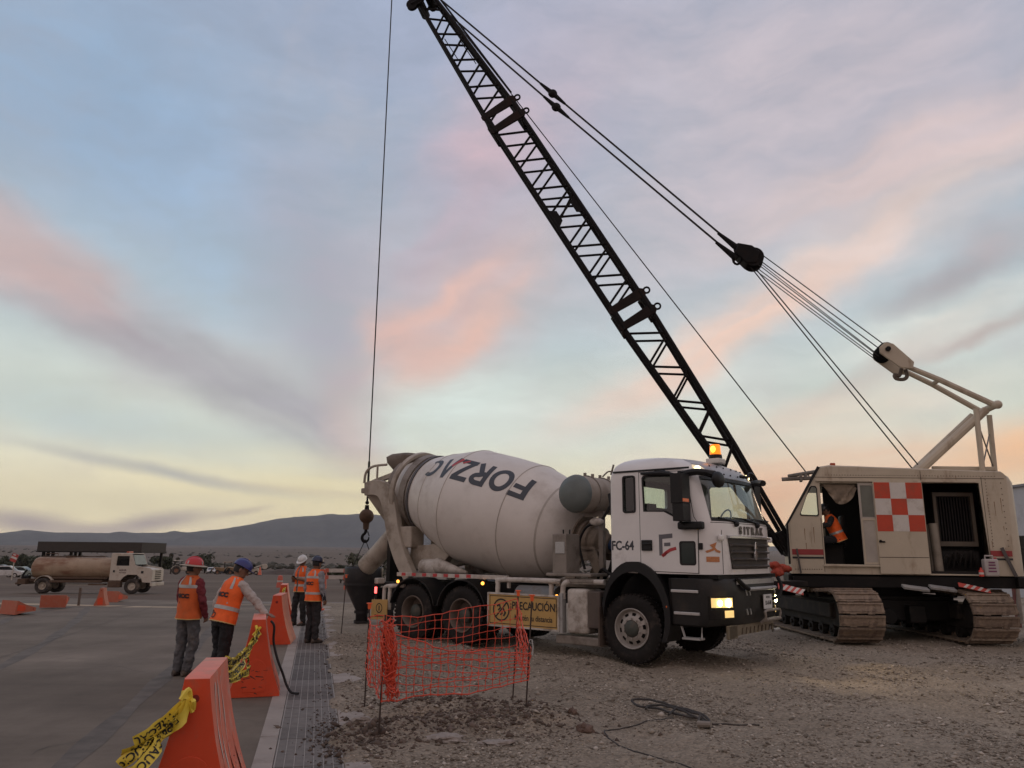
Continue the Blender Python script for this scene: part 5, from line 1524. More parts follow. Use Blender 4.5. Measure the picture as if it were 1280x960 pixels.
for xc in (6.93, 9.57):
    mb = MB(); mb.box((xc, (ya + yb) / 2, 0.53), (0.42, straight + 0.3, 0.46)); mb.box((xc, (ya + yb) / 2, 0.62), (0.62, straight - 0.6, 0.3))
    TF = cb(mb, 'track', track_dark, None, 0, 0.03)
    for yy_ in (ya, yb):
        mb = MB(); mb.cyl((xc - 0.16, yy_, zc), (xc + 0.16, yy_, zc), rad - 0.07, n=28)
        for k in range(14):
            a = 2 * pi * k / 14; mb.box((xc, yy_ + (rad - 0.06) * cos(a), zc + (rad - 0.06) * sin(a)), (0.2, 0.1, 0.06), Euler((a, 0, 0)).to_matrix())
        mb.cyl((xc - 0.24, yy_, zc), (xc + 0.24, yy_, zc), 0.15, n=16)
        cb(mb, 'sprocket', track_dark, TF, 30)
    for k in range(6):
        y = ya + 0.5 + k * (straight - 1.0) / 5
        mb = MB(); mb.cyl((xc - 0.22, y, 0.22), (xc + 0.22, y, 0.22), 0.13, n=14); mb.cyl((xc - 0.26, y, 0.22), (xc + 0.26, y, 0.22), 0.05, n=8); cb(mb, 'roller', track_dark, TF, 30)
    for k in range(2):
        y = ya + 1.2 + k * (straight - 2.4)
        mb = MB(); mb.cyl((xc - 0.2, y, 0.93), (xc + 0.2, y, 0.93), 0.08, n=12); cb(mb, 'roller', track_dark, TF, 30)
    for i in range(NSH):
        s = i / NSH * per
        if s < straight: y, z, nrm = ya + s, zc - rad, -90
        elif s < straight + pi * rad: a = (s - straight) / rad; y, z, nrm = yb + rad * sin(a), zc - rad * cos(a), -90 + math.degrees(a)
        elif s < 2 * straight + pi * rad: y, z, nrm = yb - (s - straight - pi * rad), zc + rad, 90
        else: a = (s - 2 * straight - pi * rad) / rad; y, z, nrm = ya - rad * sin(a), zc + rad * cos(a), 90 + math.degrees(a)
        if nrm == 90: z -= 0.03 * sin((y - ya) / straight * pi * 3) ** 2
        o = link('track_shoe', random.choice(shoes), TF)
        o.location = (xc - CR0.x, y - CR0.y, z + (0.018 if nrm == -90 else 0))
        o.rotation_euler = (R(nrm - 90), 0, 0)
# carbody between the tracks, swing bearing
mb = MB(); mb.box((8.28, 18.1, 0.66), (2.3, 2.4, 0.5)); mb.box((8.28, 17.0, 0.62), (2.4, 0.35, 0.42)); mb.box((8.28, 19.2, 0.62), (2.4, 0.35, 0.42)); mb.cyl((8.28, 18, 0.85), (8.28, 18, 1.1), 0.95, n=32)
mb.box((8.5, 16.75, 0.55), (0.35, 0.25, 0.35)); mb.cyl((7.9, 16.6, 0.5), (7.9, 16.9, 0.5), 0.16, n=12)
cb(mb, 'carbody', chassis_black, None, 30, 0.02)
# deck frame
SLEWED[0] = True
mb = MB(); mb.box((8.2, 18.0, 1.22), (4.9, 2.9, 0.24)); mb.box((8.3, 16.5, 1.2), (4.9, 0.14, 0.22)); mb.box((11.3, 17.0, 1.22), (1.7, 1.5, 0.2)); cb(mb, 'deck', chassis_black, None, 0, 0.01)

# ---- house: near side panel with its openings
yn = 16.40
cream_d = M('cream_inner', (0.13, 0.105, 0.078), 0.6, var=0.1, dirt=(0.12, 0.085, 0.06), damt=0.4)
side = [(5.86, 1.36), (10.46, 1.34), (10.53, 3.42), (10.45, 3.50), (8.8, 3.545), (6.85, 3.60), (6.62, 3.56), (5.83, 2.38)]
door_h = [(6.59, 1.56), (7.74, 1.55), (7.74, 3.235), (6.59, 3.235)]
win_h = [(6.12, 2.60), (6.14, 2.57), (6.48, 2.56), (6.50, 2.59), (6.50, 3.11), (6.47, 3.15), (6.39, 3.15), (6.35, 3.12)]
open_h = [(8.80, 1.36 + 0.02), (10.02, 1.37), (9.96, 3.265), (8.80, 3.255)]
mb = MB(); mb.plate(side, [door_h, win_h, open_h], 1, yn, yn + 0.05)
HS = cb(mb, 'house_side', cream_paint, None, 0, 0.006)
mb = MB(); mb.plate(side, [[(6.02, 2.55), (6.02, 2.5), (7.3, 2.5), (7.3, 3.25), (6.5, 3.25)]], 1, 19.35, 19.40); cb(mb, 'house_far_side', cream_paint, None, 0)
# roof and slanted front as a strip wrapped over the profile, with rounded edges
prof = [(10.50, 3.44), (10.45, 3.50), (8.8, 3.545), (6.85, 3.60), (6.62, 3.56), (5.83, 2.38)]
mb = MB()
rings = []
for (dy, dz) in ((0.0, -0.10), (0.02, -0.03), (0.08, 0.025), (0.2, 0.04), (2.8, 0.04), (2.92, 0.025), (2.98, -0.03), (3.0, -0.10)):
    rings.append([(x - (0.0 if i < 4 else dz * 0.7), yn + dy, z + (dz if i > 0 else dz * 0.5)) for i, (x, z) in enumerate(prof[:5])])
mb.loft(rings, False, False); RF = cb(mb, 'roof', cream_paint, None, 50)
so = RF.modifiers.new('t', 'SOLIDIFY'); so.thickness = 0.03
mb = MB()
fr = [(5.84, yn), (5.84, 19.4)]
mb.plate([(yn, 1.36), (19.4, 1.36), (19.4, 2.38), (yn, 2.38)], [], 0, 5.82, 5.86)
mb.add([(5.83, yn, 2.38), (5.83, yn + 0.1, 2.38), (6.62, yn + 0.1, 3.56), (6.62, yn, 3.56), (5.83, 17.2, 2.38), (5.83, 17.3, 2.38), (6.62, 17.3, 3.56), (6.62, 17.2, 3.56)], [(0, 1, 2, 3), (4, 5, 6, 7)])
FRP = cb(mb, 'house_front', cream_paint, None, 0); so = FRP.modifiers.new('t', 'SOLIDIFY'); so.thickness = 0.02
mb = MB(); mb.add([(5.84, yn + 0.1, 2.40), (5.84, 19.3, 2.40), (6.61, 19.3, 3.54), (6.61, yn + 0.1, 3.54)], [(0, 1, 2, 3)]); cb(mb, 'cab_windscreen', glass, FRP, 0)
mb = MB(); mb.prism([(p[0], p[1]) for p in win_h], 1, yn + 0.02, yn + 0.026); cb(mb, 'cab_side_window', glass, HS, 0)
mb = MB(); mb.loft([[(5.76, y, 2.36), (5.87, y, 2.34), (6.66, y, 3.54), (6.57, y, 3.60)] for y in (yn + 0.002, yn + 0.13)]); cb(mb, 'windscreen_frame', black_plastic, FRP, 0)
mb = MB(); mb.box((5.80, yn + 0.07, 1.95), (0.05, 0.10, 0.80)); cb(mb, 'corner_post', black_plastic, FRP, 0)
cw = [(6.31 + (x - 6.31) * 1.12, 2.86 + (z - 2.86) * 1.08) for x, z in win_h]
mb = MB(); mb.plate(cw, [win_h], 1, yn - 0.012, yn + 0.0); cb(mb, 'window_rubber', black_plastic, HS, 0)
# rounded rear (counterweight)
mb = MB(); rings = []
for z in (1.34, 1.5, 3.3, 3.44, 3.5):
    k = 0 if z < 3.4 else 0.05 if z < 3.48 else 0.12
    rings.append([(10.44, yn + 0.02 + k, z), (10.62 - k, yn + 0.10 + k, z), (10.72 - k, yn + 0.3 + k, z), (10.74 - k, 18, z), (10.72 - k, 19.1 - k, z), (10.62 - k, 19.32 - k, z), (10.44, 19.38 - k, z)])
mb.loft(rings); cb(mb, 'counterweight', cream_paint, None, 40)
# panel joints, rivets and rust weeping on the house side
for x, z0, z1 in ((10.02, 1.38, 3.4), (6.56, 1.4, 2.5), (8.785, 3.28, 3.52)):
    mb = MB(); mb.box((x, yn - 0.0015, (z0 + z1) / 2), (0.010, 0.004, z1 - z0)); cb(mb, 'panel_joint', M('seam_dark', (0.06, 0.045, 0.035), 0.9), HS, 0)
mb = MB(); mb.box((8.2, yn - 0.0015, 3.36), (4.55, 0.004, 0.010)); cb(mb, 'panel_joint', M('seam_dark', (0.06, 0.045, 0.035), 0.9), HS, 0)
mb = MB()
for k in range(22): mb.ball((10.1, yn - 0.002, 1.95 + 0.066 * k), 0.011, 6)
for k in range(12): mb.ball((10.4, yn - 0.002, 1.95 + 0.12 * k), 0.011, 6)
for k in range(60): mb.ball((6.75 + 0.06 * k, yn - 0.002, 3.41), 0.010, 6)
for k in range(12): mb.ball((5.92 + 0.052 * k, yn - 0.002, 1.45), 0.011, 6)
cb(mb, 'rivets', cream_d, HS)['kind'] = 'stuff'
random.seed(77)
for k in range(12):
    x = random.choice((random.uniform(5.9, 6.5), random.uniform(10.05, 10.42), random.uniform(6.7, 10.4), random.uniform(10.05, 10.42))); z = 3.40 if 6.6 < x < 10.0 else random.uniform(1.9, 3.3); h = random.uniform(0.04, 0.09) if 6.6 < x < 10.0 else random.uniform(0.08, 0.35); w = random.uniform(0.008, 0.022)
    mb = MB(); mb.add([(x - w / 2, yn - 0.0025, z), (x + w / 2, yn - 0.0025, z), (x + w * 0.2, yn - 0.0025, z - h), (x - w * 0.15, yn - 0.0025, z - h * 0.9)], [(0, 1, 2, 3)]); cb(mb, 'rust_streak', M('rust_streak', (0.26, 0.17, 0.105), 0.9, var=0.3, scale=20), HS, 0)
# red and black bands
band_r = M('band_red', (0.30, 0.035, 0.035), 0.5, var=0.08, dirt=(0.15, 0.07, 0.05), damt=0.3)
for x0, x1 in ((5.865, 6.56), (10.03, 10.45)):
    mb = MB(); mb.box(((x0 + x1) / 2, yn - 0.004, 1.80), (x1 - x0, 0.006, 0.115)); cb(mb, 'red_band', band_r, HS, 0)
    mb = MB(); mb.box(((x0 + x1) / 2, yn - 0.004, 1.685), (x1 - x0, 0.006, 0.04)); cb(mb, 'black_band', black_print, HS, 0)
mb = MB(); mb.box((6.0, yn - 0.03, 1.62), (0.035, 0.03, 0.5), Euler((0, -0.12, 0)).to_matrix()); mb.box((10.35, yn - 0.05, 1.63), (0.07, 0.02, 0.62), Euler((0, -0.35, 0)).to_matrix()); cb(mb, 'hanging_strap', M('strap', (0.09, 0.08, 0.075), 0.8), HS, 0)
# sliding door halves: narrow glazed leaf, wide chequered leaf
mb = MB(); mb.plate([(7.42, 1.55), (7.76, 1.55), (7.76, 3.245), (7.42, 3.245)], [[(7.47, 2.53), (7.73, 2.53), (7.73, 3.19), (7.47, 3.19)]], 1, yn - 0.03, yn - 0.004)
NL = cb(mb, 'sliding_door', M('door_pale', (0.40, 0.36, 0.31), 0.5, dirt=(0.25, 0.18, 0.13), damt=0.3), None, 0, 0.004, label='narrow pale sliding door leaf with a window')
mb = MB(); mb.box((7.6, yn - 0.014, 2.86), (0.26, 0.006, 0.66)); cb(mb, 'door_window', M('door_glass_dull', (0.12, 0.125, 0.10), 0.15, var=0.15), NL, 0)
mb = MB(); mb.plate([(7.43, 1.56), (7.75, 1.56), (7.75, 2.50), (7.43, 2.50)], [[(7.47, 1.60), (7.72, 1.60), (7.72, 2.46), (7.47, 2.46)]], 1, yn - 0.04, yn - 0.03); cb(mb, 'door_stile', cream_paint, NL, 0)
mb = MB(); mb.box((8.26, yn - 0.055, 2.32), (1.03, 0.045, 1.90)); WL = cb(mb, 'sliding_door', cream_paint, None, 0, 0.006, label='wide cream sliding door with orange and white checks')
ck_o = M('check_orange', (0.52, 0.055, 0.02), 0.5, var=0.08, dirt=(0.32, 0.09, 0.05), damt=0.3, dscale=3); ck_w = M('check_white', (0.62, 0.58, 0.53), 0.5, var=0.06, dirt=(0.42, 0.36, 0.30), damt=0.35, dscale=3)
for r_ in range(3):
    for c_ in range(3):
        mb = MB(); mb.box((7.93 + 0.335 * c_, yn - 0.0795, 3.085 - 0.34 * r_), (0.334, 0.004, 0.339)); cb(mb, 'check_square', ck_o if (r_ + c_) % 2 == 0 else ck_w, WL, 0)
mb = MB(); mb.box((8.26, yn - 0.079, 1.705), (1.03, 0.004, 0.012)); cb(mb, 'door_seam', M('seam_dark', (0.06, 0.045, 0.035), 0.9), WL, 0)
mb = MB(); mb.box((7.83, yn - 0.085, 2.02), (0.13, 0.02, 0.03)); mb.cyl((7.8, yn - 0.08, 2.03), (7.8, yn - 0.11, 2.03), 0.03, n=10); cb(mb, 'door_handle', dark_steel, WL, 30)
mb = MB(); mb.box((8.2, yn - 0.03, 3.285), (3.4, 0.07, 0.035)); mb.box((7.3, yn - 0.03, 1.53), (1.5, 0.06, 0.04)); cb(mb, 'door_rail', cream_paint, None, 0, 0.005)
# inside of the house
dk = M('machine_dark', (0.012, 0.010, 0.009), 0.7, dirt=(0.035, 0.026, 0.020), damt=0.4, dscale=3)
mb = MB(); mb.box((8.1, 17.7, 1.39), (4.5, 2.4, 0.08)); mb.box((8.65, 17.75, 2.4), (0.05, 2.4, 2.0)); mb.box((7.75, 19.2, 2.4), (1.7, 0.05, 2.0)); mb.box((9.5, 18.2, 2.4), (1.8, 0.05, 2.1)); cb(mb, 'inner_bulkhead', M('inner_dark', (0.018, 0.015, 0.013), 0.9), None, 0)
mb = MB(); mb.plate([(9.1, 1.95), (9.95, 1.95), (9.95, 3.1), (9.1, 3.1)], [[(9.17, 2.05), (9.88, 2.05), (9.88, 3.02), (9.17, 3.02)]], 1, 16.9, 17.0); FRM = cb(mb, 'radiator_frame', cream_d, None, 0)
for k in range(12):
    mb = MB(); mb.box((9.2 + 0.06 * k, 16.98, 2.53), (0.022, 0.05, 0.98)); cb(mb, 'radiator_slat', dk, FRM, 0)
mb = MB(); mb.cyl((9.02, 16.65, 1.42), (8.99, 16.65, 2.42), 0.10, n=14); mb.cyl((8.91, 16.72, 1.42), (8.9, 16.72, 2.4), 0.05, n=10); cb(mb, 'hydraulic_ram', M('ram_pale', (0.26, 0.225, 0.18), 0.5, dirt=(0.12, 0.09, 0.07), damt=0.4), None, 30)
mb = MB()
for k in range(7):
    random.seed(k + 40); mb.tube(smooth_path([(9.1 + 0.12 * k, 16.75, 1.5), (9.2 + 0.1 * k, 16.6, 1.75 + 0.05 * (k % 3)), (9.35 + 0.08 * k, 16.8, 1.6), (9.4 + 0.07 * k, 17.0, 1.85)], 5), 0.028, 6)
mb.box((9.5, 17.2, 1.62), (0.9, 0.5, 0.45)); mb.cyl((9.2, 17.3, 1.8), (9.9, 17.3, 1.8), 0.2, n=14)
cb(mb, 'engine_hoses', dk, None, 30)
mb = MB(); mb.box((6.85, 17.35, 1.75), (0.5, 0.55, 0.5)); mb.box((7.12, 17.35, 2.25), (0.12, 0.5, 0.7)); cb(mb, 'operator_seat', dk, None, 0, 0.05)
mb = MB()
for k in range(5): mb.tube([(6.2 + 0.07 * k, 17.0, 1.45), (6.15 + 0.07 * k, 16.95, 2.2)], 0.014, 6); mb.ball((6.15 + 0.07 * k, 16.95, 2.22), 0.028, 8)
cb(mb, 'control_levers', dk, None)
# rag curtain slung across the top of the doorway
mb = MB(); rows = []
for i in range(15):
    t = i / 14; x = 6.60 + 0.80 * t; sag = 0.5 * (1 - (2 * t - 1.15) ** 2) * (1 if t < 1 else 0.9); sag = max(0.04, sag * 0.85)
    rows.append([(x + 0.02 * sin(9 * t + j), yn + 0.10 + 0.05 * sin(t * 23 + j * 1.7) * j / 6, 3.22 - sag * j / 6) for j in range(7)])
mb.loft(rows, False, False); o = cb(mb, 'rag_curtain', M('rag', (0.24, 0.19, 0.14), 0.9, var=0.4, scale=6, bump=0.6, bscale=8), None, 60)
# guard bars on the front corner, lamp on the roof
for a, b in (((5.95, 17.3, 3.46), (6.75, 16.7, 3.54)), ((5.75, 16.65, 3.33), (6.5, 16.6, 3.36))):
    mb = MB(); mb.cyl(a, b, 0.042, n=10); cb(mb, 'guard_bar', dusty_steel, None)
mb = MB(); mb.box((6.32, 16.85, 3.42), (0.06, 0.5, 0.06)); mb.box((6.2, 16.7, 3.36), (0.06, 0.3, 0.14)); cb(mb, 'bar_bracket', dusty_steel, None, 0)
mb = MB(); mb.box((6.98, 17.0, 3.68), (0.12, 0.12, 0.10)); cb(mb, 'roof_lamp', M('lamp_orange', (0.40, 0.07, 0.025), 0.4), None, 0, 0.015)
mb = MB(); mb.box((8.6, 17.6, 3.62), (0.4, 0.3, 0.06)); mb.box((10.1, 17.7, 3.56), (0.9, 0.5, 0.06)); mb.box((9.9, 17.2, 3.66), (1.35, 0.08, 0.09)); cb(mb, 'roof_beam', cream_paint, None, 0, 0.01)
# gantry: A-frame, backstay mast, sheave head
SLEWED[0] = False
for w in (-0.42, 0.42):
    mb = MB(); mb.tube([kp(-2.70 - w * 0.1, 3.5, w), kp(-4.22, 4.88, w * 0.9)], [0.105, 0.088], 10); cb(mb, 'gantry_backleg', cream_paint, None)
for w, f0, f1 in ((-0.5, -3.96, -4.0), (0.5, -4.56, -4.58)):
    mb = MB(); mb.tube([kp(f0, 3.42, w), kp(f1, 4.9, w * 0.9)], 0.058, 8); cb(mb, 'gantry_leg', cream_paint, None)
for a, b in (((-4.0, 3.7, -0.5), (-4.56, 4.5, 0.5)), ((-4.55, 3.7, 0.5), (-4.0, 4.5, -0.5))):
    mb = MB(); mb.tube([kp(*a), kp(*b)], 0.016, 6); cb(mb, 'gantry_brace', dusty_steel, None)
mb = MB(); mb.cyl(kp(-4.4, 4.97, -0.5), kp(-4.4, 4.97, 0.5), 0.075, n=14); mb.ball(kp(-4.42, 4.97, -0.5), 0.095, 12); cb(mb, 'gantry_pin', cream_paint, None)
for w in (-0.18, 0.18):
    mb = MB(); mb.tube([kp(-4.40, 4.98, w * 2.2), kp(-3.4, 5.62, w * 1.4), kp(-2.78, 5.97, w)], [0.066, 0.064, 0.06], 8); cb(mb, 'mast_leg', cream_paint, None)
mb = MB(); mb.tube([kp(-3.4, 5.62, -0.25), kp(-3.4, 5.62, 0.25)], 0.05, 8); cb(mb, 'mast_spreader', cream_paint, None)
for w in (-0.30, 0.30):
    mb = MB(); pts = [(-2.2, 6.28), (-2.2, 6.42), (-2.33, 6.53), (-2.5, 6.49), (-2.9, 6.04), (-2.86, 5.88), (-2.6, 5.92)]
    mb.loft([[tuple(kp(f, z, w + d)) for f, z in pts] for d in (-0.03, 0.03)]); cb(mb, 'head_plate', cream_paint, None, 0, 0.015)
for w in (-0.2, -0.07, 0.07, 0.2):
    mb = MB(); mb.lathe([(-0.05, 0.19), (-0.02, 0.16), (0.02, 0.16), (0.05, 0.19), (0.05, 0.03), (-0.05, 0.03), (-0.05, 0.19)], kp(-2.37, 6.36, w), FB, 24); cb(mb, 'sheave', dark_steel, None, 30)
mb = MB(); mb.cyl(kp(-2.37, 6.36, -0.4), kp(-2.37, 6.36, 0.4), 0.055, n=12); cb(mb, 'sheave_pin', dark_steel, None)
mb = MB(); mb.tube(smooth_path([kp(-2.7 - dx, z, -0.1) for dx, z in ((-0.02, 5.94), (-0.08, 5.78), (-0.18, 5.80), (-0.15, 5.71), (0.0, 5.69), (0.08, 5.76), (0.06, 5.92))], 4), 0.043, 8); cb(mb, 'chain_shackle', cream_d, None)

# ---- lattice boom
BF, BT = kp(0.03, 1.8), kp(9.75, 18.6)
BD = (BT - BF).normalized(); BL = (BT - BF).length
BV = FB.copy(); BU = BD.cross(BV)   # BU: in the plane of luffing
if BU.x < 0: BU = -BU
J2, J1 = 6.72, 13.38
TB = [0, 2.6, 6.3, 13.6, 18.0, BL]
def bdepth(t): return float(np.interp(t, TB, [0.18, 0.52, 0.80, 0.84, 0.48, 0.36]))
def bwidth(t): return float(np.interp(t, TB, [0.88, 0.84, 0.70, 0.62, 0.44, 0.40]))
def bp(t, i, j):   # i: -1 lower chord, +1 upper chord; j: -1 near, +1 far
    return BF + BD * t + BU * (i * bdepth(t) / 2) + BV * (j * bwidth(t) / 2)
mb = MB(); mb.cyl(BF - BV * 0.55, BF + BV * 0.55, 0.10, n=14)
for j in (-1, 1): mb.tube([BF + BV * j * 0.45, BF + BV * j * 0.45 + BD * 0.5], [0.14, 0.1], 8)
BOOM = cb(mb, 'lattice_boom', dark_steel, None)
for i in (-1, 1):
    for j in (-1, 1):
        mb = MB(); mb.tube([bp(t, i, j) for t in TB], [0.05, 0.055, 0.055, 0.053, 0.05, 0.05], 8); cb(mb, 'chord', dark_steel, BOOM)
def brace(a, b, r=0.031):
    mb = MB(); mb.tube([a, b], r, 6); cb(mb, 'brace', dark_steel, BOOM)
for k, (t0, t1_, n) in enumerate(((2.2, J2 - 0.45, 4), (J2 + 0.35, J1 - 0.4, 6), (J1 + 0.35, BL - 0.4, 5))):
    T_ = np.linspace(t1_, t0, n + 1)
    P_ = T_[0] - T_[1]
    for q in range(n):
        tl, tr, tn = T_[q], T_[q] - P_ * 0.5, T_[q + 1]
        for j in (-1, 1):           # side faces: near-level member and steep member
            brace(bp(tl, -1, j), bp(tr + 0.03, 1, j)); brace(bp(tr - 0.03, 1, j), bp(tn + 0.08, -1, j))
        for i in (-1, 1):           # upper and lower faces
            s = 1 if q % 2 else -1
            brace(bp(tl, i, -s), bp(tn, i, s), 0.014)
# hinge frames where the boom sections are pinned together
plate_m = M('plate_rust', (0.014, 0.008, 0.007), 0.65, 0.0, spec=0.2, var=0.3, dirt=(0.032, 0.016, 0.012), damt=0.4)
for tj in (J2, J1):
    for dt in (-0.25, 0.25):
        mb = MB(); c0 = BF + BD * (tj + dt); dp, wd = bdepth(tj) + 0.24, bwidth(tj) + 0.10
        for w in (-wd / 2,):
            rings = []
            for u, th in ((-1.0, 0.10), (-0.88, 0.19), (-0.5, 0.21), (0.5, 0.26), (0.86, 0.26), (1.0, 0.13)):
                p = c0 + BU * u * dp / 2 + BV * w
                rings.append([tuple(p + BD * th / 2 - BV * 0.03), tuple(p + BD * th / 2 + BV * 0.03), tuple(p - BD * th / 2 + BV * 0.03), tuple(p - BD * th / 2 - BV * 0.03)])
            mb.loft(rings)
        for u in (-0.8, 0.8):
            p = c0 + BU * u * dp / 2; mb.tube([p - BV * wd / 2, p + BV * wd / 2], 0.07, 8)
        cb(mb, 'section_plate', plate_m, BOOM, 0, 0.012)
        p = c0 + BU * (dp / 2 + 0.05) - BV * (wd / 2 - 0.03)
        mb = MB(); mb.tube([tuple(p + BU * 0.075 * cos(a) + BD * 0.075 * sin(a)) for a in np.linspace(0, 2 * pi, 13)[:-1]], 0.026, 6, closed=True); cb(mb, 'lug', dark_steel, BOOM)
    for j in (-1, 1):
        for i in (-1, 1):
            mb = MB(); mb.cyl(bp(tj - 0.32, i, j), bp(tj + 0.32, i, j), 0.09, n=10); cb(mb, 'section_pin', dark_steel, BOOM)
# gusset plates halfway up the middle section
tg = (J1 + J2) / 2 - 0.1
for i in (-1, 1):
    mb = MB(); p = [bp(tg - 0.3, i, -1), bp(tg + 0.3, i, -1), bp(tg + 0.15, i, -1) - BU * i * 0.2, bp(tg - 0.15, i, -1) - BU * i * 0.2]
    mb.loft([[tuple(q - BV * 0.03) for q in p], [tuple(q + BV * 0.03) for q in p]]); cb(mb, 'gusset', dark_steel, BOOM, 0)
brace(bp(tg - 0.1, 1, -1), bp(tg + 0.45, -1, -1)); brace(bp(tg + 0.35, 1, -1), bp(tg - 0.2, -1, -1))
# cables along the upper chords, stays left hanging
mb = MB(); mb.tube([bp(t, 1, 0) + BU * 0.07 for t in (1.5, 6.2, 13.2, BL - 0.6)], 0.02, 6); cb(mb, 'electric_cable', dark_steel, BOOM)
mb = MB(); mb.tube([bp(J1 + 0.5, 1, -1) + BU * 0.12, bp(BL - 0.5, 1, -1) + BU * 0.10], 0.03, 6); cb(mb, 'electric_cable', dark_steel, BOOM)
for a, b in ((bp(16.6, -1, -1) + BU * 0.12, bp(15.7, -1, -1) + BU * 0.15), (bp(16.2, 1, -1) - BU * 0.15, bp(15.3, 1, -1) - BU * 0.18)):
    mb = MB(); mb.tube([a, b], 0.014, 6); cb(mb, 'loose_stay', dark_steel, BOOM)
# boom head
mb = MB(); hd = BF + BD * BL
rings = []
for u in (-0.28, 0.28):
    rings.append([tuple(hd + BD * a + BU * b + BV * u) for a, b in ((-0.5, -0.2), (-0.35, -0.34), (0.3, -0.28), (0.45, 0.0), (0.3, 0.25), (-0.4, 0.22))])
mb.loft(rings); HDP = cb(mb, 'boom_head', dark_steel, BOOM, 0, 0.02)
for u in (-0.16, 0, 0.16):
    mb = MB(); mb.lathe([(-0.05, 0.36), (-0.015, 0.32), (0.015, 0.32), (0.05, 0.36), (0.05, 0.05), (-0.05, 0.05), (-0.05, 0.36)], hd + BV * u + BU * -0.24 + BD * 0.05, BV, 28); cb(mb, 'head_sheave', dark_steel, HDP, 30)
mb = MB(); p = kp(9.5, 17.32, -0.3); mb.lathe([(-0.05, 0.17), (0, 0.13), (0.05, 0.17), (0.05, 0.03), (-0.05, 0.03), (-0.05, 0.17)], p, FB, 20)
mb.tube([p, kp(9.2, 17.45, -0.3)], 0.08, 8); mb.tube([kp(9.3, 17.42, -0.35), kp(9.3, 17.42, 0.35)], 0.13, 10); mb.tube([kp(9.05, 17.6, -0.3), kp(9.05, 17.6, 0.3)], 0.12, 10); cb(mb, 'guide_sheave', dark_steel, BOOM, 30)
# ---- ropes
rope_m = M('wire_rope', (0.03, 0.027, 0.025), 0.6, 0.3, var=0.2, scale=30)
def rope(pts, r, name='wire_rope'):
    mb = MB(); mb.tube(pts, r, 6); cb(mb, name, rope_m, None)
HKX, HKY = -3.66, 19.75
rope([(HKX, HKY, 18.6), (HKX, HKY, 3.1)], 0.017, 'hoist_rope')
rope([(HKX, HKY, 4.0), (HKX, HKY, 3.15)], 0.03, 'rope_socket')
for w, pt, pl_, pb in ((0.15, (9.67, 18.66), (5.44, 14.2), (0.79, 9.29)), (-0.15, (9.88, 18.53), (5.3, 13.58), (0.87, 8.92))):
    a, b, c = kp(pt[0], pt[1], w * 0.8), kp(pl_[0], pl_[1], w), kp(pb[0], pb[1], w)
    rope([a, b], 0.026, 'pendant_rope'); rope([b, c], 0.026, 'pendant_rope')
    d1, d2 = (a - b).normalized(), (c - b).normalized()
    mb = MB(); mb.ball(b, 0.13, 10, scale=(1, 0.6, 1)); mb.tube([b + d1 * 0.08, b + d1 * 0.5], [0.07, 0.035], 8); mb.tube([b + d2 * 0.08, b + d2 * 0.5], [0.07, 0.035], 8); cb(mb, 'pendant_link', dark_steel, None)
# bridle block
mb = MB(); bx = kp(0.52, 8.93); bd = (-FA * 0.86 + Vector((0, 0, -0.5))); bn = (-FA * 0.5 + Vector((0, 0, 0.86)))
rings = []
for u in (-0.25, 0.25):
    rings.append([tuple(bx + bd * a + bn * b + FB * u) for a, b in ((-0.34, -0.1), (-0.36, 0.16), (-0.05, 0.24), (0.22, 0.17), (0.26, -0.12), (0.05, -0.24))])
mb.loft(rings)
BB = cb(mb, 'bridle_block', dark_steel, None, 0, 0.03)
for u in (-0.18, -0.06, 0.06, 0.18):
    mb = MB(); mb.lathe([(-0.04, 0.24), (0, 0.2), (0.04, 0.24), (0.04, 0.04), (-0.04, 0.04), (-0.04, 0.24)], bx + bd * 0.12 + FB * u, FB, 22); cb(mb, 'bridle_sheave', dark_steel, BB, 30)
for w, f, z in ((0.15, 0.79, 9.29), (-0.15, 0.87, 8.92)):
    mb = MB(); mb.tube([kp(f + 0.42, z + 0.42, w), kp(f - 0.05, z - 0.05, w)], [0.04, 0.09], 8); ctr = kp(f - 0.06, z - 0.06, w)
    mb.tube([tuple(ctr + FA * 0.1 * cos(a) + Vector((0, 0, 0.14 * sin(a)))) for a in np.linspace(0, 2 * pi, 13)[:-1]], 0.03, 6, closed=True); cb(mb, 'pendant_end', dark_steel, BB)
for w in (-0.2, 0.2): rope([kp(0.3, 8.98, w), kp(-2.3, 6.54, w)], 0.013)
for w in (-0.2, 0.02, 0.2): rope([kp(0.4 + 0.06 * w, 8.72, w), kp(-2.2, 6.25 + 0.1 * w, w)], 0.011)
rope([kp(0.3, 8.86, 0.1), kp(-2.25, 6.36, 0.1)], 0.010)
rope([kp(0.5, 8.68, -0.05), kp(-2.72, 3.65, 0)], 0.015); rope([kp(0.36, 8.66, 0.08), kp(-2.92, 3.65, 0.05)], 0.015)
rope([kp(9.2, 18.2, 0), kp(-0.5, 3.5, -0.1)], 0.015, 'hoist_rope')

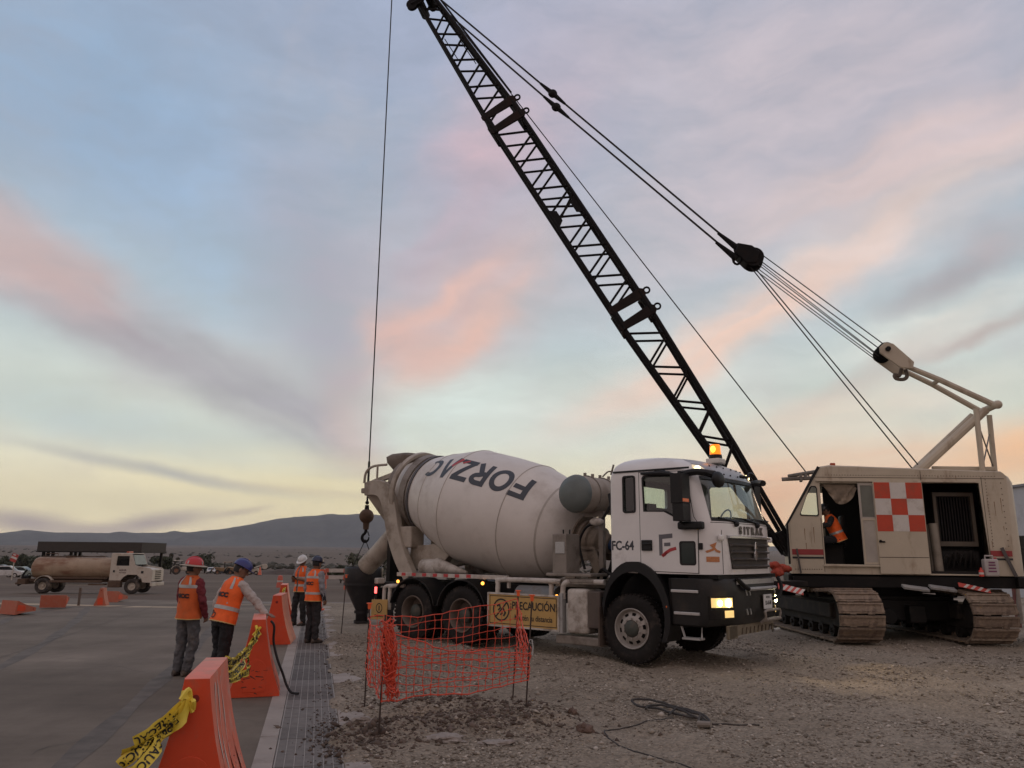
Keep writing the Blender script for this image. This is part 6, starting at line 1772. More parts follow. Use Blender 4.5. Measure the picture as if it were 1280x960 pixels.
# ---- the hook block hanging at the end of the hoist rope
HK = thing('hook_block', 'rusty steel ball hook hanging on the crane rope behind the mixer', 'crane hook', (HKX, HKY, 2.03))
rust = M('ball_rust', (0.10, 0.055, 0.032), 0.7, 0.2, var=0.3, dirt=(0.04, 0.028, 0.02), damt=0.4, dscale=6)
mb = MB(); mb.ball((0, 0, 0.58), 0.185, 20, scale=(1, 1, 1.0)); mb.build('weight_ball', rust, HK, 60)
mb = MB(); mb.cyl((0, 0, 0.70), (0, 0, 0.86), 0.065, 0.05, 12); mb.ball((0, 0, 0.92), 0.05, 10); mb.cyl((0, 0, 0.93), (0, 0, 1.08), 0.025, n=8); mb.build('swivel', dark_steel, HK)
mb = MB(); mb.cyl((0, 0, 0.25), (0, 0, 0.42), 0.07, 0.085, 12); mb.build('hook_shank', rust, HK)
mb = MB(); pts = [(0, 0, 0.27), (0.0, 0, 0.2)] + [(0.0 + 0.085 * cos(R(a)), 0, 0.05 + 0.1 * sin(R(a))) for a in np.linspace(110, 370, 14)]
mb.tube(pts, [0.04, 0.04] + list(np.linspace(0.035, 0.042, 7)) + list(np.linspace(0.042, 0.012, 7)), 8); mb.build('hook', dark_steel, HK)
mb = MB(); mb.tube([(0.05, 0, 0.2), (0.09, 0, 0.09)], 0.012, 6); mb.build('safety_latch', dark_steel, HK)
# ---- tremie hopper under the hook
TR = thing('tremie_hopper', 'black steel funnel with a pipe, slung under the hook behind the mixer', 'concrete hopper', (HKX, HKY, 0))
fun_m = M('funnel_black', (0.018, 0.017, 0.019), 0.55, 0.1, dirt=(0.07, 0.06, 0.05), damt=0.35, dscale=3)
mb = MB(); mb.lathe([(1.36, 0.46), (1.32, 0.48), (0.92, 0.46), (0.30, 0.15), (-0.4, 0.14)], (0, 0, 0), (0, 0, 1), 28); o = mb.build('funnel', fun_m, TR, 30); so = o.modifiers.new('t', 'SOLIDIFY'); so.thickness = 0.015
for z, r_ in ((0.95, 0.485), (0.28, 0.19), (0.05, 0.19)):
    mb = MB(); mb.lathe([(z - 0.03, r_), (z + 0.03, r_)], (0, 0, 0), (0, 0, 1), 24); mb.build('flange', fun_m, TR, 30)
for s in (-1, 1):
    mb = MB(); mb.tube([(0, 0, 2.03), (s * 0.3, 0, 1.32)], 0.011, 6); mb.build('sling', rope_m, TR)


# ================================================================== PEOPLE
skin_m = M('skin', (0.20, 0.105, 0.065), 0.55, var=0.08, scale=12)
hair_m = M('hair', (0.012, 0.010, 0.009), 0.7)
vest_m = M('vest_orange', (0.85, 0.125, 0.014), 0.7, var=0.16, scale=8, bump=0.25, bscale=14)
tape_m = M('reflective_tape', (0.40, 0.40, 0.385), 0.45, 0.2, var=0.15, scale=12)
trim_m = M('vest_edge', (0.60, 0.42, 0.16), 0.7)


def rotm(ax, deg): return Matrix.Rotation(R(deg), 4, ax)


def person(label, loc, rotz, P):
    root = thing('person', label, 'person', loc, rotz, 'site workers in orange vests')
    sc = P.get('scale', 0.97); drop = P.get('drop', 0.0)
    hip = Vector((0, 0, 0.84 - drop))
    TM = Matrix.Translation(hip) @ rotm('X', -P.get('lean', 0)) @ rotm('Y', P.get('side', 0)) @ rotm('Z', P.get('twist', 0)) @ Matrix.Translation((0, 0, -0.84))
    up = lambda x, y, z: TM @ Vector((x, y, z))
    # ---- joints
    J = dict(hipL=Vector((-0.09, 0, 0.84 - drop)), hipR=Vector((0.09, 0, 0.84 - drop)),
             kneeL=Vector((-0.10, 0.02, 0.45)), kneeR=Vector((0.10, 0.02, 0.45)),
             ankL=Vector((-0.105, -0.02, 0.085)), ankR=Vector((0.105, -0.02, 0.085)),
             shL=up(-0.175, 0, 1.315), shR=up(0.175, 0, 1.315),
             elL=up(-0.235, -0.03, 1.06), elR=up(0.235, -0.03, 1.06),
             wrL=up(-0.245, 0.05, 0.835), wrR=up(0.245, 0.05, 0.835))
    for k, v in P.get('J', {}).items(): J[k] = Vector(v)
    # ---- naked body: torso, neck, head, limbs and hands fused into one skin
    def ell(z, rx, ry, n=20, cy=0.0):
        return [tuple(up(rx * cos(2 * pi * j / n), cy + ry * sin(2 * pi * j / n), z)) for j in range(n)]
    b = MB()
    b.loft([ell(*q) for q in ((0.80, 0.13, 0.09), (0.86, 0.158, 0.108), (0.95, 0.15, 0.105), (1.08, 0.155, 0.108), (1.22, 0.17, 0.115), (1.31, 0.165, 0.10), (1.37, 0.10, 0.075), (1.40, 0.06, 0.06))])
    nb, nt_ = up(0, -0.005, 1.36), up(0, 0.012, 1.47)
    b.capsule(nb, nt_, 0.056, 0.052)
    HM = TM @ Matrix.Translation((0, 0.02, 1.525)) @ rotm('Z', P.get('hyaw', 0)) @ rotm('X', -P.get('hpitch', 0)) @ rotm('Y', P.get('hroll', 0))
    hp = lambda x, y, z: HM @ Vector((x, y, z))
    hr = HM.to_3x3()
    b.ball(hp(0, 0, 0.0), 0.1, 18, scale=(0.76, 0.94, 1.12), rot=hr); b.ball(hp(0, 0.035, -0.055), 0.07, 14, scale=(0.82, 0.85, 0.85), rot=hr)
    b.capsule(hp(0, 0.088, 0.012), hp(0, 0.108, -0.022), 0.010, 0.016, 8)      # nose
    b.capsule(hp(-0.022, 0.088, -0.058), hp(0.022, 0.088, -0.058), 0.009, 0.009, 8)   # lips
    b.capsule(hp(-0.035, 0.083, 0.03), hp(0.035, 0.083, 0.03), 0.012, 0.012, 8)   # brow
    for s in (-1, 1): b.ball(hp(s * 0.078, -0.005, -0.005), 0.03, 8, scale=(0.35, 0.7, 1.1), rot=hr)
    for s in 'LR':
        b.capsule(J['hip' + s], J['knee' + s], 0.078, 0.055); b.capsule(J['knee' + s], J['ank' + s], 0.053, 0.036)
        b.capsule(J['ank' + s], J['ank' + s] + Vector((0, 0.14, -0.045)), 0.04, 0.03)
        b.capsule(J['sh' + s], J['el' + s], 0.05, 0.039); b.capsule(J['el' + s], J['wr' + s], 0.038, 0.026)
    for s in 'LR':
        w = J['wr' + s]; d = (w - J['el' + s]).normalized()
        d = Vector(P.get('hd' + s, d)).normalized()
        pn = Vector(P.get('pn' + s, (-1 if s == 'R' else 1, 0.1, 0)))       # palm normal
        pn = (pn - d * pn.dot(d)).normalized(); lat = d.cross(pn) * (1 if s == 'R' else -1)
        b.capsule(w, w + d * 0.02, 0.026, 0.026, 8)
        for k in range(4): b.capsule(w + d * 0.01 + lat * (k - 1.5) * 0.010, w + d * 0.082 + lat * (k - 1.5) * 0.019, 0.015, 0.012, 8)
        curl = P.get('curl' + s, 28)
        for k, L in enumerate((0.066, 0.075, 0.070, 0.054)):
            p = w + d * 0.082 + lat * (1.5 - k) * 0.0195; a = 8.0 + k * 3
            for q in range(3):
                a += curl; dd = d * cos(R(a)) + pn * sin(R(a)); e = p + dd * L * (0.45, 0.32, 0.23)[q]
                b.capsule(p, e, 0.0098 - 0.0008 * q, 0.009 - 0.0008 * q, 8); p = e
        p = w + d * 0.022 + lat * 0.027; dd = (d * 0.62 + lat * 0.6 + pn * 0.35).normalized()
        b.capsule(p, p + dd * 0.034, 0.013, 0.011, 8); p = p + dd * 0.034; dd = (d * 0.85 + lat * 0.2 + pn * 0.45).normalized(); b.capsule(p, p + dd * 0.028, 0.011, 0.009, 8)
    body = remeshed(b, 'body', P.get('skin', skin_m), 0.0075, root, 3)
    if P.get('face', True):
        e = MB()
        for s in (-1, 1): e.ball(hp(s * 0.031, 0.086, 0.012), 0.0095, 8)
        o = e.build('eyes', M('eye_dark', (0.02, 0.015, 0.012), 0.2), body)
    h = MB(); h.ball(hp(0, -0.012, 0.012), 0.104, 16, scale=(0.80, 0.93, 1.08), rot=hr)
    h.v = [v for v in h.v]
    hm = h.mesh('hair', hair_m, 60)
    bmh = bmesh.new(); bmh.from_mesh(hm); inv = HM.inverted()
    bmesh.ops.delete(bmh, geom=[v for v in bmh.verts if (inv @ v.co).z < -0.055 or ((inv @ v.co).y > 0.045 and (inv @ v.co).z < 0.05) or ((inv @ v.co).z < -0.0 and (inv @ v.co).y > 0.0)], context='VERTS')
    bmh.to_mesh(hm); bmh.free(); link('hair', hm, body)
    # ---- shirt, sleeves rolled or long
    s_ = MB()
    s_.loft([ell(*q) for q in ((0.80, 0.175, 0.128), (0.86, 0.178, 0.13), (0.95, 0.172, 0.126), (1.08, 0.176, 0.128), (1.22, 0.188, 0.132), (1.31, 0.182, 0.116), (1.375, 0.115, 0.09), (1.41, 0.074, 0.072))])
    for s in 'LR':
        s_.capsule(J['sh' + s], J['el' + s], 0.068, 0.056); e = J['el' + s]; w = J['wr' + s]
        k = P.get('sleeve' + s, 1.0)
        if k > 0: s_.capsule(e, e.lerp(w, k), 0.056, 0.043)
    remeshed(s_, 'shirt', P['shirt'], 0.011, root, 4, 0.045, 0.06)
    if 'cuff' in P:
        for s in P['cuff']:
            e, w = J['el' + s], J['wr' + s]; c = MB(); c.capsule(e.lerp(w, 0.55), w, 0.05, 0.04); remeshed(c, 'cuff', M('cuff_dark', (0.02, 0.022, 0.028), 0.8), 0.011, root, 3)
    # ---- trousers
    t_ = MB()
    t_.loft([[(x, y, z) for (x, y, z) in [(rx * cos(2 * pi * j / 20), ry * sin(2 * pi * j / 20), zz - drop) for j in range(20)]] for zz, rx, ry in ((0.76, 0.16, 0.12), (0.84, 0.172, 0.125), (0.92, 0.165, 0.12), (0.97, 0.16, 0.115))])
    for s in 'LR':
        t_.capsule(J['hip' + s], J['knee' + s], 0.098, 0.078); t_.capsule(J['knee' + s], J['ank' + s] + Vector((0, 0, 0.02)), 0.076, 0.066)
    remeshed(t_, 'trousers', P['trousers'], 0.011, root, 3, 0.05, 0.075)
    # ---- boots
    bt = MB()
    for s in 'LR':
        a = J['ank' + s]; f = Vector(P.get('toe' + s, (-0.02 if s == 'L' else 0.02, 1, 0))).normalized(); lt = Vector((f.y, -f.x, 0)); rings = []
        for (q, w, h0, h1) in ((-0.075, 0.028, 0.0, 0.09), (-0.06, 0.04, 0.0, 0.10), (0.0, 0.044, 0.0, 0.115), (0.06, 0.045, 0.0, 0.085), (0.13, 0.05, 0.0, 0.065), (0.175, 0.042, 0.0, 0.05), (0.195, 0.02, 0.01, 0.03)):
            c = Vector((a.x, a.y, a.z - 0.085)) + f * q; rings.append([tuple(c + lt * w * cos(t) + Vector((0, 0, h0 + (h1 - h0) * (0.5 + 0.5 * sin(t))))) for t in np.linspace(0, 2 * pi, 13)[:-1]])
        bt = MB(); bt.loft(rings); bt.build('boot', P['boots'], root, 60)
    # ---- high-visibility vest
    if 'vest' in P:
        rings_h = [(0.80, 0.205, 0.158), (0.83, 0.203, 0.157), (0.90, 0.196, 0.15), (0.98, 0.19, 0.145), (1.06, 0.19, 0.143), (1.14, 0.195, 0.145), (1.22, 0.201, 0.146), (1.28, 0.198, 0.138), (1.33, 0.183, 0.122), (1.365, 0.150, 0.105), (1.395, 0.105, 0.088), (1.42, 0.082, 0.08)]
        if P.get('short'): rings_h = rings_h[2:]
        hs, rxs, rys = [r[0] for r in rings_h], [r[1] for r in rings_h], [r[2] for r in rings_h]
        sd = P.get('seed', 1)
        def vp(z, a, off=0.0):
            rx, ry = np.interp(z, hs, rxs) + off, np.interp(z, hs, rys) + off
            k = 1 + 0.05 * sin(3 * a + sd + z * 9) * (1.42 - z) + 0.05 * sin(7 * a + z * 21 + sd * 2) * (1.42 - z) + 0.022 * sin(z * 37 + 2 * a + sd) * sin(3 * a + sd) + 0.03 * sin(11 * a + 13 * z + sd) * (1.3 - z)
            return up(rx * cos(a) * k, ry * sin(a) * k, z)
        N_ = 48
        def band(z0, z1, off, a0=0.0, a1=2 * pi, n=N_, m=3):
            mb = MB(); mb.loft([[tuple(vp(z, a0 + (a1 - a0) * j / n, off)) for j in range(n + (0 if a1 - a0 > 6.28 else 1))] for z in np.linspace(z0, z1, m)], False, a1 - a0 > 6.28); return mb
        zs = np.linspace(hs[0], hs[-1], 26)
        mb = MB(); gap = R(7) if P.get('open') else 0.0
        a0, a1 = pi / 2 + gap, pi / 2 + 2 * pi - gap
        mb.loft([[tuple(vp(z, a0 + (a1 - a0) * j / N_)) for j in range(N_ + 1)] for z in zs], False, False)
        V = mb.build('vest', P['vest'], root, 70)
        for (z0, z1) in P.get('bands', ((0.93, 0.98), (1.255, 1.30))): band(z0, z1, 0.006, a0, a1).build('reflective_band', tape_m, V, 70)
        for ang in P.get('straps', (52, 128, 232, 308)):
            a = R(ang); wd = 0.22
            mb = MB(); mb.loft([[tuple(vp(z, a + q * wd, 0.007)) for q in (-0.5, 0, 0.5)] for z in np.linspace(P.get('strap_z', 1.28), 1.40, 8)], False, False); mb.build('reflective_strap', tape_m, V, 70)
        band(hs[0], hs[0] + 0.012, 0.004).build('vest_hem', trim_m, V, 70)
        if P.get('print'):
            vs, fs = text_geo(P['print'], 0.080, 0.006, 1.1); zc = P.get('print_z', 1.13)
            mb = MB(); mb.add([tuple(vp(zc + y, -pi / 2 + x / 0.17, 0.009)) for x, y in vs], fs); mb.build('vest_print', M('vest_print', (0.035, 0.018, 0.02), 0.7), V, 0)
        if P.get('badge_low'):
            mb = MB()
            for q in stroke(arc(0, 0, 0.028, 0.034, 0, 360, 14), 0.014, 1): mb.add([tuple(vp(0.875 + p.y, -pi / 2 - 0.1 + p.x / 0.17, 0.008)) for p in q], [(0, 1, 2, 3)])
            mb.build('vest_emblem', M('vest_print', (0.035, 0.018, 0.02), 0.7), V, 0)
    # ---- helmet
    if 'helmet' in P:
        c, kind = P['helmet']; hm_ = M('helmet_' + c[0], c[1], 0.35, var=0.05, dirt=DUST, damt=0.2, dscale=6, coat=0.2)
        mb = MB(); rings = []
        for z, r in ((0.045, 1.03), (0.06, 1.02), (0.085, 0.97), (0.11, 0.86), (0.13, 0.70), (0.146, 0.48), (0.154, 0.24), (0.156, 0.02)):
            rings.append([tuple(hp(0.107 * r * cos(a), 0.128 * r * sin(a) - 0.005, z)) for a in np.linspace(0, 2 * pi, 29)[:-1]])
        mb.loft(rings, False); HB = mb.build('helmet', hm_, root, 60)
        mb = MB()
        mb.tube([tuple(hp(0, 0.125 * cos(R(a)) - 0.005, 0.05 + 0.112 * sin(R(a)))) for a in np.linspace(12, 168, 16)], 0.009, 6); mb.build('helmet_ridge', hm_, HB)
        rim = []; full = kind == 'full'
        mb = MB()
        for k in range(3):
            row = []
            for a in np.linspace(0, 2 * pi, 37)[:-1]:
                fr_ = max(0, sin(a)); e = (0.072 if full else 0.008 + 0.060 * fr_ ** 2.5) * k / 2
                row.append(tuple(hp((0.109 + e) * cos(a), (0.131 + e) * sin(a) - 0.005, 0.047 - (0.018 if full else 0.012 * fr_) * k / 2)))
            rim.append(row)
        mb.loft(rim, False); o = mb.build('helmet_brim', M('brim_tan', (0.36, 0.31, 0.24), 0.6, dirt=DUST, damt=0.3) if full else hm_, HB, 60); so = o.modifiers.new('t', 'SOLIDIFY'); so.thickness = 0.005
        if full:
            for a in (52, 128, 232, 308):
                mb = MB(); mb.add([tuple(hp(0.109 * r * cos(R(a + q)), 0.130 * r * sin(R(a + q)) - 0.005, z)) for q, z, r in ((-6, 0.055, 1.03), (6, 0.055, 1.03), (6, 0.10, 0.93), (-6, 0.10, 0.93))], [(0, 1, 2, 3)]); mb.build('helmet_sticker', tape_m, HB, 0)
    root.scale = (sc, sc, sc)
    return root


jeans = M('jeans_grey', (0.085, 0.085, 0.09), 0.85, var=0.3, scale=9, dirt=(0.15, 0.13, 0.115), damt=0.45, dscale=5, bump=0.3, bscale=20)
black_cloth = M('black_trousers', (0.012, 0.012, 0.014), 0.85, var=0.2, bump=0.3, bscale=18)
dark_cloth = M('dark_trousers', (0.022, 0.020, 0.021), 0.85, var=0.3, scale=6, dirt=(0.06, 0.05, 0.045), damt=0.4, bump=0.3, bscale=18)
boot_m = M('boot_brown', (0.045, 0.032, 0.026), 0.75, dirt=DUST, damt=0.4, dscale=9)
RED = (('red', (0.50, 0.018, 0.022)), 'full'); BLUE = (('blue', (0.022, 0.026, 0.16)), 'cap'); WHITE = (('white', (0.66, 0.64, 0.62)), 'cap'); NAVY = (('navy', (0.012, 0.016, 0.05)), 'cap')
wine = M('shirt_wine', (0.15, 0.018, 0.026), 0.85, var=0.15, bump=0.3, bscale=20)
offwhite = M('shirt_white', (0.42, 0.37, 0.34), 0.85, var=0.10, bump=0.3, bscale=18)
greysh = M('shirt_grey', (0.24, 0.235, 0.25), 0.85, var=0.12, bump=0.3, bscale=18)
vest_b = M('vest_orange_worn', (0.62, 0.115, 0.022), 0.75, var=0.12, scale=7, dirt=(0.40, 0.16, 0.06), damt=0.4, dscale=4, bump=0.25, bscale=14)

person('worker in wine red shirt, jeans and a red helmet with wide tan brim', (-4.56, 11.37, 0), R(-26),
       dict(scale=0.965, helmet=RED, shirt=wine, trousers=jeans, boots=boot_m, vest=vest_b, bands=((1.245, 1.29),), straps=(52, 128, 240, 300), strap_z=1.27, print='MCC', hyaw=-34, hpitch=6, seed=2, lean=-2, side=1.5,
            J=dict(kneeL=(-0.10, 0.0, 0.45), ankL=(-0.10, -0.03, 0.085), kneeR=(0.09, 0.05, 0.45), ankR=(0.05, -0.0, 0.085), elR=(0.25, -0.01, 1.07), wrR=(0.23, 0.09, 0.85), elL=(-0.24, 0.03, 1.07), wrL=(-0.20, 0.15, 0.90))))
person('worker in a blue helmet leaning one hand on an orange barrier', (-3.80, 10.62, 0), R(-30),
       dict(scale=0.975, helmet=BLUE, shirt=offwhite, trousers=black_cloth, boots=boot_m, vest=vest_m, bands=((0.965, 1.015),), straps=(52, 128, 235, 305), strap_z=1.24, print='MCC', print_z=1.15, badge_low=True, seed=4, lean=15, side=4, hyaw=-38, hpitch=12, twist=-6,
            J=dict(elR=(0.40, 0.22, 1.05), wrR=(0.51, 0.26, 0.925), kneeL=(-0.10, 0.06, 0.45), ankL=(-0.11, -0.04, 0.085), kneeR=(0.09, -0.02, 0.45), ankR=(0.10, -0.12, 0.085)),
            hdR=(0.9, 0.2, -0.12), pnR=(0, 0.05, -1), curlR=6))
person('worker in a white helmet and orange vest looking down at his hands', (-5.02, 19.1, 0), R(150),
       dict(scale=0.975, helmet=WHITE, shirt=greysh, trousers=dark_cloth, boots=boot_m, vest=vest_m, bands=((0.93, 0.985), (1.12, 1.16)), open=True, seed=6, hyaw=14, hpitch=26, sleeveR=0.15, sleeveL=0.15, short=False,
            J=dict(elR=(0.26, 0.02, 1.06), wrR=(0.06, 0.25, 1.10), elL=(-0.26, 0.04, 1.06), wrL=(-0.05, 0.26, 1.12), ankR=(0.12, 0.06, 0.085), kneeR=(0.11, 0.08, 0.46)),
            pnR=(-0.5, -0.3, 0.8), pnL=(0.5, -0.3, 0.8), curlR=40, curlL=40))
person('worker in a blue helmet and dark trousers standing on the drain grating', (-3.82, 15.5, 0.0), R(-38),
       dict(scale=0.975, helmet=NAVY, shirt=greysh, trousers=dark_cloth, boots=boot_m, vest=vest_m, bands=((0.93, 0.975), (1.24, 1.285)), print='MCC', print_z=1.14, seed=9, hyaw=10, hpitch=8, cuff='R', lean=1,
            J=dict(elR=(0.235, 0.0, 1.06), wrR=(0.25, 0.06, 0.84), ankL=(-0.07, -0.02, 0.085), ankR=(0.08, 0.02, 0.085), kneeL=(-0.08, 0.02, 0.45), kneeR=(0.085, 0.03, 0.45))))
person('worker in dark clothes and a blue helmet half hidden behind the mixer chute', (-2.98, 19.75, 0), R(-60),
       dict(scale=0.99, helmet=BLUE, shirt=M('shirt_navy', (0.02, 0.024, 0.04), 0.85), trousers=dark_cloth, boots=boot_m, seed=3, lean=14, hpitch=20,
            J=dict(elR=(0.30, 0.2, 1.08), wrR=(0.25, 0.42, 1.05), elL=(-0.3, 0.2, 1.08), wrL=(-0.25, 0.42, 1.1))))
o = slew(6.98, 16.84, 1.55)
person('crane operator in an orange vest seated in the cab doorway, leaning forward', o, R(78),
       dict(scale=0.98, drop=0.30, lean=20, hpitch=24, shirt=M('shirt_black', (0.018, 0.016, 0.017), 0.85), trousers=black_cloth, boots=boot_m, vest=vest_m, bands=((0.98, 1.03),), straps=(), helmet=(('black', (0.015, 0.015, 0.017)), 'cap'), seed=5,
            J=dict(kneeL=(-0.13, 0.42, 0.52), kneeR=(0.13, 0.42, 0.52), ankL=(-0.13, 0.45, 0.085), ankR=(0.13, 0.45, 0.085), elL=(-0.26, 0.24, 0.86), wrL=(-0.20, 0.46, 0.80), elR=(0.26, 0.24, 0.86), wrR=(0.20, 0.46, 0.80))))
mb = MB(); mb.box((0, 0, 0), (0.07, 0.01, 0.14)); o = mb.build('mobile_phone', M('phone_black', (0.015, 0.015, 0.017), 0.2), None, 0, 0.004)
o.location = (-5.13, 18.82, 1.115); o.rotation_euler = (R(-50), 0, R(150)); tag(o, 'black phone held in the hands of the white helmeted worker', 'phone')


# ================================================================== SITE FURNITURE
# ---- orange plastic barriers in a row along the drain
BPROF = [(0.30, 0.0), (0.30, 0.045), (0.268, 0.12), (0.225, 0.24), (0.185, 0.37), (0.15, 0.50), (0.122, 0.63), (0.098, 0.76), (0.083, 0.86), (0.078, 0.90)]
scuff_m = M('barrier_scuff', (0.62, 0.52, 0.45), 0.7, var=0.2, scale=12)
hole_m = M('barrier_hole', (0.20, 0.012, 0.008), 0.6)


def barrier(label, loc, rot, length=1.05, scuffs=True, group='orange barriers along the drain', mats=None):
    t = thing('traffic_barrier', label, 'barrier', loc, 0, group, rot)
    rings = []
    full = BPROF + [(-x, z) for x, z in BPROF[::-1]]
    for y, k in ((0, 0.985), (0.012, 1.0), (length / 2, 1.0), (length - 0.012, 1.0), (length, 0.985)):
        rings.append([(x * k, y, z if k == 1 else 0.008 + z * 0.985) for x, z in full])
    mb = MB(); mb.loft(rings, True)
    n = len(full); nq = len(mb.f) - 2
    for i in range(len(mb.f)): mb.mi[i] = 0 if i >= nq else 1
    b = mb.build('body', mats or [orange_plastic, orange_top], t, 30)
    if scuffs:      # moulded ribs low on both long sides
        for s in (-1, 1):
            for k in range(3):
                yb_ = length * (0.2 + 0.3 * k); L = []
                for z in np.linspace(0.05, 0.40, 6):
                    x = s * (np.interp(z, [p[1] for p in BPROF], [p[0] for p in BPROF]) + 0.012 * sin(pi * min(1, (z - 0.05) / 0.35 + 0.15)))
                    L.append([(x, yb_ - 0.06, z), (x + s * 0.006, yb_, z), (x, yb_ + 0.06, z)])
                mb = MB(); mb.loft(L, False, False); mb.build('side_rib', orange_top, t, 40)
    for y, s in ((0, -1), (length, 1)):
        mb = MB(); mb.cyl((0.0, y - s * 0.01, 0.775), (0.0, y + s * 0.003, 0.775), 0.024, n=16); mb.build('fill_hole', hole_m, t, 0)
        mb = MB(); mb.plate([(0.13 * cos(R(a)), 0.30 + 0.13 * sin(R(a))) for a in np.linspace(0, 180, 14)] + [(-0.13, 0.06), (0.13, 0.06)], [], 1, y - 0.004 if s < 0 else y - 0.002, y + 0.002 if s < 0 else y + 0.004); mb.build('end_panel', orange_plastic, t, 0, 0.003)
    if scuffs:
        random.seed(int(abs(loc[0]) * 100))
        mb = MB()
        for k in range(3):
            y0 = 0.14 + 0.17 * k + random.uniform(-0.04, 0.04); L = []
            for z in np.linspace(0.84, 0.05 + 0.15 * random.random(), 14):
                x = np.interp(z, [p[1] for p in BPROF], [p[0] for p in BPROF]) + 0.0035
                w = 0.022 + 0.014 * sin(z * 17 + k * 2); y = y0 + 0.028 * sin(z * 9 + k)
                L.append([(x, y, z), (x, y + w, z)])
            mb.loft(L, False, False)
        mb.build('scuff_marks', scuff_m, t, 0)['kind'] = 'stuff'
        mb = MB()
        for k in range(16):      # rubber and mud marks near the foot
            x0, z0 = random.uniform(-0.17, 0.12), random.uniform(0.03, 0.34); L_ = random.uniform(0.02, 0.10); a = random.uniform(-0.5, 0.5); w_ = random.uniform(0.003, 0.010)
            mb.add([(x0, -0.0055, z0), (x0 + L_ * cos(a), -0.0055, z0 + L_ * sin(a)), (x0 + L_ * cos(a) * 0.9, -0.0055, z0 + L_ * sin(a) + w_), (x0 + 0.01, -0.0055, z0 + w_ * 1.4)], [(0, 1, 2, 3)])
        for k in range(14):
            y0, z0 = random.uniform(0.05, length - 0.2), random.uniform(0.04, 0.3); L_ = random.uniform(0.03, 0.16); w_ = random.uniform(0.004, 0.012); sl = random.uniform(-0.03, 0.03)
            xx_ = lambda z: np.interp(z, [p[1] for p in BPROF], [p[0] for p in BPROF]) + 0.004
            mb.add([(xx_(z0), y0, z0), (xx_(z0 + sl), y0 + L_, z0 + sl), (xx_(z0 + sl + w_), y0 + L_ * 0.95, z0 + sl + w_), (xx_(z0 + w_), y0 + 0.01, z0 + w_)], [(0, 1, 2, 3)])
        mb.build('rubber_marks', M('rubber_mark', (0.10, 0.035, 0.02), 0.8, var=0.4, scale=20), t, 0)['kind'] = 'stuff'
    return t


barrier('nearest orange barrier, cut by the bottom edge, tied with yellow tape', (-2.02, 5.27, 0), (0, 0, DA))
barrier('orange barrier with a dark hose over its side, under the leaning worker', (-3.06, 9.78, 0), (0, 0, DA + R(3)), 1.0)
barrier('orange barrier standing between the leaning worker and the two by the drain', (-4.43, 15.15, 0), (0, 0, DA - R(4)), 1.05, False)
barrier('farthest orange barrier of the row beside the white helmeted worker', (-5.7, 20.0, 0), (0, 0, DA), 1.05, False)
# tumbled barriers lying about at the far edge of the road
for lab, loc, rot, L in (('faded orange barrier lying on its side at the far left of the road', (-13.1, 21.2, 0.20), (0, R(97), R(62)), 1.0),
                         ('faded orange barrier tipped over behind the leftmost one, beside spilled cement', (-13.3, 23.9, 0.21), (R(4), R(84), R(115)), 0.95),
                         ('faded orange barrier still standing upright in front of the water truck', (-12.95, 25.2, 0), (0, 0, R(14)), 0.6),
                         ('faded orange barrier lying behind the upright one, near the water truck', (-13.3, 27.0, 0.18), (0, R(95), R(80)), 1.0)):
    b_ = barrier(lab, loc, rot, L, False, 'tumbled barriers by the side road', [M('orange_dull', (0.42, 0.11, 0.06), 0.6, var=0.15, dirt=(0.30, 0.15, 0.10), damt=0.5, dscale=4)] * 2); b_.scale = (0.60, 0.72, 0.60)

# ---- printed yellow tape strung loosely between the barriers
yel = M('tape_yellow', (0.78, 0.60, 0.07), 0.45, var=0.08, scale=6)


def ribbon(parent, pts, width, twist0, twist1, txt, phase=0.0, wob=0.0, seed=0):
    path = smooth_path(pts, 9); n = len(path); rows = []; acc = [0.0]
    for i in range(1, n): acc.append(acc[-1] + (path[i] - path[i - 1]).length)
    def frame(s):
        s = max(0.0, min(acc[-1], s)); i = max(0, min(n - 2, int(np.searchsorted(acc, s)) - 1)); f = (s - acc[i]) / max(1e-6, acc[i + 1] - acc[i])
        p = path[i].lerp(path[i + 1], f); d = (path[min(i + 2, n - 1)] - path[max(i - 1, 0)]).normalized(); u, v, _ = frame_of(d)
        a = twist0 + (twist1 - twist0) * s / acc[-1] + wob * sin(s * 14 + seed); return p, u * cos(a) + v * sin(a), d
    for s in np.linspace(0, acc[-1], int(acc[-1] / 0.025) + 2):
        p, w, d = frame(s); nn = w.cross(d); rows.append([tuple(p + w * width * k + nn * 0.006 * cos(k * 6 + s * 20)) for k in (-0.5, -0.17, 0.17, 0.5)])
    mb = MB(); mb.loft(rows, False, False); rb = mb.build('tape_strand', yel, parent, 70)
    mb = MB(); L = width * 5.6; s0 = phase
    vs, fs = text_geo(txt, width * 0.92, width * 0.02, 1.0, 'LEFT')
    while s0 < acc[-1] - width:
        for side in (-1, 1):
            out = []
            for x, y in vs:
                s = s0 + x; p, w, d = frame(s); nn = w.cross(d); out.append((tuple(p + w * (-y * side) + nn * (0.006 * cos(-y * side / width * 6 + s * 20) + side * 0.0035)), s <= acc[-1]))
            idx = [f for f in fs if all(out[i][1] for i in f)]
            mb.add([o[0] for o in out], idx)
        s0 += L
    if mb.f: mb.build('tape_print', black_print, rb, 0)


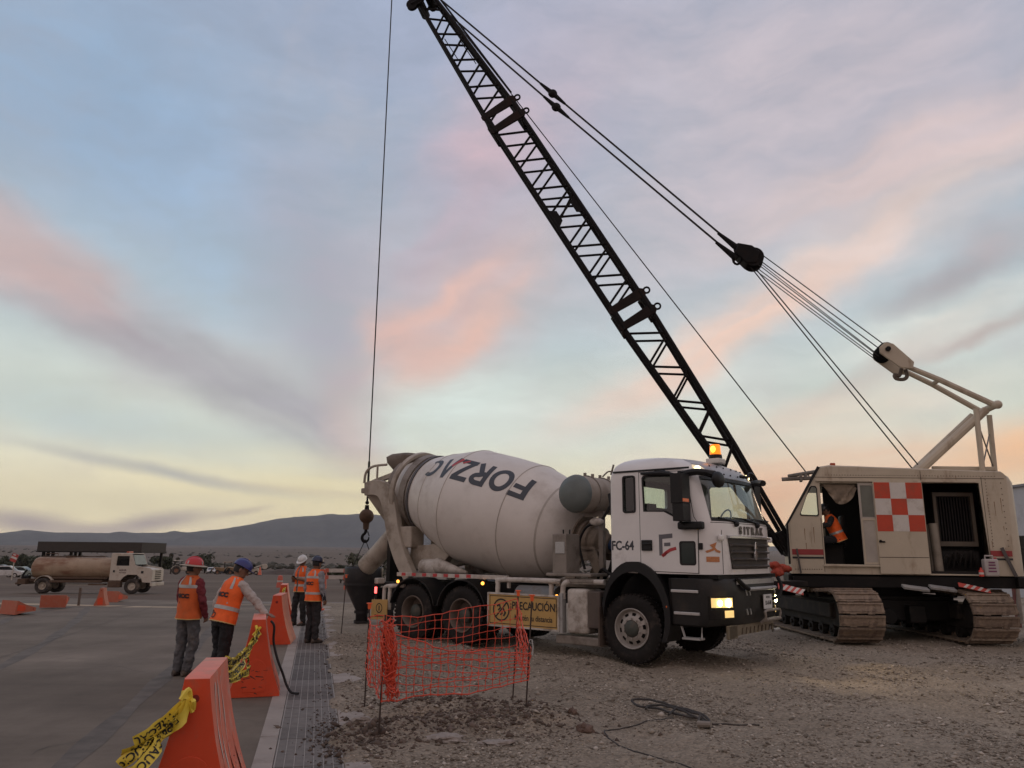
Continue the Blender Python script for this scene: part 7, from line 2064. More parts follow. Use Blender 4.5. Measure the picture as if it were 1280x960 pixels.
def tape(label, a, b, n, sag, seed, width=0.075, tail=None, spread=0.12):
    t = thing('caution_tape', label, 'caution tape', a, 0, 'yellow tape strung between the barriers'); random.seed(seed)
    a, b = Vector(a), Vector(b)
    for k in range(n):
        e = b + Vector((random.uniform(-0.06, 0.06), random.uniform(-0.1, 0.1), random.uniform(-spread, spread))); pts = []
        for q in range(6):
            f = q / 5; p = a.lerp(e, f); p.z -= sag * (0.7 + 0.5 * random.random()) * sin(pi * f) * (0.6 + 0.25 * k)
            p += Vector((random.uniform(-1, 1), random.uniform(-1, 1), random.uniform(-0.5, 0.5))) * 0.02 * (k + 1) * sin(pi * f)
            pts.append(p - a)
        ribbon(t, pts, width, random.uniform(1.2, 1.9), random.uniform(0.9, 2.2) + random.choice((0, pi)), 'PRECAUCION', random.uniform(0.02, 0.2), 0.35, k * 3)
    mb = MB()
    for k in range(5):
        mb.tube(smooth_path([Vector((0, 0, 0)), Vector((random.uniform(-.05, .05), random.uniform(-.05, 0), random.uniform(-.04, .08))), Vector((random.uniform(-.06, .06), random.uniform(-.06, .02), random.uniform(-.12, .02)))], 4), 0.014, 5)
    mb.build('knot', yel, t)
    if tail:
        for k in range(2): ribbon(t, [b - a, b - a + Vector((0.02 * k, 0, -0.15)), b - a + Vector((0.03 - 0.05 * k, 0.01, -0.30)), b - a + Vector((0.01 - .03 * k, 0, -0.44))], width, 1.4 + k * .7, 1.9, 'PRECAUCION', 0.03, 0.3, k)
    return t


tape('yellow warning tape hanging from the nearest barrier toward the lower edge', (-2.03, 5.22, 0.775), (-2.33, 5.05, 0.47), 5, 0.03, 3, 0.078, spread=0.16)
tape('yellow warning tape between the nearest barrier and the next, knotted thick', (-3.05, 9.76, 0.775), (-2.34, 6.5, 0.82), 4, 0.16, 8, tail=True)
tape('yellow warning tape between the two farther barriers', (-5.66, 19.98, 0.80), (-4.72, 16.25, 0.80), 4, 0.14, 12)
# ---- dark hose draped over the second barrier
mb = MB(); mb.tube(smooth_path([(-2.98, 10.0, 0.86), (-2.93, 9.98, 0.80), (-2.93, 10.0, 0.62), (-2.86, 9.97, 0.42), (-2.78, 9.98, 0.24), (-2.73, 9.98, 0.12), (-2.66, 9.96, 0.035), (-2.56, 9.93, 0.025)], 6), 0.015, 8)
tag(mb.build('rubber_hose', black_plastic, None), 'dark rubber hose draped over the second barrier down to the kerb', 'hose')

# ---- netting round the dug pit
NET = thing('safety_net_fence', 'orange safety netting on four rebar stakes round the dug pit', 'safety net', (-0.6, 8.7, 0))
NB = Vector((-0.6, 8.7, 0))
net_m = M('net_orange', (0.62, 0.070, 0.030), 0.5, var=0.15, scale=14)
cap_m = M('cap_orange', (0.85, 0.13, 0.03), 0.45, var=0.05)
rebar = M('rebar', (0.06, 0.042, 0.034), 0.8, 0.3, dirt=(0.10, 0.06, 0.04), damt=0.4, dscale=10)
STK = {'A': (Vector((-1.22, 7.71, 0)), Vector((-1.20, 7.71, 1.12))), 'B': (Vector((0.16, 8.73, 0)), Vector((0.24, 8.73, 1.235))),
       'C': (Vector((-1.61, 9.12, 0)), Vector((-1.605, 9.12, 1.11))), 'D': (Vector((0.03, 9.78, 0)), Vector((0.10, 9.78, 1.235)))}
for k, (a, b) in STK.items():
    mb = MB(); mb.tube([a - NB - Vector((0, 0, 0.25)), b - NB], 0.0085, 6); sk_ = mb.build('stake', rebar, NET)
    if k != 'A':
        mb = MB(); mb.lathe([(-0.035, 0.016), (-0.02, 0.02), (0.02, 0.02), (0.024, 0.034), (0.034, 0.034), (0.036, 0.001)], b - NB, (0, 0, 1), 12); mb.build('stake_cap', cap_m, sk_, 30)


def net(name, corner, nu, nv, bulge, seed, r=0.0046, droop=0.02):
    """corner: points at (u=0,v=0 top), (1,0), (0,1 bottom), (1,1)"""
    random.seed(seed); p00, p10, p01, p11 = [Vector(c) - NB for c in corner]; G_ = []
    for j in range(nv + 1):
        row = []
        for i in range(nu + 1):
            u, v = i / nu, j / nv
            top, bot = p00.lerp(p10, u), p01.lerp(p11, u); p = top.lerp(bot, v)
            s = sin(pi * u)
            p += Vector((0, -bulge * s * (0.4 + 0.6 * v) + 0.05 * sin(u * 11 + v * 4 + seed) * s, -droop * s * (1 - v) * 3 + 0.018 * sin(u * 9 + j * 1.3 + seed) * s))
            p += Vector((random.uniform(-1, 1), random.uniform(-1, 1), random.uniform(-1, 1))) * 0.011
            row.append(p)
        G_.append(row)
    mb = MB()
    for j in range(nv + 1): mb.tube(G_[j], r * (1.5 if j in (0, nv) else 1.0), 4, False)
    for i in range(nu + 1): mb.tube([G_[j][i] for j in range(nv + 1)], r * 0.9, 4, False)
    for row in G_:
        for p in row:
            if random.random() < 0.6: mb.box(p, (0.017, 0.012, 0.017))
    o = mb.build(name, net_m, NET, 0); o['kind'] = 'stuff'
    return o


A, B, C_, D = [STK[k] for k in 'ABCD']
net('net_panel', [(-1.21, 7.71, 0.97), (0.225, 8.72, 0.66), (-1.21, 7.70, 0.34), (0.20, 8.72, 0.38)], 19, 8, 0.16, 1, 0.0042)
net('net_panel', [(-1.60, 9.12, 1.00), (0.09, 9.77, 1.16), (-1.60, 9.12, 0.42), (0.08, 9.77, 0.52)], 19, 6, 0.05, 2, 0.0036)
net('net_panel', [(-1.605, 9.12, 0.98), (-1.21, 7.73, 1.0), (-1.61, 9.12, 0.36), (-1.215, 7.73, 0.34)], 9, 9, 0.03, 3, 0.004)
net('net_panel', [(0.095, 9.77, 1.16), (0.225, 8.74, 0.70), (0.07, 9.77, 0.50), (0.205, 8.74, 0.40)], 8, 8, 0.02, 4, 0.004)
# gathered bunch of net on the near stake
random.seed(21); mb = MB()
for k in range(22):
    pts = []; a0 = random.uniform(0, 6.28); z0 = random.uniform(0.9, 1.08); z1 = random.uniform(0.36, 0.6)
    for q in range(9):
        f = q / 8; z = z0 + (z1 - z0) * f; r = 0.03 + 0.045 * sin(pi * min(1, f * 1.2)) * random.uniform(0.6, 1.2); a = a0 + f * random.uniform(1, 3)
        pts.append(Vector((-1.18 + 0.07 * f + r * cos(a), 7.70 + r * sin(a), z)) - NB)
    mb.tube(smooth_path(pts, 2), 0.0058, 4)
for k in range(70):
    z = random.uniform(0.37, 1.07); f = (1.08 - z) / 0.7; r = random.uniform(0.035, 0.08); c = Vector((-1.18 + 0.07 * f, 7.70, z)) - NB; a0 = random.uniform(0, 6.28)
    mb.tube([c + Vector((r * cos(a0 + t), r * sin(a0 + t), 0.03 * sin(t * 2 + k))) for t in np.linspace(0, random.uniform(1.5, 4), 6)], 0.0055, 4)
o = mb.build('net_bunch', net_m, NET, 0); o['kind'] = 'stuff'
mb = MB(); mb.tube([Vector((0.24, 8.72, 0.8)) - NB, Vector((0.25, 8.71, 0.72)) - NB, Vector((0.245, 8.71, 0.64)) - NB], 0.008, 5); mb.tube([tuple(Vector((0.23, 8.72, 0.78)) - NB + Vector((0.02 * cos(a), 0, 0.02 * sin(a)))) for a in np.linspace(0, 6.28, 9)[:-1]], 0.004, 4, closed=True); mb.build('tie_wire', galv, NET)

# ---- other stakes and delineators along the yard
for (x, y, x2, h, lab) in ((-3.63, 17.3, -3.58, 1.2, 'thin bare rebar stake with an orange cap left of the black funnel'), ):
    t = thing('marker_stake', lab, 'stake', (x, y, 0)); mb = MB(); mb.tube([(0, 0, -0.1), (x2 - x, 0, h)], 0.010, 6); mb.build('rod', rebar, t)
    mb = MB(); mb.lathe([(-0.035, 0.018), (-0.02, 0.022), (0.02, 0.022), (0.024, 0.038), (0.034, 0.038), (0.036, 0.001)], (x2 - x, 0, h), (0, 0, 1), 12); mb.build('cap', cap_m, t, 30)
for (x, y, lab) in ((-5.75, 24.2, 'slim orange post behind the worker on the drain grating'), (-4.72, 27.5, 'slim orange post to the right of the farther worker')):
    t = thing('delineator_post', lab, 'post', (x, y, gz(y)), 0, 'slim orange posts beyond the gravel'); mb = MB(); mb.lathe([(0, 0.14), (0.05, 0.13), (0.06, 0.05), (1.05, 0.045), (1.08, 0.001)], (0, 0, 0), (0, 0, 1), 16); mb.build('post', M('post_orange', (0.55, 0.10, 0.05), 0.5, var=0.1), t, 30)
    mb = MB(); mb.lathe([(0.75, 0.049), (0.87, 0.048)], (0, 0, 0), (0, 0, 1), 16); mb.build('collar', tape_m, t, 30); mb = MB(); mb.box((0, 0, 1.14), (0.17, 0.05, 0.12)); mb.build('marker_plate', M('post_orange', (0.55, 0.10, 0.05), 0.5, var=0.1), t, 0, 0.01)

# ---- cables lying on the gravel in front of the mixer
def ground_path(pts, dz=0.02):
    return [Vector((p.x, p.y, float(yard_z(np.array([p.x]), np.array([p.y]))[0]) + dz + p.z)) for p in smooth_path([Vector((a, b, c)) for a, b, c in pts], 7)]
t = thing('cable_coil', 'loose coil of dark cable lying on the gravel before the mixer', 'cable', (1.75, 8.8, 0)); TB_ = Vector((1.75, 8.8, 0)); cab = M('cable_dark', (0.035, 0.030, 0.027), 0.7, dirt=(0.10, 0.08, 0.065), damt=0.4)
for pts in ([(2.02, 8.32, 0), (2.06, 8.55, 0), (1.85, 8.72, 0.02), (1.62, 9.05, 0.02), (1.44, 9.25, 0.03), (1.42, 9.42, 0.04), (1.62, 9.36, 0.06), (1.82, 8.98, 0.05), (2.02, 8.62, 0.03), (2.03, 8.4, 0)],
            [(1.50, 9.0, 0.03), (1.60, 9.2, 0.03), (1.78, 9.0, 0.04), (1.93, 8.68, 0.03), (2.0, 8.42, 0.03), (1.95, 8.35, 0.02)], [(1.70, 8.75, 0.02), (1.85, 8.92, 0.05), (2.05, 8.6, 0.04), (2.03, 8.35, 0.03), (1.93, 8.36, 0.04), (1.98, 8.52, 0.06)]):
    mb = MB(); mb.tube([p - TB_ for p in ground_path(pts)], 0.0125, 7); mb.build('cable_loop', cab, t)
mb = MB(); a, b = ground_path([(1.92, 8.36, 0.02), (2.03, 8.28, 0.03)])[0::7]; mb.tube([a - TB_, b - TB_], [0.035, 0.028], 10); mb.build('cable_plug', M('plug', (0.22, 0.19, 0.16), 0.7), t)
mb = MB(); mb.tube(ground_path([(1.75, 8.75, 0), (1.35, 8.45, 0), (1.0, 8.35, 0), (0.95, 7.9, 0), (1.1, 7.3, 0), (1.5, 6.95, 0), (1.62, 6.55, 0), (1.8, 6.2, 0)], 0.008), 0.007, 6)
tag(mb.build('thin_wire', cab, None), 'thin black wire looping across the gravel from the coil', 'wire')
mb = MB(); mb.tube(ground_path([(2.06, 8.5, 0), (2.3, 8.45, 0), (2.55, 8.38, 0)], 0.01), 0.010, 6); tag(mb.build('cable_end', cab, None), 'short cable end pointing right from the dark coil', 'cable')

# ---- clutter round the crane
rag_o = M('rag_orange', (0.34, 0.045, 0.02), 0.7, var=0.3, scale=8, bump=0.5, bscale=10)
t = thing('orange_bundle', 'crumpled bundle of orange netting on the crane deck beside the mixer cab', 'bundle', (5.62, 16.5, 1.22)); random.seed(4); mb = MB()
for k in range(9): mb.ball((random.uniform(-0.12, 0.15), random.uniform(-0.1, 0.1), 0.1 + random.uniform(0, 0.22)), random.uniform(0.06, 0.11), 10, scale=(1.3, 1, 0.8))
remeshed(mb, 'netting_lump', rag_o, 0.015, t, 2, 0.04, 0.05)
mb = MB(); mb.box((5.72, 16.6, 1.16), (0.75, 0.75, 0.1)); tag(mb.build('timber_block', chassis_black, None, 0, 0.01), 'dark timber packing under the orange bundle beside the mixer', 'timber')


def stripe_board(label, a, b, h, y):
    t = thing('barricade_board', label, 'board', (a[0], y, a[1]), 0, 'orange and white boards lying on the tracks'); L = hypot(b[0] - a[0], b[1] - a[1]); ang = -atan2(b[1] - a[1], b[0] - a[0])
    t.rotation_euler = (R(-35), ang, 0)
    mb = MB(); mb.box((L / 2, 0, 0), (L, 0.02, h)); mb.build('board', M('board_red', (0.52, 0.07, 0.05), 0.5, dirt=DUST, damt=0.35), t, 0, 0.004)
    for k in range(4):
        mb = MB(); x = L * (0.12 + 0.22 * k); mb.add([(x, -0.0125, -h / 2), (x + 0.06, -0.0125, -h / 2), (x + 0.16, -0.0125, h / 2), (x + 0.10, -0.0125, h / 2)], [(0, 1, 2, 3)]); mb.build('white_stripe', M('stripe_white', (0.6, 0.56, 0.52), 0.5), t, 0)
stripe_board('red and white board lying across the track beside the mixer bumper', (5.42, 1.12), (5.92, 1.0), 0.14, 16.05)
stripe_board('red and white board lying over the farther track under the crane deck', (9.05, 1.18), (9.68, 1.05), 0.10, 16.0)
for x0, lab in ((7.95, 'grey metal channel lying under the crane deck, nearer the middle'), (8.5, 'grey metal channel lying under the deck next to the striped board')):
    mb = MB(); mb.box((x0 + 0.25, 16.05, 1.10), (0.52, 0.14, 0.05), Euler((0.4, 0.12, 0)).to_matrix()); tag(mb.build('metal_channel', galv, None, 0, 0.006), lab, 'metal channel')
p = slew(9.92, 16.15, 1.34)
t = thing('jerry_can', 'pale plastic canister with purple print on the crane deck', 'canister', p, R(-10)); can = M('can_pale', (0.42, 0.38, 0.36), 0.4, var=0.08, dirt=DUST, damt=0.3)
mb = MB(); mb.box((0, 0, 0.17), (0.26, 0.18, 0.34)); mb.build('canister', can, t, 30, 0.03, 3); mb = MB(); mb.tube([(-0.08, 0, 0.33), (-0.08, 0, 0.40), (0.06, 0, 0.40), (0.06, 0, 0.33)], 0.018, 8); mb.build('handle', can, t); mb = MB(); mb.cyl((0.1, 0, 0.33), (0.1, 0, 0.37), 0.03, n=10); mb.build('lid', red_print, t)
mb = MB()
for z in (0.10, 0.16, 0.22, 0.27): mb.box((0, -0.092, z), (0.15 - 0.2 * (z - 0.1), 0.003, 0.03))
mb.build('can_print', M('can_purple', (0.16, 0.04, 0.10), 0.5), t, 0)
p = slew(9.72, 16.10, 1.34)
t = thing('red_bottle', 'small red bottle standing left of the pale canister', 'bottle', p); mb = MB(); mb.lathe([(0, 0.045), (0.11, 0.045), (0.14, 0.02), (0.17, 0.018), (0.175, 0.001)], (0, 0, 0), (0, 0, 1), 14); mb.build('bottle', M('bottle_red', (0.6, 0.05, 0.03), 0.3), t, 40); mb = MB(); mb.lathe([(0.04, 0.047), (0.08, 0.047)], (0, 0, 0), (0, 0, 1), 14); mb.build('bottle_label', M('stripe_white', (0.6, 0.56, 0.52), 0.5), t)
t = thing('steel_drum', 'dark steel drum standing behind the tail of the crane', 'drum', (11.35, 17.3, 1.33)); mb = MB(); mb.lathe([(0, 0.001), (0, 0.29), (0.27, 0.285), (0.29, 0.30), (0.31, 0.285), (0.57, 0.285), (0.59, 0.30), (0.61, 0.285), (0.86, 0.29), (0.86, 0.27), (0.84, 0.001)], (0, 0, 0), (0, 0, 1), 24); mb.build('barrel', M('barrel_dark', (0.035, 0.038, 0.036), 0.5, dirt=DUST_D, damt=0.4), t, 30)
t = thing('scrap_rack', 'rusty red rack with pipes beyond the tail of the crane', 'rack', (13.4, 20.3, 0)); mb = MB()
for x in (-0.5, 0, 0.5): mb.box((x, 0, 1.0), (0.08, 0.1, 2.0))
mb.build('rack_post', M('rack_red', (0.16, 0.03, 0.025), 0.6, dirt=DUST_D, damt=0.4), t, 0)['kind'] = 'stuff'
mb = MB(); mb.box((0, 0, 1.9), (1.3, 0.1, 0.08)); mb.box((0, 0, 1.2), (1.3, 0.1, 0.08)); mb.build('rack_beam', M('rack_red', (0.16, 0.03, 0.025), 0.6), t, 0)
for k in range(4):
    mb = MB(); mb.cyl((-0.5 + 0.3 * k, -0.1, 0.1), (-0.4 + 0.3 * k, 0.05, 1.75), 0.06, n=8); mb.build('pipe', dusty_steel, t)


# ================================================================== WHAT STANDS FARTHER OFF
tyre_far = M('tyre_far', (0.035, 0.030, 0.027), 0.9, dirt=DUST, damt=0.5, dscale=3)
old_white = M('old_white', (0.50, 0.45, 0.38), 0.5, var=0.08, dirt=(0.28, 0.20, 0.14), damt=0.4, dscale=2)


def wheel(parent, x, y, z, r, w, s=-1, rim=None, name='wheel'):
    g = thing(name, None, None); g.parent = parent; g.location = (x, y, z)
    mb = MB(); h = w / 2
    mb.lathe([(-h * .8, r * .5), (-h, r * .66), (-h, r * .86), (-h * .7, r), (h * .7, r), (h, r * .86), (h, r * .66), (h * .8, r * .5)], (0, 0, 0), (0, 1, 0), 28); mb.build('tyre', tyre_far, g, 40)
    mb = MB(); mb.lathe([(-h * .7, r * .55), (-h * .2, r * .5), (-h * .1, r * .2), (-h * .5, r * .16), (-h * .55, 0.001)], (0, 0, 0), (0, 1, 0), 22)
    mb.lathe([(h * .7, r * .55), (h * .2, r * .5), (h * .1, r * .2), (h * .5, r * .16), (h * .55, 0.001)], (0, 0, 0), (0, 1, 0), 22); mb.build('rim', rim or old_white, g, 40)
    return g


# ---- old water tanker, driving to the right along the side road
YT = 46.0; ZT = gz(YT) - 0.02
TK = thing('water_truck', 'old white tanker truck with a rusty brown tank, parked before the dark canopy', 'tanker truck', (-24.1, YT, ZT), R(2.5))
TK.scale = (0.87, 0.87, 0.87)
tank_r = M('tank_rust', (0.34, 0.25, 0.17), 0.6, var=0.15, scale=1.5, dirt=(0.17, 0.065, 0.030), damt=0.5, dscale=0.9, streak=(0.5, 1, 1.6))
frame_r = M('truck_frame_rust', (0.10, 0.062, 0.04), 0.8, dirt=(0.05, 0.03, 0.022), damt=0.4)
mb = MB(); mb.lathe([(-4.05, 0.001), (-4.0, 0.45), (-3.85, 0.66), (-3.7, 0.70), (1.15, 0.70), (1.3, 0.66), (1.38, 0.45), (1.4, 0.001)], (0, 0, 1.62), (1, 0, 0), 36)
TN = tag(mb.build('tank', tank_r, TK, 50))
for x in (-2.6, -1.0, 0.6):
    mb = MB(); mb.lathe([(x - 0.03, 0.702), (x - 0.02, 0.715), (x + 0.02, 0.715), (x + 0.03, 0.702)], (0, 0, 1.62), (1, 0, 0), 36); mb.build('tank_band', tank_r, TN, 30)
mb = MB(); mb.tube([(-3.4, 0, 2.3), (-3.4, 0, 2.55), (-2.6, 0, 2.55), (-2.6, 0, 2.3)], 0.03, 6); mb.tube([(-3.5, -0.15, 2.36), (0.6, -0.15, 2.38)], 0.035, 6); mb.tube([(-3.0, -0.2, 2.36), (-0.8, -0.2, 2.40), (0.0, -0.2, 2.36)], 0.02, 6); mb.cyl((-1.8, 0, 2.3), (-1.8, 0, 2.42), 0.25, n=14); mb.build('tank_top_fittings', frame_r, TK, 30)
mb = MB(); mb.box((-0.6, 0, 0.82), (7.6, 0.75, 0.2)); mb.box((-0.9, -0.9, 0.78), (3.6, 0.1, 0.16)); mb.box((-1.2, 0, 0.98), (4.6, 1.4, 0.1)); mb.box((-4.3, 0, 0.75), (0.5, 1.7, 0.35)); mb.box((-4.65, 0, 0.62), (0.2, 1.4, 0.14)); mb.box((0.6, -0.85, 0.6), (1.0, 0.5, 0.1)); mb.build('truck_chassis', frame_r, TK, 0, 0.02)
mb = MB(); mb.tube(smooth_path([(-4.2, -0.5, 1.5), (-4.4, -0.6, 1.1), (-4.3, -0.7, 0.7), (-4.6, -0.6, 0.5)], 5), 0.06, 8); mb.cyl((-4.5, -0.3, 0.95), (-4.1, -0.3, 0.95), 0.18, n=12); mb.build('pump_hoses', chassis_black, TK)
rings = []
for y0, y1 in ((-0.95, -0.6), (0.6, 0.95)):
    mb = MB(); o1 = [(-2.85 + 0.62 * cos(R(a)), 0.5 + 0.64 * sin(R(a))) for a in np.linspace(20, 160, 12)]; i1 = [(-2.85 + 0.59 * cos(R(a)), 0.5 + 0.61 * sin(R(a))) for a in np.linspace(160, 20, 12)]
    mb.prism(o1 + i1, 1, y0, y1); mb.build('rear_fender', old_white, TK, 30)
for s in (-1, 1):
    wheel(TK, -2.85, s * 0.80, 0.49, 0.49, 0.5, s); wheel(TK, 2.85, s * 0.86, 0.49, 0.49, 0.28, s)
# bonneted cab
mb = MB()
sh = [(1.35, 0.85), (2.15, 0.85), (2.32, 1.0), (2.55, 1.12), (3.3, 1.10), (3.36, 0.72), (4.05, 0.72), (4.1, 0.95), (4.08, 1.55), (3.95, 1.66), (3.1, 1.80), (2.95, 1.86), (2.72, 2.52), (2.62, 2.60), (1.45, 2.62), (1.36, 2.52)]
bdy = [(1.35, 0.85), (2.1, 0.85), (2.25, 1.05), (2.5, 1.22), (3.1, 1.22), (3.42, 0.98), (3.5, 0.75), (4.05, 0.72), (4.1, 0.95), (4.08, 1.55), (3.95, 1.66), (3.1, 1.80), (2.95, 1.86), (2.72, 2.52), (2.62, 2.60), (1.45, 2.62), (1.36, 2.52)]
mb.plate(bdy, [[(1.72, 1.80), (2.55, 1.80), (2.52, 2.42), (1.75, 2.42)]], 1, -0.98, -0.93); mb.plate(bdy, [[(1.72, 1.80), (2.55, 1.80), (2.52, 2.42), (1.75, 2.42)]], 1, 0.93, 0.98)
mb.box((2.03, 0, 2.59), (1.24, 1.9, 0.06)); mb.box((1.38, 0, 1.75), (0.05, 1.88, 1.7)); mb.box((3.5, 0, 1.62), (1.0, 1.88, 0.06), Euler((0, 0.16, 0)).to_matrix()); mb.box((4.06, 0, 1.2), (0.06, 1.88, 0.75))
CBN = mb.build('truck_cab', old_white, TK, 0, 0.03)
mb = MB(); mb.add([(2.94, -0.9, 1.88), (2.94, 0.9, 1.88), (2.72, 0.85, 2.50), (2.72, -0.85, 2.50)], [(0, 1, 2, 3)]); mb.build('windscreen', M('screen_dull', (0.16, 0.19, 0.17), 0.25, spec=0.3), CBN, 0)
for y in (-0.94, 0.94):
    mb = MB(); mb.prism([(1.72, 1.80), (2.55, 1.80), (2.52, 2.42), (1.75, 2.42)], 1, y - 0.005, y + 0.005); mb.build('side_window', dark_glass, CBN, 0)
mb = MB(); mb.box((2.1, 0, 1.5), (1.2, 1.7, 0.6)); mb.box((1.75, 0, 1.95), (0.2, 1.4, 0.5)); mb.build('cab_inside', trim, CBN, 0)
mb = MB(); mb.box((1.62, -0.985, 1.45), (0.12, 0.02, 0.14)); mb.box((3.45, -0.985, 1.40), (0.16, 0.02, 0.16)); mb.build('side_marks', black_print, CBN, 0)['kind'] = 'stuff'
mb = MB(); put_text(mb, 'AGUA', 0.17, (2.18, -0.985, 1.52), (1, 0, 0), (0, 0, 1), 0.006); put_text(mb, 'POTABLE', 0.11, (2.18, -0.985, 1.36), (1, 0, 0), (0, 0, 1), 0.003); mb.build('door_print', M('door_print', (0.10, 0.06, 0.06), 0.6), CBN, 0)
mb = MB()
for k in range(5): mb.box((4.10, 0, 0.98 + 0.12 * k), (0.03, 0.9, 0.05))
mb.build('radiator_grille', chassis_black, CBN, 0)
mb = MB(); mb.box((4.1, 0, 0.62), (0.16, 2.0, 0.24)); mb.build('front_bumper', old_white, TK, 0, 0.03)
mb = MB(); mb.box((2.1, 0, 2.68), (0.16, 0.7, 0.1)); mb.build('roof_beacon', M('lamp_orange', (0.40, 0.07, 0.025), 0.4), TK, 0, 0.02)
mb = MB(); mb.box((1.75, -0.9, 0.62), (0.8, 0.4, 0.4)); mb.build('step_tank', frame_r, TK, 0, 0.04)

# ---- dark canopy on columns behind it
CN = thing('canopy_shelter', 'dark flat canopy on columns rising behind the water truck', 'canopy', (-36.2, 70, gz(70)), R(1))
cm = M('canopy_dark', (0.050, 0.043, 0.037), 0.8); zb = -gz(70)
mb = MB(); mb.box((0, 0, zb + 2.02), (8.9, 5.0, 0.82)); mb.build('canopy', cm, CN, 0, 0.03)
mb = MB(); mb.box((0, 0, zb + 1.58), (9.0, 5.1, 0.08)); mb.build('canopy_edge', chassis_black, CN, 0)
for x in (-4.0, -3.6, -3.2, 4.2):
    for y in (-2.2, 2.2):
        mb = MB(); mb.box((x, y, zb / 2 + 0.75), (0.2, 0.2, zb + 1.6)); mb.build('column', chassis_black, CN, 0)


# ---- trees and bushes with leaves of their own
leafs = [M('leaf_%d' % i, c, 0.8, var=0.3, scale=2.0) for i, c in enumerate([(0.050, 0.058, 0.032), (0.066, 0.070, 0.042), (0.060, 0.056, 0.040)])]
bark = M('bark', (0.055, 0.042, 0.034), 0.95)


def tree(name, label, x, y, w, h, seed, n=1500, mi=0, group='bushes and trees beyond the yard', trunk=0.25, leaf=0.16):
    random.seed(seed); rs = np.random.default_rng(seed)
    t = thing(name, label, 'tree' if name == 'tree' else 'bush', (x, y, gz(y) - 0.05), 0, group)
    mb = MB(); tips = []
    nb_ = 7
    for k in range(nb_):
        a = 2 * pi * k / nb_ + random.uniform(-.3, .3); r = w * random.uniform(0.18, 0.42); z = h * random.uniform(0.5, 0.85)
        mb.tube(smooth_path([(0, 0, 0), (0.1 * r * cos(a), 0.1 * r * sin(a), h * trunk), (0.6 * r * cos(a), 0.6 * r * sin(a), z * 0.75), (r * cos(a), r * sin(a), z)], 3), [0.04 * h * (1 - 0.085 * i) for i in range(10)], 5); tips.append((r * cos(a), r * sin(a), z))
    mb.build('trunk', bark, t)
    cl = []
    for k in range(max(9, int(w * 3))):
        a, rr_ = random.uniform(0, 2 * pi), w * 0.42 * sqrt(random.random()); zz = h * (trunk + (0.93 - trunk) * random.random() * (1 - 0.45 * (rr_ / (w * 0.5)) ** 2)); cl.append((rr_ * cos(a), rr_ * sin(a), zz, random.uniform(0.10, 0.2) * min(w, h * 1.6)))
    cl = np.array(cl); idx = rs.integers(0, len(cl), n); d = rs.normal(0, 1, (n, 3)); d /= np.linalg.norm(d, axis=1)[:, None]
    c = cl[idx, :3] + d * (cl[idx, 3] * rs.uniform(0.3, 1.0, n) ** 0.6)[:, None] * np.array([1, 1, 0.75]); c[:, 2] = np.maximum(c[:, 2], 0.05)
    u = rs.normal(0, 1, (n, 3)); u /= np.linalg.norm(u, axis=1)[:, None]; v = np.cross(u, d + 0.3 * rs.normal(0, 1, (n, 3))); v /= np.linalg.norm(v, axis=1)[:, None] + 1e-6
    s = leaf * rs.uniform(0.6, 1.3, n)[:, None]
    q = np.stack([c - u * s, c + v * s * 0.55, c + u * s, c - v * s * 0.55], 1).reshape(-1, 3)
    me = bpy.data.meshes.new('crown'); f = np.arange(4 * n, dtype=np.int32)
    me.vertices.add(4 * n); me.vertices.foreach_set('co', q.astype(np.float32).ravel()); me.loops.add(4 * n); me.loops.foreach_set('vertex_index', f); me.polygons.add(n); me.polygons.foreach_set('loop_start', f[::4].copy()); me.update(calc_edges=True)
    me.materials.append(leafs[mi]); link('crown', me, t)
    return t


for k, (nm, lab, x, y, w, h, mi) in enumerate((
        ('tree', 'spreading grey green tree behind the discharge chute of the mixer', -13.42, 72, 4.6, 3.3, 1), ('bush', 'low bush at the foot of the spreading tree, left of it', -17.1, 80, 2.6, 2.0, 0),
        ('tree', 'dark tree just right of the canopy column', -66.37, 150, 5.5, 5.4, 0), ('tree', 'dark tree above the bonnet of the white tractor', -75.12, 175, 4.4, 6.2, 2), ('tree', 'round dark green tree behind the white car', -88.91, 230, 10.5, 7.2, 0),
        ('tree', 'dense dark tree far left of the tanker, right of the sign', -106.81, 170, 9.0, 5.6, 0), ('tree', 'dense dark tree right behind the tail of the tanker', -116.87, 190, 9.0, 6.4, 0), ('bush', 'small brown bush between the tractor and the white car', -75.96, 190, 3.0, 3.6, 2),
        ('bush', 'small dark bush at the far right of the plain beside the worker pair', -66.43, 240, 6, 2.6, 2), ('bush', 'low dry bush in the field left of the spreading tree', -34.51, 150, 4.2, 2.0, 1))):
    tree(nm, lab, x, y, w * (0.8 if y > 100 else 1), h * (0.75 if y > 100 else 1), 50 + k, 1300, mi, leaf=0.11 + y * 0.0011)
# far scrub too small to tell apart
n = 2600; rs = np.random.default_rng(5)
yy = np.exp(rs.uniform(np.log(260), np.log(2600), n)); xx = rs.uniform(-0.85, 0.25, n) * yy
keep = fbm(xx / 160, yy / 90, 3, 77) > 0.5; xx, yy = xx[keep], yy[keep]; n = len(xx)
zz = np.interp(yy, GZY, GZZ) + np.clip((yy - 300) / 2500, 0, 1) * 22 * (fbm(xx / 700 + 3, yy / 500, 4, 5) - 0.5)
scatter_stones('far_scrub', np.stack([xx, yy, zz + 0.6], -1), rs.uniform(0.8, 3.2, n), leafs[2], 0.55)
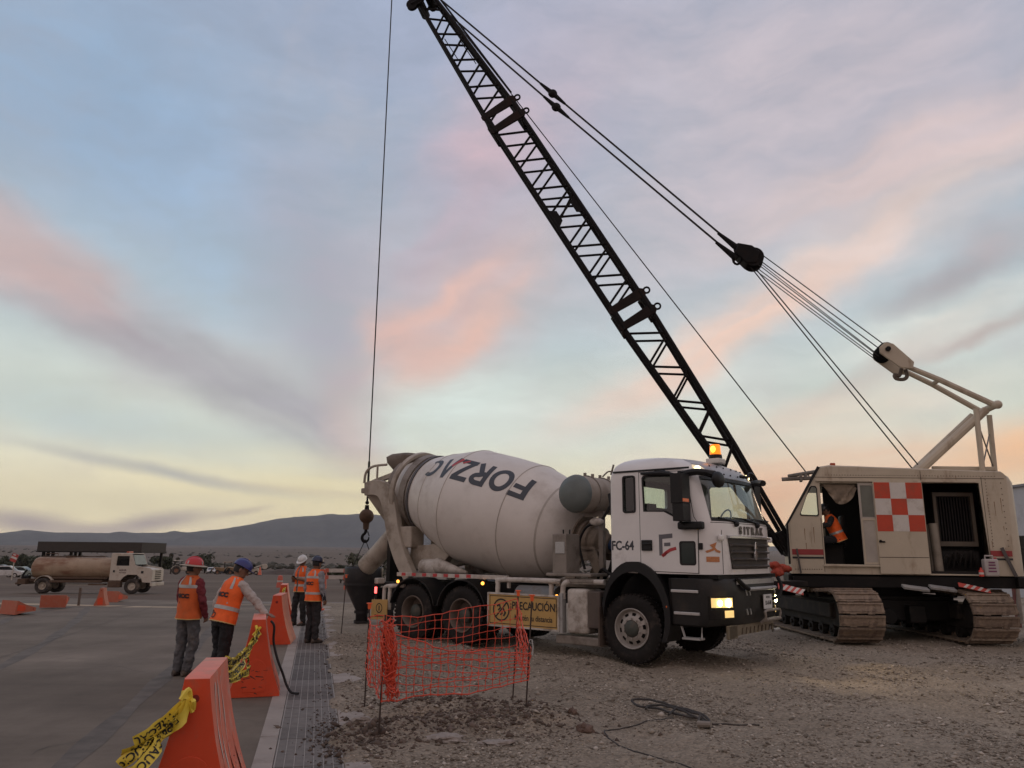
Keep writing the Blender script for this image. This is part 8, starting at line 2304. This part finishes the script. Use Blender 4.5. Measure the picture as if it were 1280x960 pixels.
# long low bank of earth at the edge of the yard
mb = MB(); rings = []
for x in np.linspace(-75, 5, 90):
    k = float(fbm(np.array([x * 0.22]), np.array([1.0]), 3, 3)[0]); h = 0.55 + 1.3 * k; y0 = 205
    rings.append([(x, y0 - 6, gz(205) - 0.3), (x, y0 - 2.5, gz(205) + h * 0.7), (x, y0, gz(205) + h), (x, y0 + 3, gz(205) + h * 0.6), (x, y0 + 8, gz(205) - 0.5)])
mb.loft(rings, True, False); tag(mb.build('earth_bank', M('bank_earth', (0.075, 0.052, 0.040), 0.95, var=0.35, scale=0.6), None, 60), kind='structure')


# ---- vehicles across the yard
def car(label, x, y, rz, col, kind='car', scale=1.0, group='vehicles across the yard'):
    t = thing('parked_car' if kind == 'car' else 'pickup_truck', label, 'car' if kind == 'car' else 'pickup', (x, y, gz(y) - 0.06), R(rz), group); t.scale = (scale,) * 3
    m = M('car_paint_' + col[0], col[1], 0.35, coat=0.3, dirt=DUST, damt=0.3); dk_ = M('car_glass', (0.02, 0.024, 0.026), 0.08)
    low = [(-2.1, 0.35), (-1.75, 0.3), (1.8, 0.3), (2.1, 0.38), (2.15, 0.62), (2.0, 0.86), (1.1, 0.98), (-1.95, 1.0), (-2.12, 0.85)]
    mb = MB(); mb.prism(low, 1, -0.86, 0.86); b = mb.build('body', m, t, 0, 0.06, 3)
    top = [(-1.9, 1.0), (-1.5, 1.46), (0.1, 1.5), (0.35, 1.44), (1.05, 0.98)] if kind == 'car' else [(-0.7, 1.0), (-0.6, 1.5), (0.5, 1.52), (0.75, 1.46), (1.3, 0.98)]
    mb = MB(); mb.prism(top, 1, -0.76, 0.76); mb.build('roof', m, t, 0, 0.06, 3)
    if kind == 'car': sides = [(-1.7, 1.04), (-1.42, 1.38), (0.05, 1.42), (0.25, 1.38), (0.85, 1.02)]
    else: sides = [(-0.6, 1.05), (-0.52, 1.4), (0.45, 1.43), (0.65, 1.38), (1.1, 1.02)]
    for s in (-1, 1):
        mb = MB(); mb.prism(sides, 1, *sorted((s * 0.755, s * 0.77))); mb.build('side_window', dk_, t, 0)
    x0, z0, x1, z1 = top[-1][0], 1.02, top[-2][0], 1.40
    mb = MB(); mb.add([(x0 + 0.02, -0.66, z0), (x0 + 0.02, 0.66, z0), (x1 + 0.05, 0.6, z1), (x1 + 0.05, -0.6, z1)], [(0, 1, 2, 3)]); mb.build('windscreen', dk_, t, 0)
    mb = MB(); mb.box((2.1, 0, 0.62), (0.12, 0.8, 0.14)); mb.box((2.12, 0, 0.42), (0.1, 1.5, 0.12)); mb.build('grille', chassis_black, t, 0)
    for s in (-1, 1):
        mb = MB(); mb.box((2.05, s * 0.66, 0.7), (0.14, 0.3, 0.15)); mb.build('headlight', M('lens_pale', (0.6, 0.6, 0.58), 0.1), t, 0, 0.02)
        for x in (-1.35, 1.35): wheel(t, x, s * 0.78, 0.32, 0.33, 0.2, s, silver)
    return t


car('white car facing the camera between the tractor and the backhoe', -75.71, 200, -68, ('white', (0.55, 0.54, 0.53)), scale=1.15)
car('dark car half hidden behind the blue helmet of the leaning worker', -68.26, 190, -40, ('dark', (0.03, 0.035, 0.05)))
car('white pickup among the vehicles behind the tail of the tanker, the nearer one', -58.79, 92, 20, ('white', (0.55, 0.54, 0.53)), 'pickup', 0.9)
car('pale green car just left of the tail of the tanker', -59.2, 96, 8, ('green', (0.25, 0.30, 0.27)), 'car', 0.85)
car('dark pickup at the far left edge behind the white one', -69.88, 108, 15, ('dark', (0.03, 0.035, 0.05)), 'pickup', 0.95)


def tractor(label, name, cat, x, y, rz, paint, boom, sc):
    t = thing(name, label, cat, (x, y, gz(y) - 0.06), R(rz), 'vehicles across the yard'); t.scale = (sc,) * 3
    mb = MB(); mb.box((1.1, 0, 1.15), (1.9, 0.8, 0.7)); mb.box((0.2, 0, 0.85), (3.2, 0.6, 0.4)); mb.build('bonnet', paint, t, 0, 0.05)
    for s in (-1, 1):
        mb = MB(); o1 = [(-0.7 + 0.95 * cos(R(a)), 0.8 + 0.95 * sin(R(a))) for a in np.linspace(15, 165, 12)]; i1 = [(-0.7 + 0.88 * cos(R(a)), 0.8 + 0.88 * sin(R(a))) for a in np.linspace(165, 15, 12)]; mb.prism(o1 + i1, 1, *sorted((s * 0.5, s * 1.05))); mb.build('fender', old_white, t, 30)
        wheel(t, -0.7, s * 0.85, 0.8, 0.8, 0.45, s, M('rim_rust', (0.25, 0.12, 0.07), 0.7)); wheel(t, 1.6, s * 0.75, 0.5, 0.5, 0.32, s, M('rim_rust', (0.25, 0.12, 0.07), 0.7))
        for x in (-1.1, 0.25):
            mb = MB(); mb.box((x, s * 0.62, 2.0), (0.09, 0.09, 1.3)); mb.build('cab_post', chassis_black, t, 0)
    mb = MB(); mb.box((-0.42, 0, 2.68), (1.75, 1.5, 0.12)); mb.build('cab_roof', paint if boom else old_white, t, 0, 0.04)
    mb = MB(); mb.box((-0.5, 0, 1.5), (0.6, 0.6, 0.9)); mb.box((-1.15, 0, 1.9), (0.03, 1.2, 1.2)); mb.build('seat', chassis_black, t, 0, 0.04)
    if boom:
        mb = MB(); mb.tube([(-1.6, 0, 1.0), (-2.3, 0, 3.3)], [0.16, 0.13], 6); mb.tube([(-2.3, 0, 3.3), (-3.3, 0, 2.0)], [0.12, 0.1], 6); mb.build('rear_boom', paint, t, 0); mb = MB(); mb.box((-3.3, 0, 1.6), (0.6, 0.6, 0.6), None, 0, 0.6); mb.build('rear_bucket', chassis_black, t, 0)
        mb = MB(); mb.tube([(0.9, -0.6, 1.3), (2.4, -0.6, 1.5), (3.0, -0.6, 0.7)], 0.09, 6); mb.tube([(0.9, 0.6, 1.3), (2.4, 0.6, 1.5), (3.0, 0.6, 0.7)], 0.09, 6); mb.build('loader_arms', paint, t, 0); mb = MB(); mb.prism([(2.8, 0.3), (3.7, 0.3), (3.1, 0.5), (2.9, 1.1)], 1, -1.1, 1.1); mb.build('front_bucket', chassis_black, t, 0)
    return t


tan = M('machine_tan', (0.30, 0.19, 0.10), 0.6, dirt=DUST, damt=0.4)
tractor('white tractor with rust red wheels right of the tanker bonnet', 'farm_tractor', 'tractor', -62.71, 150, 25, old_white, False, 0.95)
tractor('tan backhoe loader with its boom raised, left of the blue helmet', 'backhoe_loader', 'backhoe', -63.05, 175, 195, tan, True, 1.0)
tractor('tan backhoe loader behind the blue helmet of the leaning worker', 'backhoe_loader', 'backhoe', -54.89, 160, 160, tan, True, 0.95)
t = thing('skid_loader', 'white skid loader with raised arm right of the blue helmet', 'loader', (-53.59, 165, gz(165) - 0.06), R(10), 'vehicles across the yard')
mb = MB(); mb.box((0, 0, 0.95), (2.0, 1.2, 0.8)); mb.build('body', old_white, t, 0, 0.08); mb = MB(); mb.box((-0.1, 0, 1.7), (1.0, 1.1, 0.9)); mb.build('cage', chassis_black, t, 0, 0.04)
for s in (-1, 1):
    mb = MB(); mb.tube([(-1.0, s * 0.7, 1.2), (0.4, s * 0.7, 1.5), (1.9, s * 0.7, 2.1)], 0.13, 6); mb.build('lift_arm', old_white, t, 0)
    for x in (-0.65, 0.65): wheel(t, x, s * 0.75, 0.42, 0.42, 0.3, s)
mb = MB(); mb.lathe([(-0.15, 0.001), (-0.15, 0.55), (0.15, 0.55), (0.15, 0.001)], (2.2, 0, 1.7), (0, 1, 0), 18); mb.build('drum_head', old_white, t, 40)

# ---- cones, boards, posts at the edge of the yard
for k, (x, y, lab) in enumerate(((-47.5, 150, 'lone orange cone by the skid loader'), (-50.31, 80, 'red and white striped drum stack behind the tanker tail'))):
    if k == 0:
        t = thing('traffic_cone', lab, 'cone', (x, y, gz(y) - 0.06)); mb = MB(); mb.lathe([(0.06, 0.42), (0.08, 0.36), (1.5, 0.10), (1.52, 0.001)], (0, 0, 0), (0, 0, 1), 16); mb.build('cone', M('cone_orange', (0.6, 0.13, 0.07), 0.5), t, 30); mb = MB(); mb.box((0, 0, 0.03), (0.9, 0.9, 0.06)); mb.build('base', chassis_black, t, 0)
    else:
        t = thing('warning_sign', 'red and white warning sign on a pole behind the tanker tail', 'sign', (x, y, gz(y) - 0.06)); mb = MB(); mb.cyl((0, 0, 0), (0, 0, 2.3), 0.05, n=8); mb.build('pole', old_white, t)
        mb = MB(); mb.box((0, -0.06, 2.2), (0.62, 0.04, 0.8), Euler((0, 0.35, 0)).to_matrix()); b = mb.build('panel', M('sign_red', (0.42, 0.06, 0.05), 0.5), t, 0); mb = MB(); mb.box((0, -0.09, 2.2), (0.6, 0.01, 0.2), Euler((0, 0.35, 0)).to_matrix()); mb.box((0, -0.09, 2.5), (0.3, 0.01, 0.12), Euler((0, 0.35, 0)).to_matrix()); mb.build('white_band', M('stripe_white', (0.6, 0.56, 0.52), 0.5), b, 0)
BRD = M('board_white', (0.45, 0.41, 0.37), 0.6); RD = M('board_orange', (0.50, 0.11, 0.07), 0.6)
for k, (x, y, w, lab) in enumerate(((-13.04, 60, 2.2, 'long pale barricade beam on orange legs behind the drain workers'), (-11.37, 58, 1.7, 'shorter orange and white barricade left of the chute'))):
    t = thing('road_barricade', lab, 'barricade', (x, y, gz(y) - 0.06)); L = w
    for s in (-1, 1):
        mb = MB(); mb.box((s * L * 0.42, 0, 0.75), (0.1, 0.35, 1.5), None, 0, 0.5); mb.build('leg', RD, t, 0)
    for z in (1.35, 0.85):
        mb = MB(); mb.box((0, -0.1, z), (L, 0.04, 0.28)); rl = mb.build('rail', BRD if k == 0 else RD, t, 0)
        for q in range(4 if k else 2):
            mb = MB(); mb.box((-L * 0.38 + q * L * 0.25 + (0.5 * L * q if not k else 0), -0.124, z), (L * 0.12, 0.01, 0.27)); mb.build('stripe', RD if k == 0 else BRD, rl, 0)
for x, y, lab in ((-18.0, 62, 'orange drum left of the white helmeted worker, far across the yard'), ):
    t = thing('traffic_drum', lab, 'traffic drum', (x, y, gz(y) - 0.06)); mb = MB(); mb.lathe([(0, 0.28), (0.1, 0.27), (0.35, 0.25), (0.37, 0.22), (0.75, 0.2), (0.9, 0.16), (0.95, 0.001)], (0, 0, 0), (0, 0, 1), 16); mb.build('drum', RD, t, 30); mb = MB(); mb.lathe([(0.42, 0.222), (0.55, 0.212)], (0, 0, 0), (0, 0, 1), 16); mb.build('band', BRD, t)
# slim wooden stake among the tumbled barriers
mb = MB(); mb.box((0, 0, 0.5), (0.06, 0.05, 1.0)); o = mb.build('wooden_stake', M('stake_wood', (0.12, 0.09, 0.07), 0.9), None, 0); o.location = (-13.62, 25.2, 0); tag(o, 'slim wooden stake left of the upright faded barrier', 'stake'); o.scale = (1, 1, 0.55)

# ---- white sheet-metal building behind the tail of the crane
WB = thing('white_building', 'white metal building just behind the tail of the crane', 'building', (33.0, 46, gz(40)))
wm = M('wall_sheet', (0.50, 0.50, 0.52), 0.5, var=0.04, dirt=(0.36, 0.34, 0.33), damt=0.2, dscale=0.6); zb = -gz(40)
mb = MB(); mb.box((0, 0, (zb + 5.75) / 2), (7.2, 12, zb + 5.75)); mb.build('wall', wm, WB, 0)
for k in range(5):
    mb = MB(); mb.box((0, -6.02, zb + 1.0 + 1.05 * k), (7.22, 0.05, 0.05)); mb.build('wall_rib', wm, WB, 0)
mb = MB(); mb.box((0, 0, zb + 5.82), (7.5, 12.3, 0.14)); mb.build('roof', M('roof_dull', (0.25, 0.25, 0.26), 0.6), WB, 0)
mb = MB(); mb.box((1.5, -6.03, 1.3), (1.1, 0.06, 2.2)); dr_ = mb.build('door', M('door_grey', (0.2, 0.2, 0.21), 0.5), WB, 0, 0.01); mb = MB(); mb.box((1.15, -6.09, 1.25), (0.12, 0.04, 0.03)); mb.build('handle', chrome, dr_, 0)


# ---- dusty evening air
HZ = bpy.data.materials.new('haze'); HZ.use_nodes = True
HZ.node_tree.nodes.clear()
_v = HZ.node_tree.nodes.new('ShaderNodeVolumePrincipled'); _v.inputs['Color'].default_value = (0.93, 0.95, 1.0, 1); _v.inputs['Density'].default_value = 0.000068; _v.inputs['Anisotropy'].default_value = 0.2
_o = HZ.node_tree.nodes.new('ShaderNodeOutputMaterial'); HZ.node_tree.links.new(_v.outputs[0], _o.inputs['Volume'])
mb = MB(); mb.box2((-7600, -300, -60), (7600, 7400, 520))
tag(mb.build('haze', HZ, None, 0), kind='stuff')
